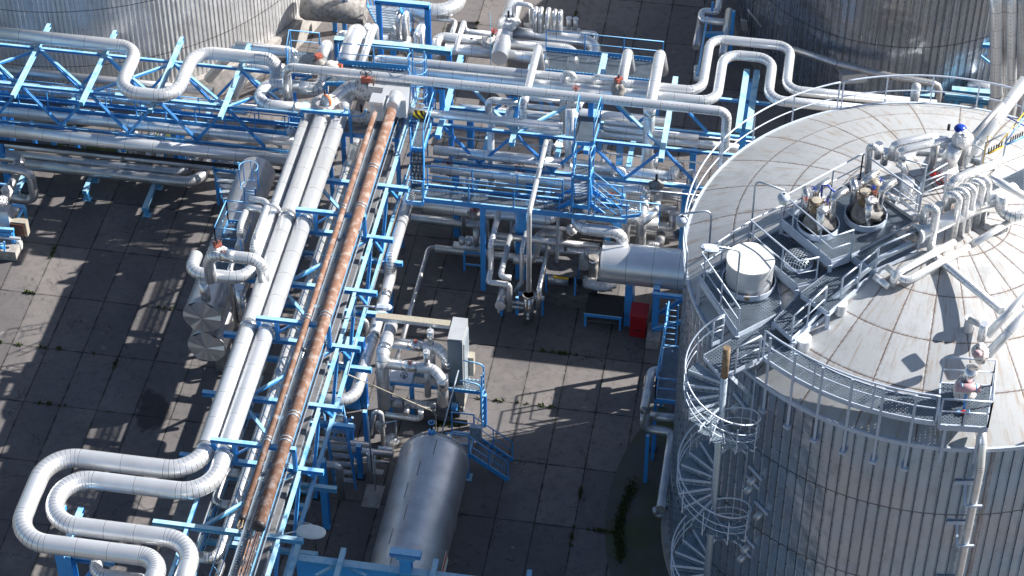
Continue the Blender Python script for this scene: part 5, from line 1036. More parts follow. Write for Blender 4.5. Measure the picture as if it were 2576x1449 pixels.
# front ring walkway
zW=15.0; a0=angp(Q4(960,600),zW)%360; a1=angp(KB(1690,1240),zW)%360
if a1<a0: a1+=360
n=34; ri,ro=TR-.98,TR-.02; mb=MB()
for i in range(n):
    mb.slab([TP(ri,a0+(a1-a0)*i/n,zW),TP(ro,a0+(a1-a0)*i/n,zW),TP(ro,a0+(a1-a0)*(i+1)/n,zW),TP(ri,a0+(a1-a0)*(i+1)/n,zW)],.02)
ps=[]
for r_ in (ri,ro):
    P=arc(r_,a0,a1,zW-.07,n); fr=MB()
    for p,q in zip(P,P[1:]): fr.bar(p,q,.03,.2)
    ps.append(('edge_band',fr,gp))
ps+=[('grating',mb,'bar_grating'),rail_parts(arc(ro,a0,a1,zW,n),1.12,1.9,.032,gp)]
for i in range(6):
    a=a0+(a1-a0)*(i+.3)/6; q=TP(TR+.06,a,0); ps.append(('bracket',MB().bar(Vector((q.x,q.y,12.9)),Vector((q.x,q.y,16.1)),.085,.085),gp)); ps.append(('bracket_foot',MB().abox(TP(TR+.05,a,12.85),.22,.22,.10,math.radians(a)),gp))
    ps.append(('strut',MB().bar(TP(TR-.0,a,zW-.15),TP(ri,a,zW-.15),.06,.1),gp))
thing('ring_walkway','curved grating walkway with guard rail along the front edge of the main tank','walkway',ps)
# right front guard rail
pth=[TP(TR+.05,a,13.9) for a in (318,324,330,336,342,348)]
thing('guard_rail','short guard rail at the right edge in front of the main tank roof','railing',[rail_parts(arc(TR+.05,300,350,13.95,12),1.3,1.9,.032,gp)],'guard rails round the main tank')
# white drum platform etc.
def plat(label,pts,z,rails=(),legs=(),h=.28,toe=.12,gr='bar_grating',hr=1.1):
    P=[U(p,z) for p in pts]; lg=[]
    for i in legs: q=P[i]; lg.append(('leg',MB().bar(Vector((q.x,q.y,roofz(q.x,q.y)-.02)),q-Vector((0,0,.1)),.13,.13),gp))
    ps=[('grating',MB().slab([p+Vector((0,0,.02)) for p in P],.025),gr),('frame',frame_mb(P,.05,h),gp)]+lg
    for seq in rails: ps.append(rail_parts([P[i] for i in seq],hr,1.3,.03,gp,toe=toe))
    return thing('platform',label,'platform',ps),P
plat('lowest grating platform on the tank roof carrying the white drum',[Q3(70,990),Q4(770,290),Q4(1250,50),Q3(880,860),Q3(590,650)],15.2,((4,0,1),),(0,1,2))
plat('middle grating platform on the tank roof with a round mesh hatch guard',[Q3(598,640),Q3(1128,1090),Q3(1330,1040),Q3(1500,940),Q3(935,480)],15.65,((4,0,1,2),),(0,1))
_,P3=plat('highest grating platform on the tank roof carrying the two pipe clusters',[K(140,775),K(630,1190),K(830,1120),K(1500,760),K(925,350)],16.2,((4,0,1,2),(4,3)),(0,1,3))
_,W1=plat('grating landing at the head of the spiral staircase',[Q4(400,530),Q4(590,745),Q4(735,690),Q4(960,600),Q4(1390,355),Q4(1260,110),Q4(770,320)],15.0,(),(),.16)
_,W2=plat('first grating step up from the spiral stair landing along the roof walkway',[KB(60,330),KB(262,515),KB(600,250),KB(330,50)],15.35,(),(0,1),.2)
_,W3=plat('second grating step up on the roof walkway beside the pipe clusters',[K(330,1500),K(610,1690),K(1090,1275),K(850,1115)],15.8,(),(1,2),.2)
_,W4=plat('long straight grating walkway running up right across the tank roof',[K(850,1120),K(1090,1275),K(2576,490),K(2576,250),K(1520,745)],16.1,(),(1,2),.3)
for i,(p,q,z,lab) in enumerate(((Q4(745,720),Q4(1000,590),15.0,'short hooped rail between the spiral column and the ring walkway'),(KB(230,535),KB(390,390),15.35,'first of the short stepped rails along the roof walkway'),(KB(390,400),KB(560,240),15.5,'second of the short stepped rails along the roof walkway'),(K(720,1600),K(900,1460),15.65,'third of the short stepped rails along the roof walkway'),(K(900,1450),K(1075,1310),15.8,'fourth of the short stepped rails along the roof walkway'),(K(1080,1290),K(1500,1110),16.1,'longer rail along the roof walkway beside the hairpin pipe'),(Q4(490,430),Q4(600,380),15.0,'short rail between the spiral rail and the drum platform'),(K(1500,640),K(1760,540),16.0,'short bent rail beside the dark mesh patch on the roof'),(K(1480,700),K(1320,560),16.2,'rail behind the elbow pipe at the far corner of the highest roof platform'))):
    a=U(p,z); b=U(q,z); r_=rail_parts([a,b],1.1,.8 if i<5 else 1.3,.03,gp); cl=[('end_loop',MB().rod(e+Vector((0,0,.45)),e+Vector((0,0,1.1)),.03),gp) for e in (a,b)]
    thing('guard_rail',lab,'railing',[r_]+cl+[('kick_plate',MB().bar(a+Vector((0,0,.07)),b+Vector((0,0,.07)),.015,.15),gp)])
a=U(K(830,1449),15.9); b=U(K(1130,1150),16.5); d=U(K(1600,930),16.5); e=U(KB(220,600),15.1)
thing('sheet_trunking','grey sheet-metal trunking running along the outside of the roof walkway','trunking',[('duct',MB().bar(e,U(KB(560,190),15.6),.12,.16).bar(U(KB(560,190),15.6),b,.12,.16).bar(b,d,.12,.16),'light_galvanised')])
# drum, hatch guard, ring
c=U(Q3(600,1200),15.25); cz=U(Q3(600,1120),15.25)
r_=.76; q=U(Q3(600,1040),15.25)
dr=MB().lathe(q,[(r_,0),(r_,1.02)],48,smooth=True); lid=MB().lathe(q,[(r_+.015,.98),(r_+.015,1.05),(.01,1.13)],44,smooth=False); tr=MB().lathe(q,[(r_+.12,-.05),(r_+.12,.18),(r_+.09,.18),(r_+.09,-.05)],48,smooth=False)
thing('white_drum','big white drum with a shallow lid in a round tray on the tank roof','drum',[('body',dr,'pale_sheet'),('lid',lid,'white_plastic'),('tray',tr,gp),('outlet',MB().abox(q+Vector((.02,-r_-.1,.1)),.14,.1,.14),'brass')])
q=U(Q3(1140,820),15.75); thing('hatch_guard','round domed wire mesh hatch guard on the middle roof platform','hatch',[('dome',MB().lathe(q,[(.46,0),(.46,.22),(.38,.3),(.2,.34),(.01,.35)],28),'wire_mesh'),('rim',MB().lathe(q,[(.48,-.03),(.48,.1),(.46,.1),(.46,-.03)],28),gp)])
q=U(Q3(1035,540),15.4); thing('open_ring','open grey ring collar between the middle and highest roof platforms','ring',[('ring',MB().lathe(q,[(.3,0),(.3,.3),(.27,.3),(.27,0)],24),gp)])
# pipe clusters
def cluster(label,c,seed):
    c=U(c,16.25); rnd=random.Random(seed); ps=[('collar',MB().lathe(c,[(.70,-.05),(.70,.2),(.67,.2),(.67,-.05)],36,smooth=False),gp),('lagging',MB().lump(c+Vector((0,0,.25)),.52,.5,.45,.3,seed,18,3.0),'dark_lagging')]
    for i,(dx,dy,h,t) in enumerate(((-.45,.1,1.15,0),(.38,-.05,1.3,1),(.05,-.42,1.0,2),(-.2,.42,1.2,1))):
        b=c+Vector((dx,dy,0)); P=[b,b+Vector((0,0,h))]
        if t==1: P+= [b+Vector((.42,.38,h+.12))]
        elif t==0: P+= [b+Vector((-.1,.32,h+.05))]
        path,pls=fillet(P,.2,4,.4); ps.append(('branch_pipe',MB().tube(path,.13,14,pls=pls),'shiny_cladding'))
    ps.append(('valve_body',MB().lathe(c+Vector((-.12,-.05,.3)),[(.16,0),(.12,.25),(.16,.3),(.16,.42),(.12,.45),(.12,.7),(.22,.74),(.22,.82),(.01,.83)],18),'brass'))
    ps.append(('valve_cap',MB().lathe(c+Vector((-.12,-.05,1.1)),[(.17,0),(.17,.07),(.01,.08)],18,smooth=False),'cream_box'))
    ps.append(('foil_joint',MB().lump(c+Vector((.1,-.35,1.05)),.2,.17,.15,.25,seed+1),'foil'))
    for k in range(3): ps.append(('handwheel',wheel(c+Vector((rnd.uniform(-.5,.5),rnd.uniform(-.4,.5),1.38)),.07,Vector((rnd.uniform(-.4,.4),-.3,1)),.012,4,.02),'royal_blue' if k else 'red_oxide'))
    return thing('pipe_cluster',label,'pipe cluster',ps)
cluster('knot of pipes and brown valves in a round collar, nearer the white drum',K(500,830),31)
cluster('knot of pipes and brown valves in a round collar, farther from the white drum',K(980,740),37)
q=U(K(590,480),17.2); thing('lagged_valve','row of foil-wrapped valve stubs behind the two pipe clusters, left end','valve',[('body',MB().lump(q+Vector((-.3,0,-.3)),.35,.2,.2,.2,40),'foil'),('stub',MB().tube([q+Vector((-.75,.1,-.35)),q+Vector((-.1,-.1,-.3))],.12,14),'shiny_cladding'),('valve_body',MB().lathe(q+Vector((.0,-.1,-.9)),[(.14,0),(.1,.4),(.17,.5),(.17,.62),(.01,.64)],16),'brass')])
q=U(K(1090,370),17.3); thing('lagged_valve','brown valve with a cream disc top behind the farther pipe cluster','valve',[('valve_body',MB().lathe(q+Vector((0,0,-.95)),[(.2,0),(.12,.3),(.16,.4),(.12,.5),(.14,.85),(.01,.86)],16),'brass'),('cap',MB().lathe(q+Vector((0,0,-.1)),[(.2,0),(.2,.06),(.01,.08)],18),'cream_box'),('stub',MB().tube([q+Vector((-.8,.3,-.4)),q+Vector((-.1,0,-.4))],.13,14),'shiny_cladding'),('stub',MB().tube([q+Vector((.1,0,-.4)),q+Vector((.75,-.35,-.45))],.13,14),'shiny_cladding'),('handwheel',wheel(q+Vector((-.35,.1,-.12)),.08,r=.012,spokes=4),'black_iron'),('handwheel',wheel(q+Vector((.35,-.1,-.12)),.08,r=.012,spokes=4),'royal_blue')])
thing('blue_bracket','bright blue bent bracket standing between the two pipe clusters','bracket',[('bracket',MB().tube([U(K(525,740),16.3),U(K(545,420),17.7),U(K(600,415),17.7),U(K(700,515),17.4)],.035,8),'royal_blue')])
# roof pipes right
S_='shiny_cladding'
pipe('hairpin pipe rising beside the roof walkway and running down the dome to the right',.135,(Q2(640,400),17.2),[('z',17.9),('d',(.35,-.12,.1)),('z',Q2(690,700)),('w',tuple(ROOF(Q2(1490,1350),.9)))],rb=.22,mat='bright_cladding',ns=4)
hd0=U(Q2(560,520),17.0); hd1=U(Q2(1640,30),17.0)
pipe('fat header lying beside the roof walkway under the row of bent pipes',.26,hd0,[('w',tuple(hd1))],mat='bright_cladding')
thing('flange','open lagged flange at the near end of the fat roof header','flange',[('flange',MB().lathe(hd0,[(.28,0),(.34,0),(.34,-.1),(.28,-.1)],24,(hd0-hd1).normalized()),'pale_sheet'),('lagging',MB().lump(hd0+(hd0-hd1).normalized()*.1,.2,.16,.22,.4,44),'dark_lagging')])
pipe('upper header pipe above the row of bent pipes on the roof',.145,(Q1(895,1400),17.0),[('z',18.2),('w',tuple(U(Q1(1745,790),18.2)))],rb=.3,mat='bright_cladding',ns=4)
names=('first','second','third','fourth','fifth')
for i,(t,b) in enumerate(((Q1(1045,1260),Q2(970,600)),(Q1(1130,1215),Q2(1055,680)),(Q1(1205,1170),Q2(1120,650)),(Q1(1300,1120),Q2(1195,600)),(Q1(1365,1090),Q2(1290,560)))):
    a=U(t,18.05); c=a+Vector((-.42,.12,-.05)); pipe(names[i]+' bent downpipe in the row hanging from the upper roof header, from the left',.115,c-Vector((0,0,.5)),[('w',tuple(c)),('w',tuple(a)),('z',b)],rb=.2,mat='bright_cladding',ns=4,group='row of bent downpipes on the roof')
pipe('pipe lying on the dome from the first bent downpipe to an elbow near the walkway',.12,ROOF(Q2(985,600),.3),[('w',tuple(ROOF(Q2(330,950),.55))),('z',ROOF(Q2(285,1090),.1).z)],rb=.2,ns=3)
pipe('pipe lying on the dome, doubling back under the roof walkway',.12,ROOF(Q2(1140,650),.3),[('w',tuple(ROOF(Q2(450,1040),.3))),('w',tuple(ROOF(Q2(250,870),.3)))],rb=.3,ns=4)
pipe('short pipe stub leaving under the roof walkway rail',.12,ROOF(Q2(110,970),.25),[('w',tuple(ROOF(Q2(270,1090),.15)))],rb=.1)
pipe('pipe lying on the dome from the last bent downpipe towards the upper right',.11,ROOF(Q2(1190,615),.25),[('w',tuple(ROOF(Q2(1620,360),.35)))],rb=.1)
pipe('wide pipe with an open S bend at the right edge above the roof',.21,(Q2(1510,80),17.4),[('z',16.7),('w',tuple(U(Q2(1640,340),16.7))),('w',tuple(U(Q2(1800,240),16.8)))],rb=.45,mat='bright_cladding',ns=5)
pipe('pipe slanting down to the right edge over the S bend pipe',.13,(Q1(1360,1050),18.0),[('w',tuple(U(Q1(1760,1270),17.6)))],mat='bright_cladding')
pipe('fat white pipe slanting from the roof up to the top right corner',.22,(Q1(1075,900),15.9),[('z',17.0),('w',tuple(U(Q1(1760,20),17.8)))] if 0 else [('w',tuple(U(Q1(1760,0),17.6)))],mat='bright_cladding')
pipe('shaded square duct beside the fat white slanting pipe',.1,(Q1(1190,600),17.1),[('w',tuple(U(Q1(1500,260),17.3)))],mat='dull_cladding')
pipe('white elbow pipe beside the blue actuator, standing on the roof',.19,(Q1(1070,900),16.2),[('w',tuple(U(Q1(1130,620),17.5))),('w',tuple(U(Q1(960,760),17.3)))],rb=.35,mat='bright_cladding',ns=5)
pipe('upper of two slanting silver pipes over the dome, left of the blue actuator',.135,(Q1(300,850),17.0),[('w',tuple(U(Q1(310,700),17.65))),('w',tuple(U(Q1(790,600),17.65))),('z',17.3)],rb=.22,mat='bright_cladding',ns=2)
pipe('lower of two slanting silver pipes over the dome, left of the blue actuator',.135,(Q1(375,850),17.2),[('w',tuple(U(Q1(390,770),17.6))),('w',tuple(U(Q1(980,630),17.6))),('z',17.1)],rb=.22,mat='bright_cladding',ns=2)
pipe('upright pipe with a hooked top at the left of the two slanting silver pipes',.12,(Q1(40,1040),16.4),[('w',tuple(U(Q1(60,690),17.9))),('w',tuple(U(Q1(190,780),17.6)))],rb=.22,mat='bright_cladding',ns=4)
for i,(p,z,lab) in enumerate(((Q1(165,690),17.8,'left one of two capped stubs beside the hooked pipe'),(Q1(235,760),17.4,'right one of two capped stubs beside the hooked pipe'))):
    pipe(lab,.13,U(p,z),[('z',z-.6)],mat=S_)
pipe('post-like pipe holding up the two slanting silver pipes',.14,(Q1(780,690),17.2),[('z',Q1(720,1080))],mat='dull_cladding')
pipe('curved pipe dropping into a wide sleeve behind the rail on the roof',.13,(Q1(360,900),17.0),[('w',tuple(U(Q1(450,950),16.9))),('z',16.4)],rb=.25,mat='bright_cladding',ns=4)
pipe('wide upright sleeve below the curved pipe behind the rail',.22,(Q1(480,1090),16.7),[('z',16.0)],mat='bright_cladding')
q=U(Q1(890,980),16.6); thing('lagged_valve','foil-covered valve with red handwheel on its front, on the dark mesh patch of the roof','valve',[('lagging',MB().lump(q+Vector((0,0,0)),.42,.36,.42,.12,50,20),'foil'),('neck',MB().tube([q+Vector((.05,0,.3)),q+Vector((.2,.1,1.0))],.26,18),'bright_cladding'),('upper_lagging',MB().lump(q+Vector((.38,.2,1.2)),.36,.32,.36,.15,51,18),'foil'),('handwheel',wheel(q+Vector((-.15,-.48,-.02)),.2,Vector((-.2,-1,.2)),.02,4,.03),'red_paint'),('gearbox',MB().lump(q+Vector((-.42,-.36,.12)),.12,.14,.14,.1,52),'red_paint')])
q=U(Q1(1048,530),18.1); thing('valve_actuator','round royal blue actuator head above the white elbow pipe','actuator',[('lower_disc',MB().lathe(q,[(.01,-.1),(.18,-.05),(.21,-.02),(.21,.02)],24),'royal_blue'),('dome',MB().lathe(q,[(.21,.02),(.18,.03),(.17,.08),(.08,.12),(.01,.125)],24),'royal_blue'),('yoke',MB().bar(q-Vector((0,0,.1)),q-Vector((0,0,.55)),.08),'brass'),('gauge',MB().rod(q+Vector((-.38,0,-.1)),q+Vector((-.38,0,.12)),.05),'black_iron')])
thing('mesh_patch','dark grating patch on the roof around the foil-covered valve','platform',[('grating',MB().slab([U(Q1(660,1130),16.05),U(Q1(860,1310),16.05),U(Q1(1190,1060),16.1),U(Q1(980,930),16.1)],.03),'bar_grating')])
for i,(p,q_,z,lab) in enumerate(((Q1(430,850),Q1(590,760),16.35,'white beam lying on the roof behind the upright sleeve'),(Q1(240,1290),Q1(560,1500),16.3,'white kerb beam along the far edge of the highest roof platform'),(Q1(40,1000),Q1(270,890),16.3,'white beam lying on the roof beside the hooked pipe'),(Q1(590,770),Q1(880,800),16.35,'white beam lying across the roof behind the post-like pipe'),(Q1(1200,850),Q1(1440,950),16.35,'white beam lying on the roof under the yellow manifold'))):
    thing('kerb_beam',lab,'beam',[('beam',MB().bar(ROOF(p,.1),ROOF(q_,.1),.2,.16),'pale_sheet')])
ym=[('body',MB().rod(U(Q1(1350,800),17.2),U(Q1(1510,720),17.2),.04),'yellow_paint'),('feed',MB().tube([U(Q1(1290,920),16.6),U(Q1(1350,605),17.6),U(Q1(1390,625),17.5)],.02,6),'yellow_paint'),('line',MB().rod(U(Q1(1450,720),17.2),U(Q1(1745,350),17.5),.022),'yellow_paint')]
for i in range(6): q=U(Q1(1350+28*i,800-14*i),17.2); ym.append(('tap',MB().rod(q,q+Vector((0,0,.22)),.025,6),'black_iron'))
thing('yellow_manifold','small yellow gas manifold with a row of black taps by the roof walkway rail','manifold',ym)
ym=[('body',MB().rod(U(Q1(1550,700),17.2),U(Q1(1745,610),17.2),.04),'blue_paint'),('line',MB().rod(U(Q1(1560,400),17.6),U(Q1(1745,500),17.4),.022),'royal_blue'),('line',MB().rod(U(Q1(1530,690),17.2),U(Q1(1745,400),17.6),.022),'blue_paint')]
for i in range(6): q=U(Q1(1590+25*i,680-12*i),17.2); ym.append(('tap',MB().rod(q,q+Vector((0,0,.22)),.025,6),'black_iron'))
thing('blue_manifold','small blue gas manifold with black taps at the right edge behind the yellow one','manifold',ym)
for i,(p,q_,z,lab) in enumerate(((Q1(1275,960),Q1(1745,720),16.25,'rail along the far side of the roof walkway at the right edge'),(Q1(600,1330),Q1(860,1180),16.2,'rail before the dark mesh patch on the roof'),(Q1(1095,960),Q1(1250,1030),16.2,'short bent rail right of the foil-covered valve'))):
    thing('guard_rail',lab,'railing',[rail_parts([U(p,z),U(q_,z)],1.1,1.3,.03,'light_galvanised')])
thing('roof_post','tall thin upright post by the hairpin pipe and the roof platform corner','post',[('post',MB().tube([U(Q1(600,1430),16.2),U(Q1(690,970),18.1) if 0 else U(Q1(600,1430),16.2)+Vector((0,0,2.0)),U(Q1(380,850),18.2)],.03,8),'light_galvanised')])
for i,(p,z,r_,lab) in enumerate(((KB(350,600),15.0,.24,'larger capped white vent stub on the roof by the start of the ring walkway'),(KB(725,250),15.65,.19,'smaller capped white vent stub on the roof beside the stepped rails'),(KB(2010,430),15.9,.15,'capped grey vent stub on the roof at the double pipes'),(Q2(805,300),17.25,.13,'small capped stub on top of the fat roof header'))):
    q=ROOF(p,-.02) if i<3 else U(p,z-.1)
    h=.42 if i!=2 else .55
    thing('vent_stub',lab,'vent',[('body',MB().lathe(q,[(r_,0),(r_,h)],24),'pale_sheet'),('cap',MB().lathe(q,[(r_+.015,h-.03),(r_+.015,h+.02),(.01,h+.03)],24,smooth=False),'white_plastic')])
pipe('upper one of two long parallel pipes slanting up right over the dome',.13,ROOF(KB(2200,480),.45),[('w',tuple(U(KB(2660,0),16.9)))],mat='bright_cladding')
pipe('lower one of two long parallel pipes slanting up right over the dome',.15,ROOF(KB(2190,690),.5),[('w',tuple(U(KB(2660,190),16.9)))],mat='bright_cladding')
pipe('short pipe joining the capped grey vent stub and the double pipes',.1,(KB(2020,310),16.4),[('w',tuple(U(KB(2180,390),16.4)))],mat='dull_cladding')
pipe('upright stub pipe feeding the lagged valve below the double pipes',.13,(KB(2175,360),16.9),[('z',16.2)],mat='bright_cladding')
# valve platform at the front edge
zv=15.1; PV=[U(p,zv) for p in (KB(1735,950),KB(1720,1370),KB(2210,1400),KB(2250,980))]
thing('platform','square dark grating platform with pink actuator at the front edge of the main tank','platform',[('grating',MB().slab(PV,.03),'bar_grating'),('frame',frame_mb(PV,.05,.25),gp),rail_parts([PV[0],PV[3]],1.1,1.2,.032,gp),rail_parts([PV[1],PV[2]],1.1,.9,.032,gp),rail_parts([PV[3],PV[2]],1.1,1.2,.032,gp)]+[('bracket',MB().bar(q+Vector((0,0,-1.6)),q,.09,.09),gp) for q in (PV[1].lerp(PV[2],.15),PV[1].lerp(PV[2],.85))])
q=U(KB(2000,920),15.9)
thing('lagged_valve','tall lagged valve column with pink cylinder actuator on the front edge platform','valve',[('lower_lagging',MB().lump(q+Vector((0,0,-.45)),.34,.32,.5,.2,60,20),'lagging'),('band',MB().tube([q+Vector((.02,0,-.1)),q+Vector((.12,.12,.42))],.2,18),'shiny_cladding'),('upper_lagging',MB().lump(q+Vector((.3,.42,.75)),.26,.26,.36,.22,61,18),'lagging'),('actuator',MB().tube([U(KB(1890,1000),15.8),U(KB(2135,1010),15.8)],.14,20),'pink_paint'),('actuator_band',MB().tube([U(KB(1940,1000),15.8),U(KB(1955,1000),15.8)],.145,20),'blue_paint'),('actuator_band',MB().tube([U(KB(2085,1007),15.8),U(KB(2100,1007),15.8)],.145,20),'blue_paint'),('spindle',MB().bar(U(KB(1990,1070),15.6),U(KB(1970,1230),15.1),.07,.03),'blue_paint'),('small_motor',MB().lump(U(KB(2110,660),17.0),.14,.12,.12,.2,62),'pink_paint')])
thing('blue_valve_base','small bright blue and red flat plate on the front edge platform','plate',[('plate',MB().bar(U(KB(1900,1240),15.15),U(KB(2030,1245),15.15),.12,.08),'blue_paint'),('red_knob',MB().lump(U(KB(1965,1248),15.2),.1,.08,.07,.1,3),'red_paint')])
# down pipe on the front wall
LW=R(3,3); q0=TP(TR+.45,0,0)
aD=angp(LW(2080,230),13.2); pD=TP(TR+.30,aD,13.6); pT=Vector((pD.x,pD.y,13.3))
pipe('long thin downpipe on brackets down the front wall of the main tank',.13,TP(TR-.35,aD,14.55),[('w',tuple(TP(TR+.05,aD,14.45))),('w',tuple(TP(TR+.42,aD,13.5))),('z',1.0)],rb=.3,L=.9,ns=3,mat='bright_cladding')
for i,z in enumerate((11.9,10.0,7.3)):
    a=TP(TR+.02,aD-1.8,z+.45); b=TP(TR+.55,aD-1.8,z); c=TP(TR+.55,aD+1.6,z); thing('pipe_bracket',('topmost','middle','lowest')[i]+' bent bracket of the thin downpipe on the front wall','bracket',[('arm',MB().bar(a,b,.07,.07).bar(b,c,.07,.07),gp),('wall_plate',MB().bar(TP(TR+.03,aD-4,z+.5),TP(TR+.03,aD+2,z+.5),.04,.16),gp)])
thing('cables','pair of thin rusty cables running down beside the downpipe on the front wall','cable',[('cable',MB().rod(TP(TR+.06,aD+2.6,14.0),TP(TR+.06,aD+2.6,.6),.014,6),'rusty_steel'),('cable',MB().rod(TP(TR+.06,aD+3.3,14.0),TP(TR+.06,aD+3.3,.6),.014,6),'rusty_steel')])
# wall brackets beside the spiral stairs
for i,p in enumerate((R(2,2)(2400,1120),R(2,3)(2310,560),R(2,3)(2230,680),R(2,3)(2450,860),R(2,3)(2240,1250),R(2,3)(2140,1390))):
    z=(12.2,9.6,9.1,8.2,6.2,5.6)[i]; a=angp(p,z); q=TP(TR+.12,a,z)
    thing('wall_lug',('round lug on the tank wall right under the spiral stair landing','first small lug down the tank wall right of the spiral stairs','second small lug down the tank wall right of the spiral stairs','third small lug down the tank wall, with a dark cable','fourth small lug down the tank wall right of the spiral stairs','lowest small lug on the tank wall at the bottom edge')[i],'bracket',[('pin',MB().tube([TP(TR,a,z),TP(TR+.35,a,z-.05)],.11,14),'pale_sheet'),('plate',MB().bar(TP(TR+.03,a-2.2,z+.3),TP(TR+.03,a+1.8,z+.1),.06,.12),gp)])
# ================================================================ spiral stairs
sc=U(Q4(655,450),16.3); sc=Vector((sc.x,sc.y,0)); th0=math.radians(139); pitch=4.35; nst=18; Rr=1.22; top=15.0
col=MB().tube([Vector((sc.x,sc.y,.1)),Vector((sc.x,sc.y,16.3))],.11,18); rings=MB()
ps=[('column',col,'light_galvanised'),('rusty_top',MB().tube([Vector((sc.x,sc.y,15.05)),Vector((sc.x,sc.y,16.31))],.118,18),'brass')]
N=int((top-.3)/pitch*nst)
hr=[];kr=[];br=[]
for i in range(N):
    z=top-pitch*(i+1)/nst; a=th0+2*math.pi*i/nst; b=th0+2*math.pi*(i+1)/nst+.04
    f=lambda r,t,zz:Vector((sc.x+r*math.cos(t),sc.y+r*math.sin(t),zz))
    P=[f(.11,a,z),f(Rr,a,z),f(Rr,(a+b)/2,z),f(Rr,b,z),f(.11,b,z)]
    st=MB().slab(P,.02); no=MB().bar(f(.12,b,z-.03),f(Rr,b,z-.03),.02,.11).bar(f(.12,a,z-.03),f(Rr,a,z-.03),.02,.08)
    ps.append(('tread',st,'tread_grating',[('nosing',no,gp)]))
    if i%2==0: ps.append(('baluster',MB().bar(f(Rr+.02,a,z-.05),f(Rr+.02,a,z+1.05),.035,.035),gp))
def hel(r,dz,rad):
    return MB().tube([Vector((sc.x+r*math.cos(th0+2*math.pi*i/36),sc.y+r*math.sin(th0+2*math.pi*i/36),top-pitch*i/36+dz)) for i in range(-4 if dz>.5 else 0,N*2)],rad,8)
ps.append(('handrail',hel(Rr+.03,1.05,.028),gp)); ps.append(('knee_rail',hel(Rr+.03,.6,.018),gp)); ps.append(('knee_rail',hel(Rr+.03,.28,.016),gp))
thing('spiral_staircase','grey spiral staircase winding up the outside of the main tank','stairs',ps)
# struts of landing
a=U(Q4(700,760),14.9); thing('landing_strut','slanting grey strut under the spiral stair landing','strut',[('strut',MB().bar(a,TP(TR+.02,angp(Q4(1000,930),13.0),13.0),.09,.12),gp),('chain',MB().rod(TP(TR+.2,angp(Q4(990,700),14.4),14.5),TP(TR+.2,angp(Q4(990,700),14.4),9.0),.02,6),gp)])
# lamps
def lamp(label,base,path,head_c,head_d,ln=.62,w=.3,kind=0,mat='light_galvanised'):
    hd=MB(); d=Vector(head_d).normalized(); s_=d.cross(Vector((0,0,1))).normalized(); u_=s_.cross(d); c=Vector(head_c)
    if kind==0:
        n=14; prof=[(-.5,.12),(-.3,.14),(-.25,.42),(.1,.5),(.38,.42),(.5,.14)]
        vs=[]
        for (t,wd) in prof:
            for k in range(8):
                a=2*math.pi*k/8; vs.append(c+d*t*ln+s_*math.cos(a)*wd*w+u_*math.sin(a)*wd*w*.6)
        fs=[(i*8+k,i*8+(k+1)%8,(i+1)*8+(k+1)%8,(i+1)*8+k) for i in range(len(prof)-1) for k in range(8)]+[tuple(range(7,-1,-1)),tuple(range(len(vs)-8,len(vs)))]
        hd.add(vs,fs); ps=[('arm',MB().tube(path,.035,10),mat),('head',hd,'grey_paint')]
    elif kind==1:
        hd.lathe(c,[(.05,.22),(.12,.2),(.2,.1),(.2,.02),(.16,0)],18); gl=MB().lathe(c,[(.17,0),(.15,-.14),(.07,-.2),(.01,-.21)],18)
        ps=[('arm',MB().tube(path,.035,10),mat),('head',hd,'grey_paint'),('globe',gl,'lamp_glass')]
    else:
        vs=[];m=12
        for i in range(9):
            t=math.pi*i/8
            for k in range(m):
                a=2*math.pi*k/m; vs.append(c-d*math.cos(t)*ln/2+s_*math.cos(a)*math.sin(t)**.8*w/2+u_*math.sin(a)*math.sin(t)**.8*w/4)
        fs=[(i*m+k,i*m+(k+1)%m,(i+1)*m+(k+1)%m,(i+1)*m+k) for i in range(8) for k in range(m)]; hd.add(vs,fs,True)
        ps=[('arm',MB().tube(path,.03,10),mat),('head',hd,'white_plastic')]
    return thing('lamp',label,'lamp',ps)
def FIL(P,r=.25): return fillet([Vector(p) for p in P],r,5)[0]
b=U(Q3(455,1300),15.2); t=b+Vector((0,0,2.4)); h=U(Q3(200,670),17.9)
lamp('grey street lamp head on a bent arm, leaning over the white drum','',FIL([b,t,h+(t-h)*.25+Vector((0,0,.1)),h]),h,h-t,.78,.36)
b=U(Q3(620,560),15.7); t=b+Vector((0,0,2.5)); h=U(Q3(985,95),18.0)
lamp('bulb lamp hanging from a tall bent arm above the pipe clusters','',FIL([b,t,h+Vector((0,0,.2))]),h-Vector((0,0,.15)),Vector((0,0,-1)),kind=1)
b=U(Q3(160,800),15.0); t=b+Vector((0,0,2.2)); h=U(R(2,1)(1710,740),16.9)
lamp('bowl lamp on a bent arm sticking out over the left rim of the main tank','',FIL([b,t,h+Vector((0,0,.15))]),h-Vector((0,0,.15)),Vector((0,0,-1)),kind=1)
h=U(ZC(590,690),7.2); b=U(ZC(250,820),6.3)
lamp('grey lamp head with two boxy halves beside the trestle above the wide side pipe','',FIL([b,b+Vector((0,0,.55)),h]),h+Vector((.1,0,0)),Vector((1,.05,.05)),.75,.36)
h=U(R(1,3)(555,1005),5.6); b=U(R(1,3)(270,1030),5.6)
lamp('white oval lamp head on a thin arm beside the lower trestle','',[b,h-Vector((.4,0,0))],h,Vector((1,.03,0)),1.05,.62,kind=2)
h=U(R(1,0)(355,1330),5.9); lamp('grey lamp head with clear bowl beside the left trestle joint','',[h+Vector((.5,.3,.1)),h],h,Vector((0,0,-1)),kind=1)
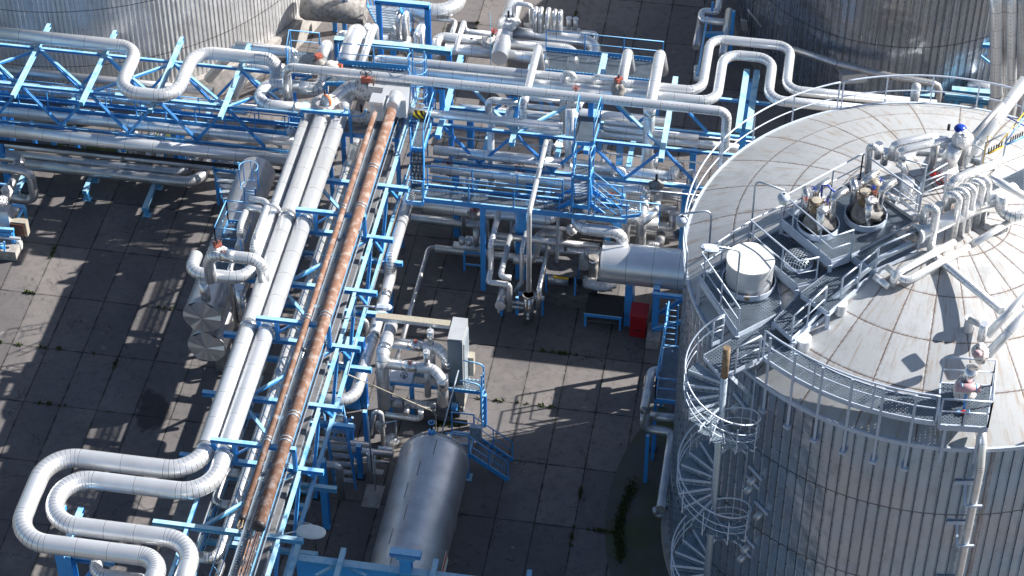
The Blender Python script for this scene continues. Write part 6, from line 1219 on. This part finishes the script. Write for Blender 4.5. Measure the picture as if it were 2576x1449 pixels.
# ================================================================ lower middle: screen, gantry, small stairs
c0_=U(Q5(870,110),4.3); c1_=U(Q5(870,355),4.3); c1_.x=c0_.x; 
sc_=MB().abox(((c0_.x+.28),(c0_.y+c1_.y)/2,2.35),.58,abs(c0_.y-c1_.y),3.9)
thing('louvred_screen','tall grey louvred sheet-metal screen wall standing in the yard','screen',[('casing',sc_,'pale_sheet'),('louvre',MB().abox((c0_.x+.6,(c0_.y+c1_.y)/2,2.3),.03,abs(c0_.y-c1_.y)-.25,3.3),'light_galvanised'),('front_panel',MB().abox((c0_.x+.28,c1_.y-.02,2.3),.58,.03,3.84),'shaded_front')])
a=U(ZC(300,800),4.2); b=Vector((c0_.x,0,4.2)); a=U(Q5(30,100),4.2); b=along(a,AX['x'],Q5(870,200)); thing('cable_duct','long cream sheet-metal cable duct bridging from the trestle to the louvred screen','duct',[('duct',MB().bar(a,b,.3,.12),'cream_box'),('perforated_side',MB().bar(a+Vector((0,-.16,-.03)),b+Vector((0,-.16,-.03)),.02,.14),'light_galvanised')])
bc='bright_cladding'
pipe('white pipe lying beside the wide side pipe and turning down at the louvred screen valves',.26,(Q5(195,200),3.6),[('y',Q5(95,560)),('z',Q5(120,1080))],rb=.35,ns=3,bands=((Q5(135,470),.3),))
pipe('upper of two white branch pipes reaching right with a capped stack',.21,(Q5(180,390),3.3),[('x',Q5(690,440)),('d',(.45,-.3,-.15)),('z',Q5(740,690))],rb=.35,ns=2,bands=((Q5(460,425),.6),(Q5(735,620),.5)))
pipe('lower of two white branch pipes reaching right with a capped stack',.21,(Q5(130,615),3.3),[('x',Q5(640,665)),('d',(.45,-.3,-.15)),('z',Q5(690,1060))],rb=.35,ns=2,bands=((Q5(400,645),.6),(Q5(690,830),.55)))
for i,(p,q,lab) in enumerate(((Q5(625,420),Q5(625,265),'capped upright stack on the upper white branch pipe'),(Q5(583,640),Q5(583,490),'capped upright stack on the lower white branch pipe'))):
    a=U(p,3.4); z1=along(a,AX['z'],q).z; thing('vent_stack',lab,'stack',[('body',MB().tube([a,Vector((a.x,a.y,z1))],.125,18),'shiny_cladding'),('cap',MB().tube([Vector((a.x,a.y,z1)),Vector((a.x,a.y,z1+.02))],.135,18),'pale_sheet'),('pin',MB().rod((a.x,a.y,z1),(a.x,a.y,z1+.2),.02,6),'pale_sheet')])
for i,(p,lab) in enumerate(((Q5(458,375),'small red handwheel on the upper white branch pipe'),(Q5(400,605),'small red handwheel on the lower white branch pipe'))):
    thing('handwheel',lab,'handwheel',[('wheel',wheel(U(p,3.65),.075,Vector((.3,-.2,1)),.014,4,.02),'red_oxide')])
pipe('slim pipe standing behind the upper capped stack',.1,(Q5(645,480),3.0),[('z',1.6)],mat='dull_cladding')
pipe('slim pipe standing behind the lower capped stack',.13,(Q5(585,690),2.9),[('z',1.5)],mat='dull_cladding')
pipe('horizontal silver pipe near the ground with a lagged middle, below the branch pipes',.2,(Q5(170,1030),1.0),[('x',Q5(330,1045))],mat='dull_cladding')
pl_=U(Q5(340,1045),1.0); pipe('lagged part of the low pipe under the two branch pipes',.18,pl_,[('x',Q5(680,1070))],mat='lagging')
pipe('thin white pipe along the ground below the lagged low pipe',.12,(Q5(130,1175),.5),[('x',Q5(520,1220)),('z',1.0)],rb=.2)
pipe('short white pipe between the lagged low pipe and the thin one',.11,(Q5(385,1050),1.0),[('y',Q5(350,1170))],mat='dull_cladding')
pipe('sloping pipe behind the blue valve table',.16,(Q5(225,740),1.5),[('y',Q5(170,930))],mat='dull_cladding')
P=[U(Q5(150,800),1.9),U(Q5(850,880),1.9),U(Q5(850,700),1.9),U(Q5(200,690),1.9)]; P[1].y=P[0].y; P[2].y=P[3].y
P2=[P[0]+(P[1]-P[0])*.38,P[1]+Vector((1.3,0,0)),P[2]+Vector((1.3,0,0)),P[3]+(P[2]-P[3])*.38]
platform('platform','blue mesh service deck between the white branch pipes and the louvred screen',P2,None,rails=(),legs=((0,0),(1,0)),h=.18)
thing('valve_table','pale blue valve table with a small black handwheel beside the service deck','table',[('top',MB().slab([P[0],P2[0],P2[3],P[3]],.05),'grey_paint'),('frame',frame_mb([P[0]-Vector((0,0,.05)),P2[0]-Vector((.04,0,.05)),P2[3]-Vector((.04,0,.05)),P[3]-Vector((0,0,.05))],.06,.14),'blue_paint'),('leg',MB().bar((P[0].x+.1,P[0].y,0),(P[0].x+.1,P[0].y,1.8),.12),'blue_paint'),('handwheel',wheel(U(Q5(335,745),2.1),.14,r=.014),'black_iron')])
ld=U(Q5(960,700),2.6); ps=ladder_parts(Vector((ld.x+.9,ld.y-.2,.1)),Vector((ld.x+.9,ld.y-.2,3.2)),Vector((0,-.5,0)))
ps+=[('hoop',MB().tube(FIL([Vector((ld.x+.9,ld.y-.2,2.0)),Vector((ld.x+.9,ld.y-.2,3.3)),Vector((ld.x+.1,ld.y-.2,3.4))]),.03,8),'blue_paint'),('hoop',MB().tube(FIL([Vector((ld.x+.9,ld.y-.9,1.0)),Vector((ld.x+.9,ld.y-.9,2.9)),Vector((ld.x+.1,ld.y-.9,3.0))]),.03,8),'blue_paint')]
thing('ladder','blue access ladder with hooped rails beside the louvred screen','ladder',ps)
for i,(p,z,lab) in enumerate(((Q5(950,950),1.3,'cream box mounted on the lower front of the louvred screen'),(Q5(1050,620),2.0,'cream box on the back side of the louvred screen'))):
    thing('control_box',lab,'box',[('box',MB().abox(U(p,z),.35,.35,1.0),'cream_box')])
thing('electric_motor','small blue motor at the foot of the louvred screen','motor',[('body',MB().tube([U(Q5(850,1080),.9),U(Q5(915,1090),.9)],.17,16),'blue_paint'),('mount',MB().abox(U(Q5(880,1120),.5),.5,.4,.35),'black_iron'),('shaft',MB().rod(U(Q5(915,1090),.9),U(Q5(965,1100),.9),.06),'black_iron')])
a=U(Q5(925,690),3.6); b=U(Q5(750,1360),.9) ; thing('thin_stay','thin pale pole leaning from the louvred screen down to the blue stairs','pole',[('pole',MB().rod(a,U(Q5(745,1370),2.4),.03),'light_galvanised')])
thing('yellow_line','thin yellow line slanting from the trestle over the pipes to the ground','pipe',[('line',MB().tube([U(ZB(640,30),6.2),U(ZB(515,520),5.4),U(Q5(650,1140),1.6),U(Q5(680,1180),1.3),U(Q5(675,1330),.5)],.028,8),'cream_box')])
thing('yellow_line','thin tan rope-like line along the right side of the trestle','pipe',[('line',MB().rod(U(Z4(395,620),5.0),U(ZC(400,780),5.0),.02),'brass')])
# small kinked pipes on ground left of the stairs
pipe('kinked white pipe with black fittings standing beside the trestle foot',.09,(Q5(-30,1380),.5),[('p',Q5(10,1140),2.2),('x',Q5(90,1150)),('z',.4)],rb=.2,ns=3)
valve('shiny knot of fittings at the foot of the kinked white pipe',U(Q5(80,1300),.8),.2,'foil',.07,Vector((0,0,1)),'royal_blue',(.2,.18,.3),None,71)
thing('scrap_foil','crumpled silver and black bundle on the ground beside the lying tank','scrap',[('foil',MB().lump(U(R(1,3)(1360,90),.25),.3,.25,.26,.5,72,16,3.5),'foil'),('pole',MB().rod(U(R(1,3)(1410,70),.2),U(Q5(245,1240),2.2),.035),'light_galvanised'),('arm',MB().rod(U(Q5(245,1240),2.2),U(Q5(40,1290),1.9),.03),'light_galvanised')])
pipe('upper of two parallel grey pipes leading into the lying tank',.13,(ZA(420,310),1.3),[('x',ZA(1190,420))],mat='dull_cladding')
pipe('lower of two parallel grey pipes leading into the lying tank',.15,(ZA(410,395),1.3),[('x',ZA(1500,520))],mat='dull_cladding')
pipe('thin low pipe under the two parallel ones at the lying tank head',.07,(ZA(1060,590),.7),[('x',ZA(1449,650))],mat='dull_cladding')
pipe('white elbow pipe at the feet of the lean-to pole beside the lying tank',.12,(ZA(1300,440),1.0),[('x',ZA(1500,440))])
pipe('white wrapped U pipe beside the lying tank corner',.13,(ZA(1180,500),1.4),[('z',.35),('x',.5)],mat='foil',rb=.2)
thing('pipe_guide','thin dark upright ladder bracket beside the lying tank','bracket',[('pole',MB().rod(U(ZA(1155,0),3.6),U(ZA(1215,760),.6),.035),'light_galvanised'),('pole',MB().rod(U(ZA(1250,540),1.8),U(ZA(1255,1010),.1),.03),'light_galvanised')])
for i,(p,z,lab) in enumerate(((ZA(1060,830),1.8,'blue leg standing alone under the two parallel grey pipes'),(ZA(450,1100),2.2,'blue leg with a ground beam under the trestle end'),(ZA(950,580),1.9,'pair of blue legs beneath the small mesh deck by the trestle'),(ZA(280,1520),1.3,'short blue leg under the brownish pipe beside the trestle'))):
    c=U(p,0); ps=[('leg',MB().ibeam((c.x,c.y,0),(c.x,c.y,z),.2,.2),'blue_paint'),('base_plate',MB().abox((c.x,c.y,.015),.4,.34,.03),'black_iron')]
    if i==1: ps.append(('ground_beam',MB().bar((c.x-1.1,c.y+.1,.08),(c.x,c.y+.1,.08),.12,.12),'old_blue_paint'))
    if i==2: ps.append(('leg',MB().ibeam((c.x+.4,c.y+.8,0),(c.x+.4,c.y+.8,z),.16,.16),'blue_paint')); ps.append(('brace',MB().bar((c.x-1.1,c.y+.4,.3),(c.x,c.y+.4,z),.08),'blue_paint'))
    thing('pipe_leg',lab,'leg',ps) if 0 else thing('support_post',lab,'post',ps)
P=[U(ZB(280,1170),3.0),U(ZB(480,1190),3.0),U(ZB(500,1080),3.0),U(ZB(290,1060),3.0)]
thing('stairs','small mesh deck with steep steps under the right side of the trestle','stairs',[('grating',MB().slab(P,.03),'mesh_grating'),('frame',frame_mb(P,.06,.16),'blue_paint')]+stair_parts(P[1],P[1]+Vector((.5,-.9,-2.6)),Vector((-.8,0,0)),8,'blue_paint','light_galvanised'))
c=U(ZB(640,330),2.6); thing('blue_column','broad bright blue column standing under the wide side pipe','column',[('column',MB().abox((U(ZB(600,700),1.0).x,U(ZB(600,700),1.0).y,1.7),.55,.45,3.4),'blue_paint'),('head',MB().abox((U(ZB(600,700),1.0).x,U(ZB(600,700),1.0).y,3.45),.65,.55,.14),'old_blue_paint')])
# blue steps beside the lying tank
W_=R(1,3); zs=1.3
p=[U(W_(1900,110),zs),U(W_(2130,220),zs),U(W_(2170,60),zs),U(W_(1930,30),zs)]
d0=U(W_(1920,200),zs); d1=U(W_(2140,250),zs); d2=U(W_(2180,60),zs); 
PS=[d0,Vector((d1.x,d0.y,zs)),Vector((d1.x,d0.y+1.1,zs)),Vector((d0.x,d0.y+1.1,zs))]
foot=U(W_(2120,465),0)
ft=U(W_(2500,490),.05)
ps=[('grating',MB().slab(PS,.03),'mesh_grating'),('frame',frame_mb(PS,.07,.2),'blue_paint'),('leg',MB().ibeam((PS[1].x-.1,PS[1].y,0),(PS[1].x-.1,PS[1].y,zs-.1),.18,.18),'blue_paint'),('base_plate',MB().abox((PS[1].x-.1,PS[1].y,.02),.4,.4,.04),'old_blue_paint'),rail_parts([PS[0],PS[1]],1.05,1.5,.03,'blue_paint'),rail_parts([PS[3],PS[2]],1.05,1.5,.03,'blue_paint')]
ps+=stair_parts(PS[1],Vector((PS[1].x+1.5,PS[1].y,.12)),Vector((0,1.05,0)),6,'blue_paint','mesh_grating')
thing('stairs','blue steps with railings coming down to the right beside the lying tank head','stairs',ps)
thing('control_box','flat grey box hung on the back rail of the blue steps','box',[('box',MB().abox(PS[2]+Vector((.1,-.2,.3)),.45,.2,.7),'light_galvanised')])
valve('turquoise valve on the stub of the lying tank',U(R(1,3)(1770,20),2.9),.18,'blue_paint',.12,Vector((0,0,1)),'blue_paint',(.16,.16,.28),None,81)
# bottom edge girder
gz=5.4; a=U(W_(400,1260),gz); b=U(W_(2700,1510),gz); b.y=a.y; e=MB()
g1=MB().bar(a,b,.3,.06); ps=[('top_flange',g1,'old_blue_paint'),('web',MB().bar(a-Vector((0,0,.5)),b-Vector((0,0,.5)),.03,.95),'blue_paint'),('bottom_flange',MB().bar(a-Vector((0,0,1.0)),b-Vector((0,0,1.0)),.3,.05),'blue_paint')]
thing('girder','deep bright blue plate girder along the bottom edge over the lying tank','girder',ps)
for i,(p,q,lab) in enumerate(((W_(885,1180),W_(830,1400),'first pale blue cross arm on the bottom girder, left of the lying tank'),(W_(1815,1290),W_(1780,1449),'pale blue cross arm on the bottom girder, right of the T bracket'),(R(1,3)(430,1130),R(1,3)(340,1449),'pale blue cross arm at the left end of the bottom girder'))):
    a=U(p,gz+.15); b=along(a,AX['y'],q); thing('cross_arm',lab,'beam',[('arm',ib(a,b-Vector((0,1.0,0)),.18,.16),'old_blue_paint')])
a=U(W_(1350,1205),6.3); b=U(W_(1660,1250),6.3); b.y=a.y; m=(a+b)/2; thing('t_bracket','blue T-shaped bracket head standing up from the bottom girder','bracket',[('head',ib(a,b,.28,.2),'blue_paint'),('shelf',MB().abox(m-Vector((0,0,.16)),.65,.3,.08),'old_blue_paint'),('stem',MB().ibeam((m.x,m.y,4.9),(m.x,m.y,6.1),.4,.3),'blue_paint')])
for i,(p,q,lab) in enumerate(((W_(600,1449),W_(800,1340),'left bracing bar on the bottom girder'),(W_(940,1370),W_(1110,1449),'right bracing bar on the bottom girder'))):
    thing('bracing_bar',lab,'beam',[('bar',MB().bar(U(p,gz-.1),U(q,gz-.1),.1,.1),'old_blue_paint')])
a=U(R(2,3)(180,1400),1.0); thing('support_post','light blue post end peeping up at the bottom edge right of the lying tank','post',[('post',MB().ibeam((a.x,a.y-.6,1.0),(a.x,a.y,1.0),.18,.18),'blue_paint'),('foot',MB().bar((a.x,a.y-.3,0),(a.x,a.y-.3,.9),.14),'blue_paint')])
# lone long pipe on the ground
pipe('long thin pipe lying on the slabs from the capped manifold down to the screen valves',.10,(Z4(1449,1400),.5),[('x',Z4(750,1335)),('y',R(1,2)(1640,-40)),('y',Q5(280,600))],rb=.3,mat='dull_cladding',ns=3,L=2.0)
c=U(Z4(1090,1300),1.3); d=along(c,AX['x'],Z4(1450,1370)); ps=[('body',MB().tube([c,d],.17,18),'pale_sheet')]
for p,h in ((Z4(1205,1310),.45),(Z4(1300,1325),.42),(Z4(1400,1330),1.0)): q=along(c,AX['x'],p); ps.append(('stub',MB().tube([q,q+Vector((0,0,h))],.13,14),'dull_cladding'))
thing('manifold','short capped manifold with open stubs on a blue bench beside the bridge column','pipe',ps)
a=U(Z4(1235,1390),1.05); b=U(Z4(1449,1420),1.05); b.y=a.y; thing('pipe_bench','low blue bench frame under the capped manifold','frame',[('top_bar',MB().bar(a,b,.08),'blue_paint'),('lower_bar',MB().bar(a-Vector((0,0,.7)),b-Vector((0,0,.7)),.07),'blue_paint'),('leg',MB().bar((a.x,a.y,0),(a.x,a.y,1.0),.09),'blue_paint')])
# blue mesh deck hugging the main tank with its pipes
X_=R(2,2); zd=3.4
PD=[U(X_(1440,1110),zd),U(X_(1650,1120),zd),U(X_(1700,575),zd),U(X_(1545,575),zd)]
PD[1]=Vector((PD[0].x+.9,PD[0].y,zd)); PD[2]=Vector((PD[0].x+.9,PD[3].y,zd)); PD[3].x=PD[0].x
ps=[('grating',MB().slab(PD,.03),'bar_grating'),('frame',frame_mb(PD,.06,.18),'blue_paint'),rail_parts([PD[3]+Vector((0,1.3,0)),PD[0]],1.1,1.5,.03,'blue_paint'),rail_parts([PD[0],PD[1]],1.1,.9,.03,'blue_paint')]
ps+=ladder_parts(PD[3]+Vector((0,.1,-1.0)),PD[3]+Vector((0,.1,2.1)),Vector((.45,0,0)))
for q in (PD[0],PD[1],PD[3]): ps.append(('leg',MB().bar((q.x+.03,q.y,0),(q.x+.03,q.y,zd-.1),.12),'blue_paint'))
ps.append(('leg',MB().bar((PD[0].x-.1,PD[0].y-1.2,0),(PD[0].x-.1,PD[0].y-1.2,2.6),.14),'blue_paint'))
thing('side_deck','blue-railed grating deck hugging the left side of the main tank','platform',ps)
pipe('silver pipe running down in steps along the left side of the main tank',.18,(X_(1480,830),3.6),[('d',(-.3,-.1,0)),('y',X_(1345,1230)),('x',X_(1340,1250)),('z',2.6),('x',X_(1620,1420)),('y',R(2,3)(1455,770))],rb=.3,ns=3,mat='dull_cladding',L=.8)
pipe('upper cross pipe joining the stepped side pipe to the main tank',.17,(X_(1370,1280),3.0),[('x',X_(1720,1320))],rb=.2,mat='dull_cladding')
pipe('short hook pipe at the lower end of the stepped side pipe',.10,(R(2,3)(1440,770),.9),[('z',.55),('x',R(2,3)(1540,880))],rb=.15,mat='dull_cladding')
for i,(p,z,lab) in enumerate(((R(2,3)(1585,350),1.6,'upper foil-wrapped lump between the stepped pipe and the tank foot'),(R(2,3)(1535,710),.8,'lower foil-wrapped lump between the stepped pipe and the tank foot'),(R(2,3)(1560,520),1.2,'middle foil-wrapped lump between the stepped pipe and the tank foot'))):
    thing('wrapped_joint',lab,'pipe joint',[('foil',MB().lump(U(p,z),.2,.24,.22,.35,90+i),'foil')])
a=U(R(2,3)(1425,180),0); thing('support_post','blue stub foot standing on the slabs beside the stepped side pipe','post',[('post',MB().bar((a.x,a.y,0),(a.x,a.y,1.0),.16),'blue_paint'),('base_plate',MB().abox((a.x,a.y,.02),.34,.3,.04),'black_iron')])
# ================================================================ equipment at the left edge
pipe('dark dull pipe loop end at the left edge above the grey looped pipe',.24,(ZL(-200,115),1.9),[('x',ZL(235,150)),('y',-.6)],rb=.4,mat='dull_cladding',ns=4)
pipe('grey pipe looping round at the left edge, down and back',.2,(ZL(-200,240),2.6),[('x',ZL(330,270)),('z',ZL(395,610)),('x',ZL(120,600))],rb=.4,mat='dull_cladding',ns=4)
pipe('slanting grey pipe under the loop at the left edge',.17,(ZL(180,320),1.7),[('y',ZL(70,560))],mat='dull_cladding')
ps=[]
for (p,q,z0,z1,w_) in ((ZL(95,655),ZL(270,680),1.9,1.9,.1),(ZL(260,680),ZL(305,880),1.9,.0,.12),(ZL(250,700),ZL(190,810),1.8,1.3,.1),(ZL(-80,920),ZL(150,935),1.3,1.3,.14),(ZL(-80,965),ZL(130,975),1.1,1.1,.14),(ZL(125,930),ZL(165,1175),1.2,.0,.14),(ZL(-60,430),ZL(70,440),2.3,2.3,.1)):
    ps.append(('bar',MB().bar(U(p,z0),U(q,z1),w_,w_),'blue_paint'))
thing('equipment_frame','blue angle-iron frame around the equipment at the left edge','frame',ps)
thing('machine_housing','pale sheet housing with rounded top inside the blue frame at the left edge','machine',[('housing',MB().abox(U(ZL(40,790),1.4),.7,.6,1.1),'pale_sheet'),('top',MB().lump(U(ZL(20,620),2.4),.3,.3,.25,.2,5),'foil'),('duct',MB().lump(U(ZL(75,520),2.3),.22,.25,.3,.3,6),'lagging'),('motor',MB().tube([U(ZL(150,760),1.2),U(ZL(190,690),1.2)],.2,16),'dull_cladding')])
thing('switch_cabinet','dark fronted switch cabinet with a blue emblem on the frame at the left edge','cabinet',[('box',MB().abox(U(ZL(210,900),1.0),.75,.3,.75),'cream_box'),('front',MB().abox(U(ZL(203,905),1.0)+Vector((0,-.17,0)),.6,.03,.62),'rust_stain'),('emblem',MB().abox(U(ZL(228,888),1.05)+Vector((0,-.2,.05)),.08,.02,.1),'royal_blue')])
thing('plastic_canister','pale green plastic canister standing by the blue frame leg at the left edge','canister',[('body',MB().lump(U(ZL(205,1100),.35),.17,.12,.33,.06,3,16),'white_plastic'),('cap',MB().rod(U(ZL(205,1030),.65),U(ZL(205,1015),.72),.05),'white_plastic')])
thing('grey_beam','light grey angle beam lying across the lower frame at the left edge','beam',[('beam',MB().bar(U(ZL(-60,1000),.9),U(ZL(220,1030),.9),.12,.1),'pale_sheet')])
thing('blue_pump','small blue pump on the grey footing at the left edge','pump',[('body',MB().tube([U(ZL(-20,1110),.75),U(ZL(45,1110),.75)],.14,14),'blue_paint'),('bracket',MB().bar(U(ZL(50,1170),.5),U(ZL(45,1060),1.0),.06),'blue_paint')])
b=U(R(0,1)(10,20),2.6); thing('support_post','pale blue post foot with a gusset at the left edge under the trestle','post',[('post',MB().ibeam((b.x,b.y,0),(b.x,b.y,3.4),.22,.22),'blue_paint'),('gusset',MB().bar(U(R(0,1)(60,25),.9),U(R(0,1)(130,55),.5),.1,.1),'blue_paint')])

# ================================================================ unseen tower added behind the main tank to throw the lattice shadow on the slabs
tx,ty=7.75,-4.9; hz_=3.7
PT=[Vector((tx,ty,hz_)),Vector((tx+1.6,ty,hz_)),Vector((tx+1.6,ty+1.5,hz_)),Vector((tx,ty+1.5,hz_))]
ps=[('grating',MB().slab(PT,.03),'bar_grating'),('frame',frame_mb(PT,.1,.2),'blue_paint'),rail_parts([PT[3],PT[0],PT[1]],1.1,.9,.035,'blue_paint')]
for q in PT: ps.append(('leg',MB().bar((q.x,q.y,0),(q.x,q.y,hz_),.16),'blue_paint'))
for z_ in (1.3,2.5): ps.append(('brace',MB().bar((tx,ty,z_),(tx+1.6,ty,z_),.1),'blue_paint')); ps.append(('brace',MB().bar((tx,ty,z_),(tx,ty+1.5,z_),.1),'blue_paint'))
ps+=ladder_parts(Vector((tx+.5,ty-.1,.2)),Vector((tx+.5,ty-.1,4.6)),Vector((.5,0,0)))
thing('shadow_tower','small blue railed tower added unseen behind the main tank for its lattice shadow','platform',ps)
for i,(dx,dz,r_) in enumerate(((.25,3.6,.2),(1.5,3.2,.26),(2.2,4.3,.14))):
    pipe(('left','middle','right')[i]+' upright pipe in the added shadow tower behind the main tank',r_,Vector((tx+dx*.7,ty+.5,.3)),[('z',dz),('y',1.0)],rb=.3,ns=3)
for i in range(3): valve(('lowest','middle','topmost')[i]+' valve on the added shadow tower behind the main tank',Vector((tx+1.0,ty+.2,1.2+.9*i)),.2,'lagging',.16,Vector((0,-1,0)),'red_oxide',(.3,.25,.25),None,110+i)

# ================================================================ dense small pipework low under the racks
rnd=random.Random(42); OR=('front','second','third','fourth','fifth','sixth','seventh','eighth','ninth','tenth','eleventh','twelfth','thirteenth','fourteenth')
for k in range(14):
    y=.9+k*.5+rnd.uniform(-.1,.1); z_=(1.0,2.8,.8,2.0,3.6,1.3,3.2)[k%7]+rnd.uniform(-.1,.1); r_=rnd.choice((.11,.14,.17,.2,.23)); x0=-4.2+rnd.uniform(0,3.2); x1=7.4+rnd.uniform(-3.0,.4)
    mv=[('x',x1-x0)]
    if k%3==0: mv.append(('z',z_+.9))
    if k%4==1: mv=[('x',(x1-x0)*.55),('y',.5),('x',(x1-x0)*.45)]
    pipe('low silver pipe under the middle trestle, %s row counted from the front'%OR[k],r_,Vector((x0,y,z_)),mv,rb=.25,ns=3,mat='dull_cladding' if k%3==0 else 'bright_cladding')
NTH=('first','second','third','fourth','fifth','sixth','seventh','eighth','ninth','tenth')
for k in range(10):
    x=-3.6+k*1.12; y=rnd.uniform(.8,5.0); pipe('short upright pipe under the middle trestle, %s counted from the left'%NTH[k],rnd.choice((.09,.12,.16)),Vector((x,y,.3)),[('z',rnd.uniform(2.4,4.6)),('y',rnd.choice((-.6,.6,1.0)))],rb=.2,ns=3,mat=rnd.choice(('dull_cladding','bright_cladding')))
for k in range(8):
    x=-3.0+k*1.35; y=rnd.uniform(0.2,5.5); z_=rnd.uniform(2.2,3.9)
    valve('lagged valve with a handwheel low under the middle trestle, %s counted from the left'%NTH[k],Vector((x,y,z_)),.22,rnd.choice(('lagging','foil','dark_lagging')),.2,Vector((rnd.uniform(-.4,.4),rnd.uniform(-.5,0),1)),rnd.choice(('red_oxide','red_paint','black_iron')),(rnd.uniform(.2,.34),.22,.24),None,130+k)
for k in range(6):
    y=U(A(600,1290),3).y+.6+k*.62; pipe('low grey pipe under the left trestle, %s row counted from the front'%OR[k],rnd.choice((.1,.13,.16)),Vector((-27,y,(1.2,2.4,.9,1.9,1.3,2.2)[k])),[('x',27+xl-rnd.uniform(.2,2.5))]+([('z',.5)] if k%2 else []),rb=.25,ns=3,mat='dull_cladding')
for k in range(10):
    y=yA-6-k*2.1; x=xl+1.2+rnd.uniform(0,1.6); z_=rnd.uniform(2.6,4.2)
    pipe('small elbow pipe inside the long trestle, %s from the far end'%NTH[k],rnd.choice((.08,.1,.13)),Vector((x,y,z_)),[('x',rnd.uniform(.5,1.1)),('y',-rnd.uniform(.4,.9)),('z',z_-rnd.uniform(.6,1.6))],rb=.18,ns=3,mat=rnd.choice(('dull_cladding','shiny_cladding','bright_cladding')))
for k in range(7):
    y=yA-7-k*2.9; x=xt-.5-rnd.uniform(0,.6); z_=rnd.uniform(1.2,2.6)
    pipe('small bent pipe under the right side of the long trestle, %s from the far end'%NTH[k],rnd.choice((.09,.12,.15)),Vector((x-1.2,y,z_)),[('x',rnd.uniform(1.2,2.0)),('z',.3)],rb=.2,ns=3,mat=rnd.choice(('dull_cladding','bright_cladding')))
for k in range(3):
    cable_ladder('cable ladder low under the middle trestle, %s one from the front'%OR[k],0,0,0,.1,.1) if 0 else None
# thin conduits along trestles
for k,(y_,z_) in enumerate(((my0+.35,ZLW+.35),(my0+1.2,ZLW+.15),(my0+2.6,ZLW+.2),(my1-.4,ZLW+.3))):
    thing('conduit','thin conduit along the middle trestle, %s counted from the front'%NTH[k],'conduit',[('conduit',MB().rod((mx[0]-1,y_,z_),(xR-.4,y_,z_),.035),'light_galvanised')])

pipe('wide blank-ended pipe stub lying on the middle trestle left of the slim cross pipe',.17,(T2(-75,300+55),6.9) if 0 else ((1288,262),6.75),[('y',(1279,298))],L=2)
# flow arrows on the cladding
def flow_arrow(label_part,p,z,r_,sgn=1,ln=.42):
    best=None
    for o in COL.objects:
        if o.get('label')==label_part: best=o
    c=U(p,z); n_=Vector((0,-.62,.78)); q=Vector((c.x,c.y,z))+n_*(r_+.006); t=Vector((sgn,0,0)); s_=t.cross(n_)
    mb=MB().box(q,t*ln/2,s_*.018,n_*.004); mb.add([q+t*ln/2-s_*.07+n_*.004,q+t*ln/2+s_*.07+n_*.004,q+t*(ln/2+.14)+n_*.004],[(0,1,2)])
    o=emit('flow_arrow',mb,'black_iron'); b_=o.location.copy(); o.parent=best; o.location=b_-best.location
flow_arrow('topmost thin straight silver pipe crossing the whole middle, both ends turned down',C_(800,957),ZT1,.2)
flow_arrow('silver pipe marked with a small black arrow behind the stair tower',F_(1190,300),4.1,.22,-1,.3)
flow_arrow('lowest of the three branches sweeping right from the leaning header',T2(930,760),1.7,.27)
flow_arrow('silver pipe with an arrow running left from the leaning header, lower',T2(300,685),1.5,.28)
flow_arrow('silver pipe with an arrow running left from the leaning header, upper',T2(330,545),1.8,.22,-1)
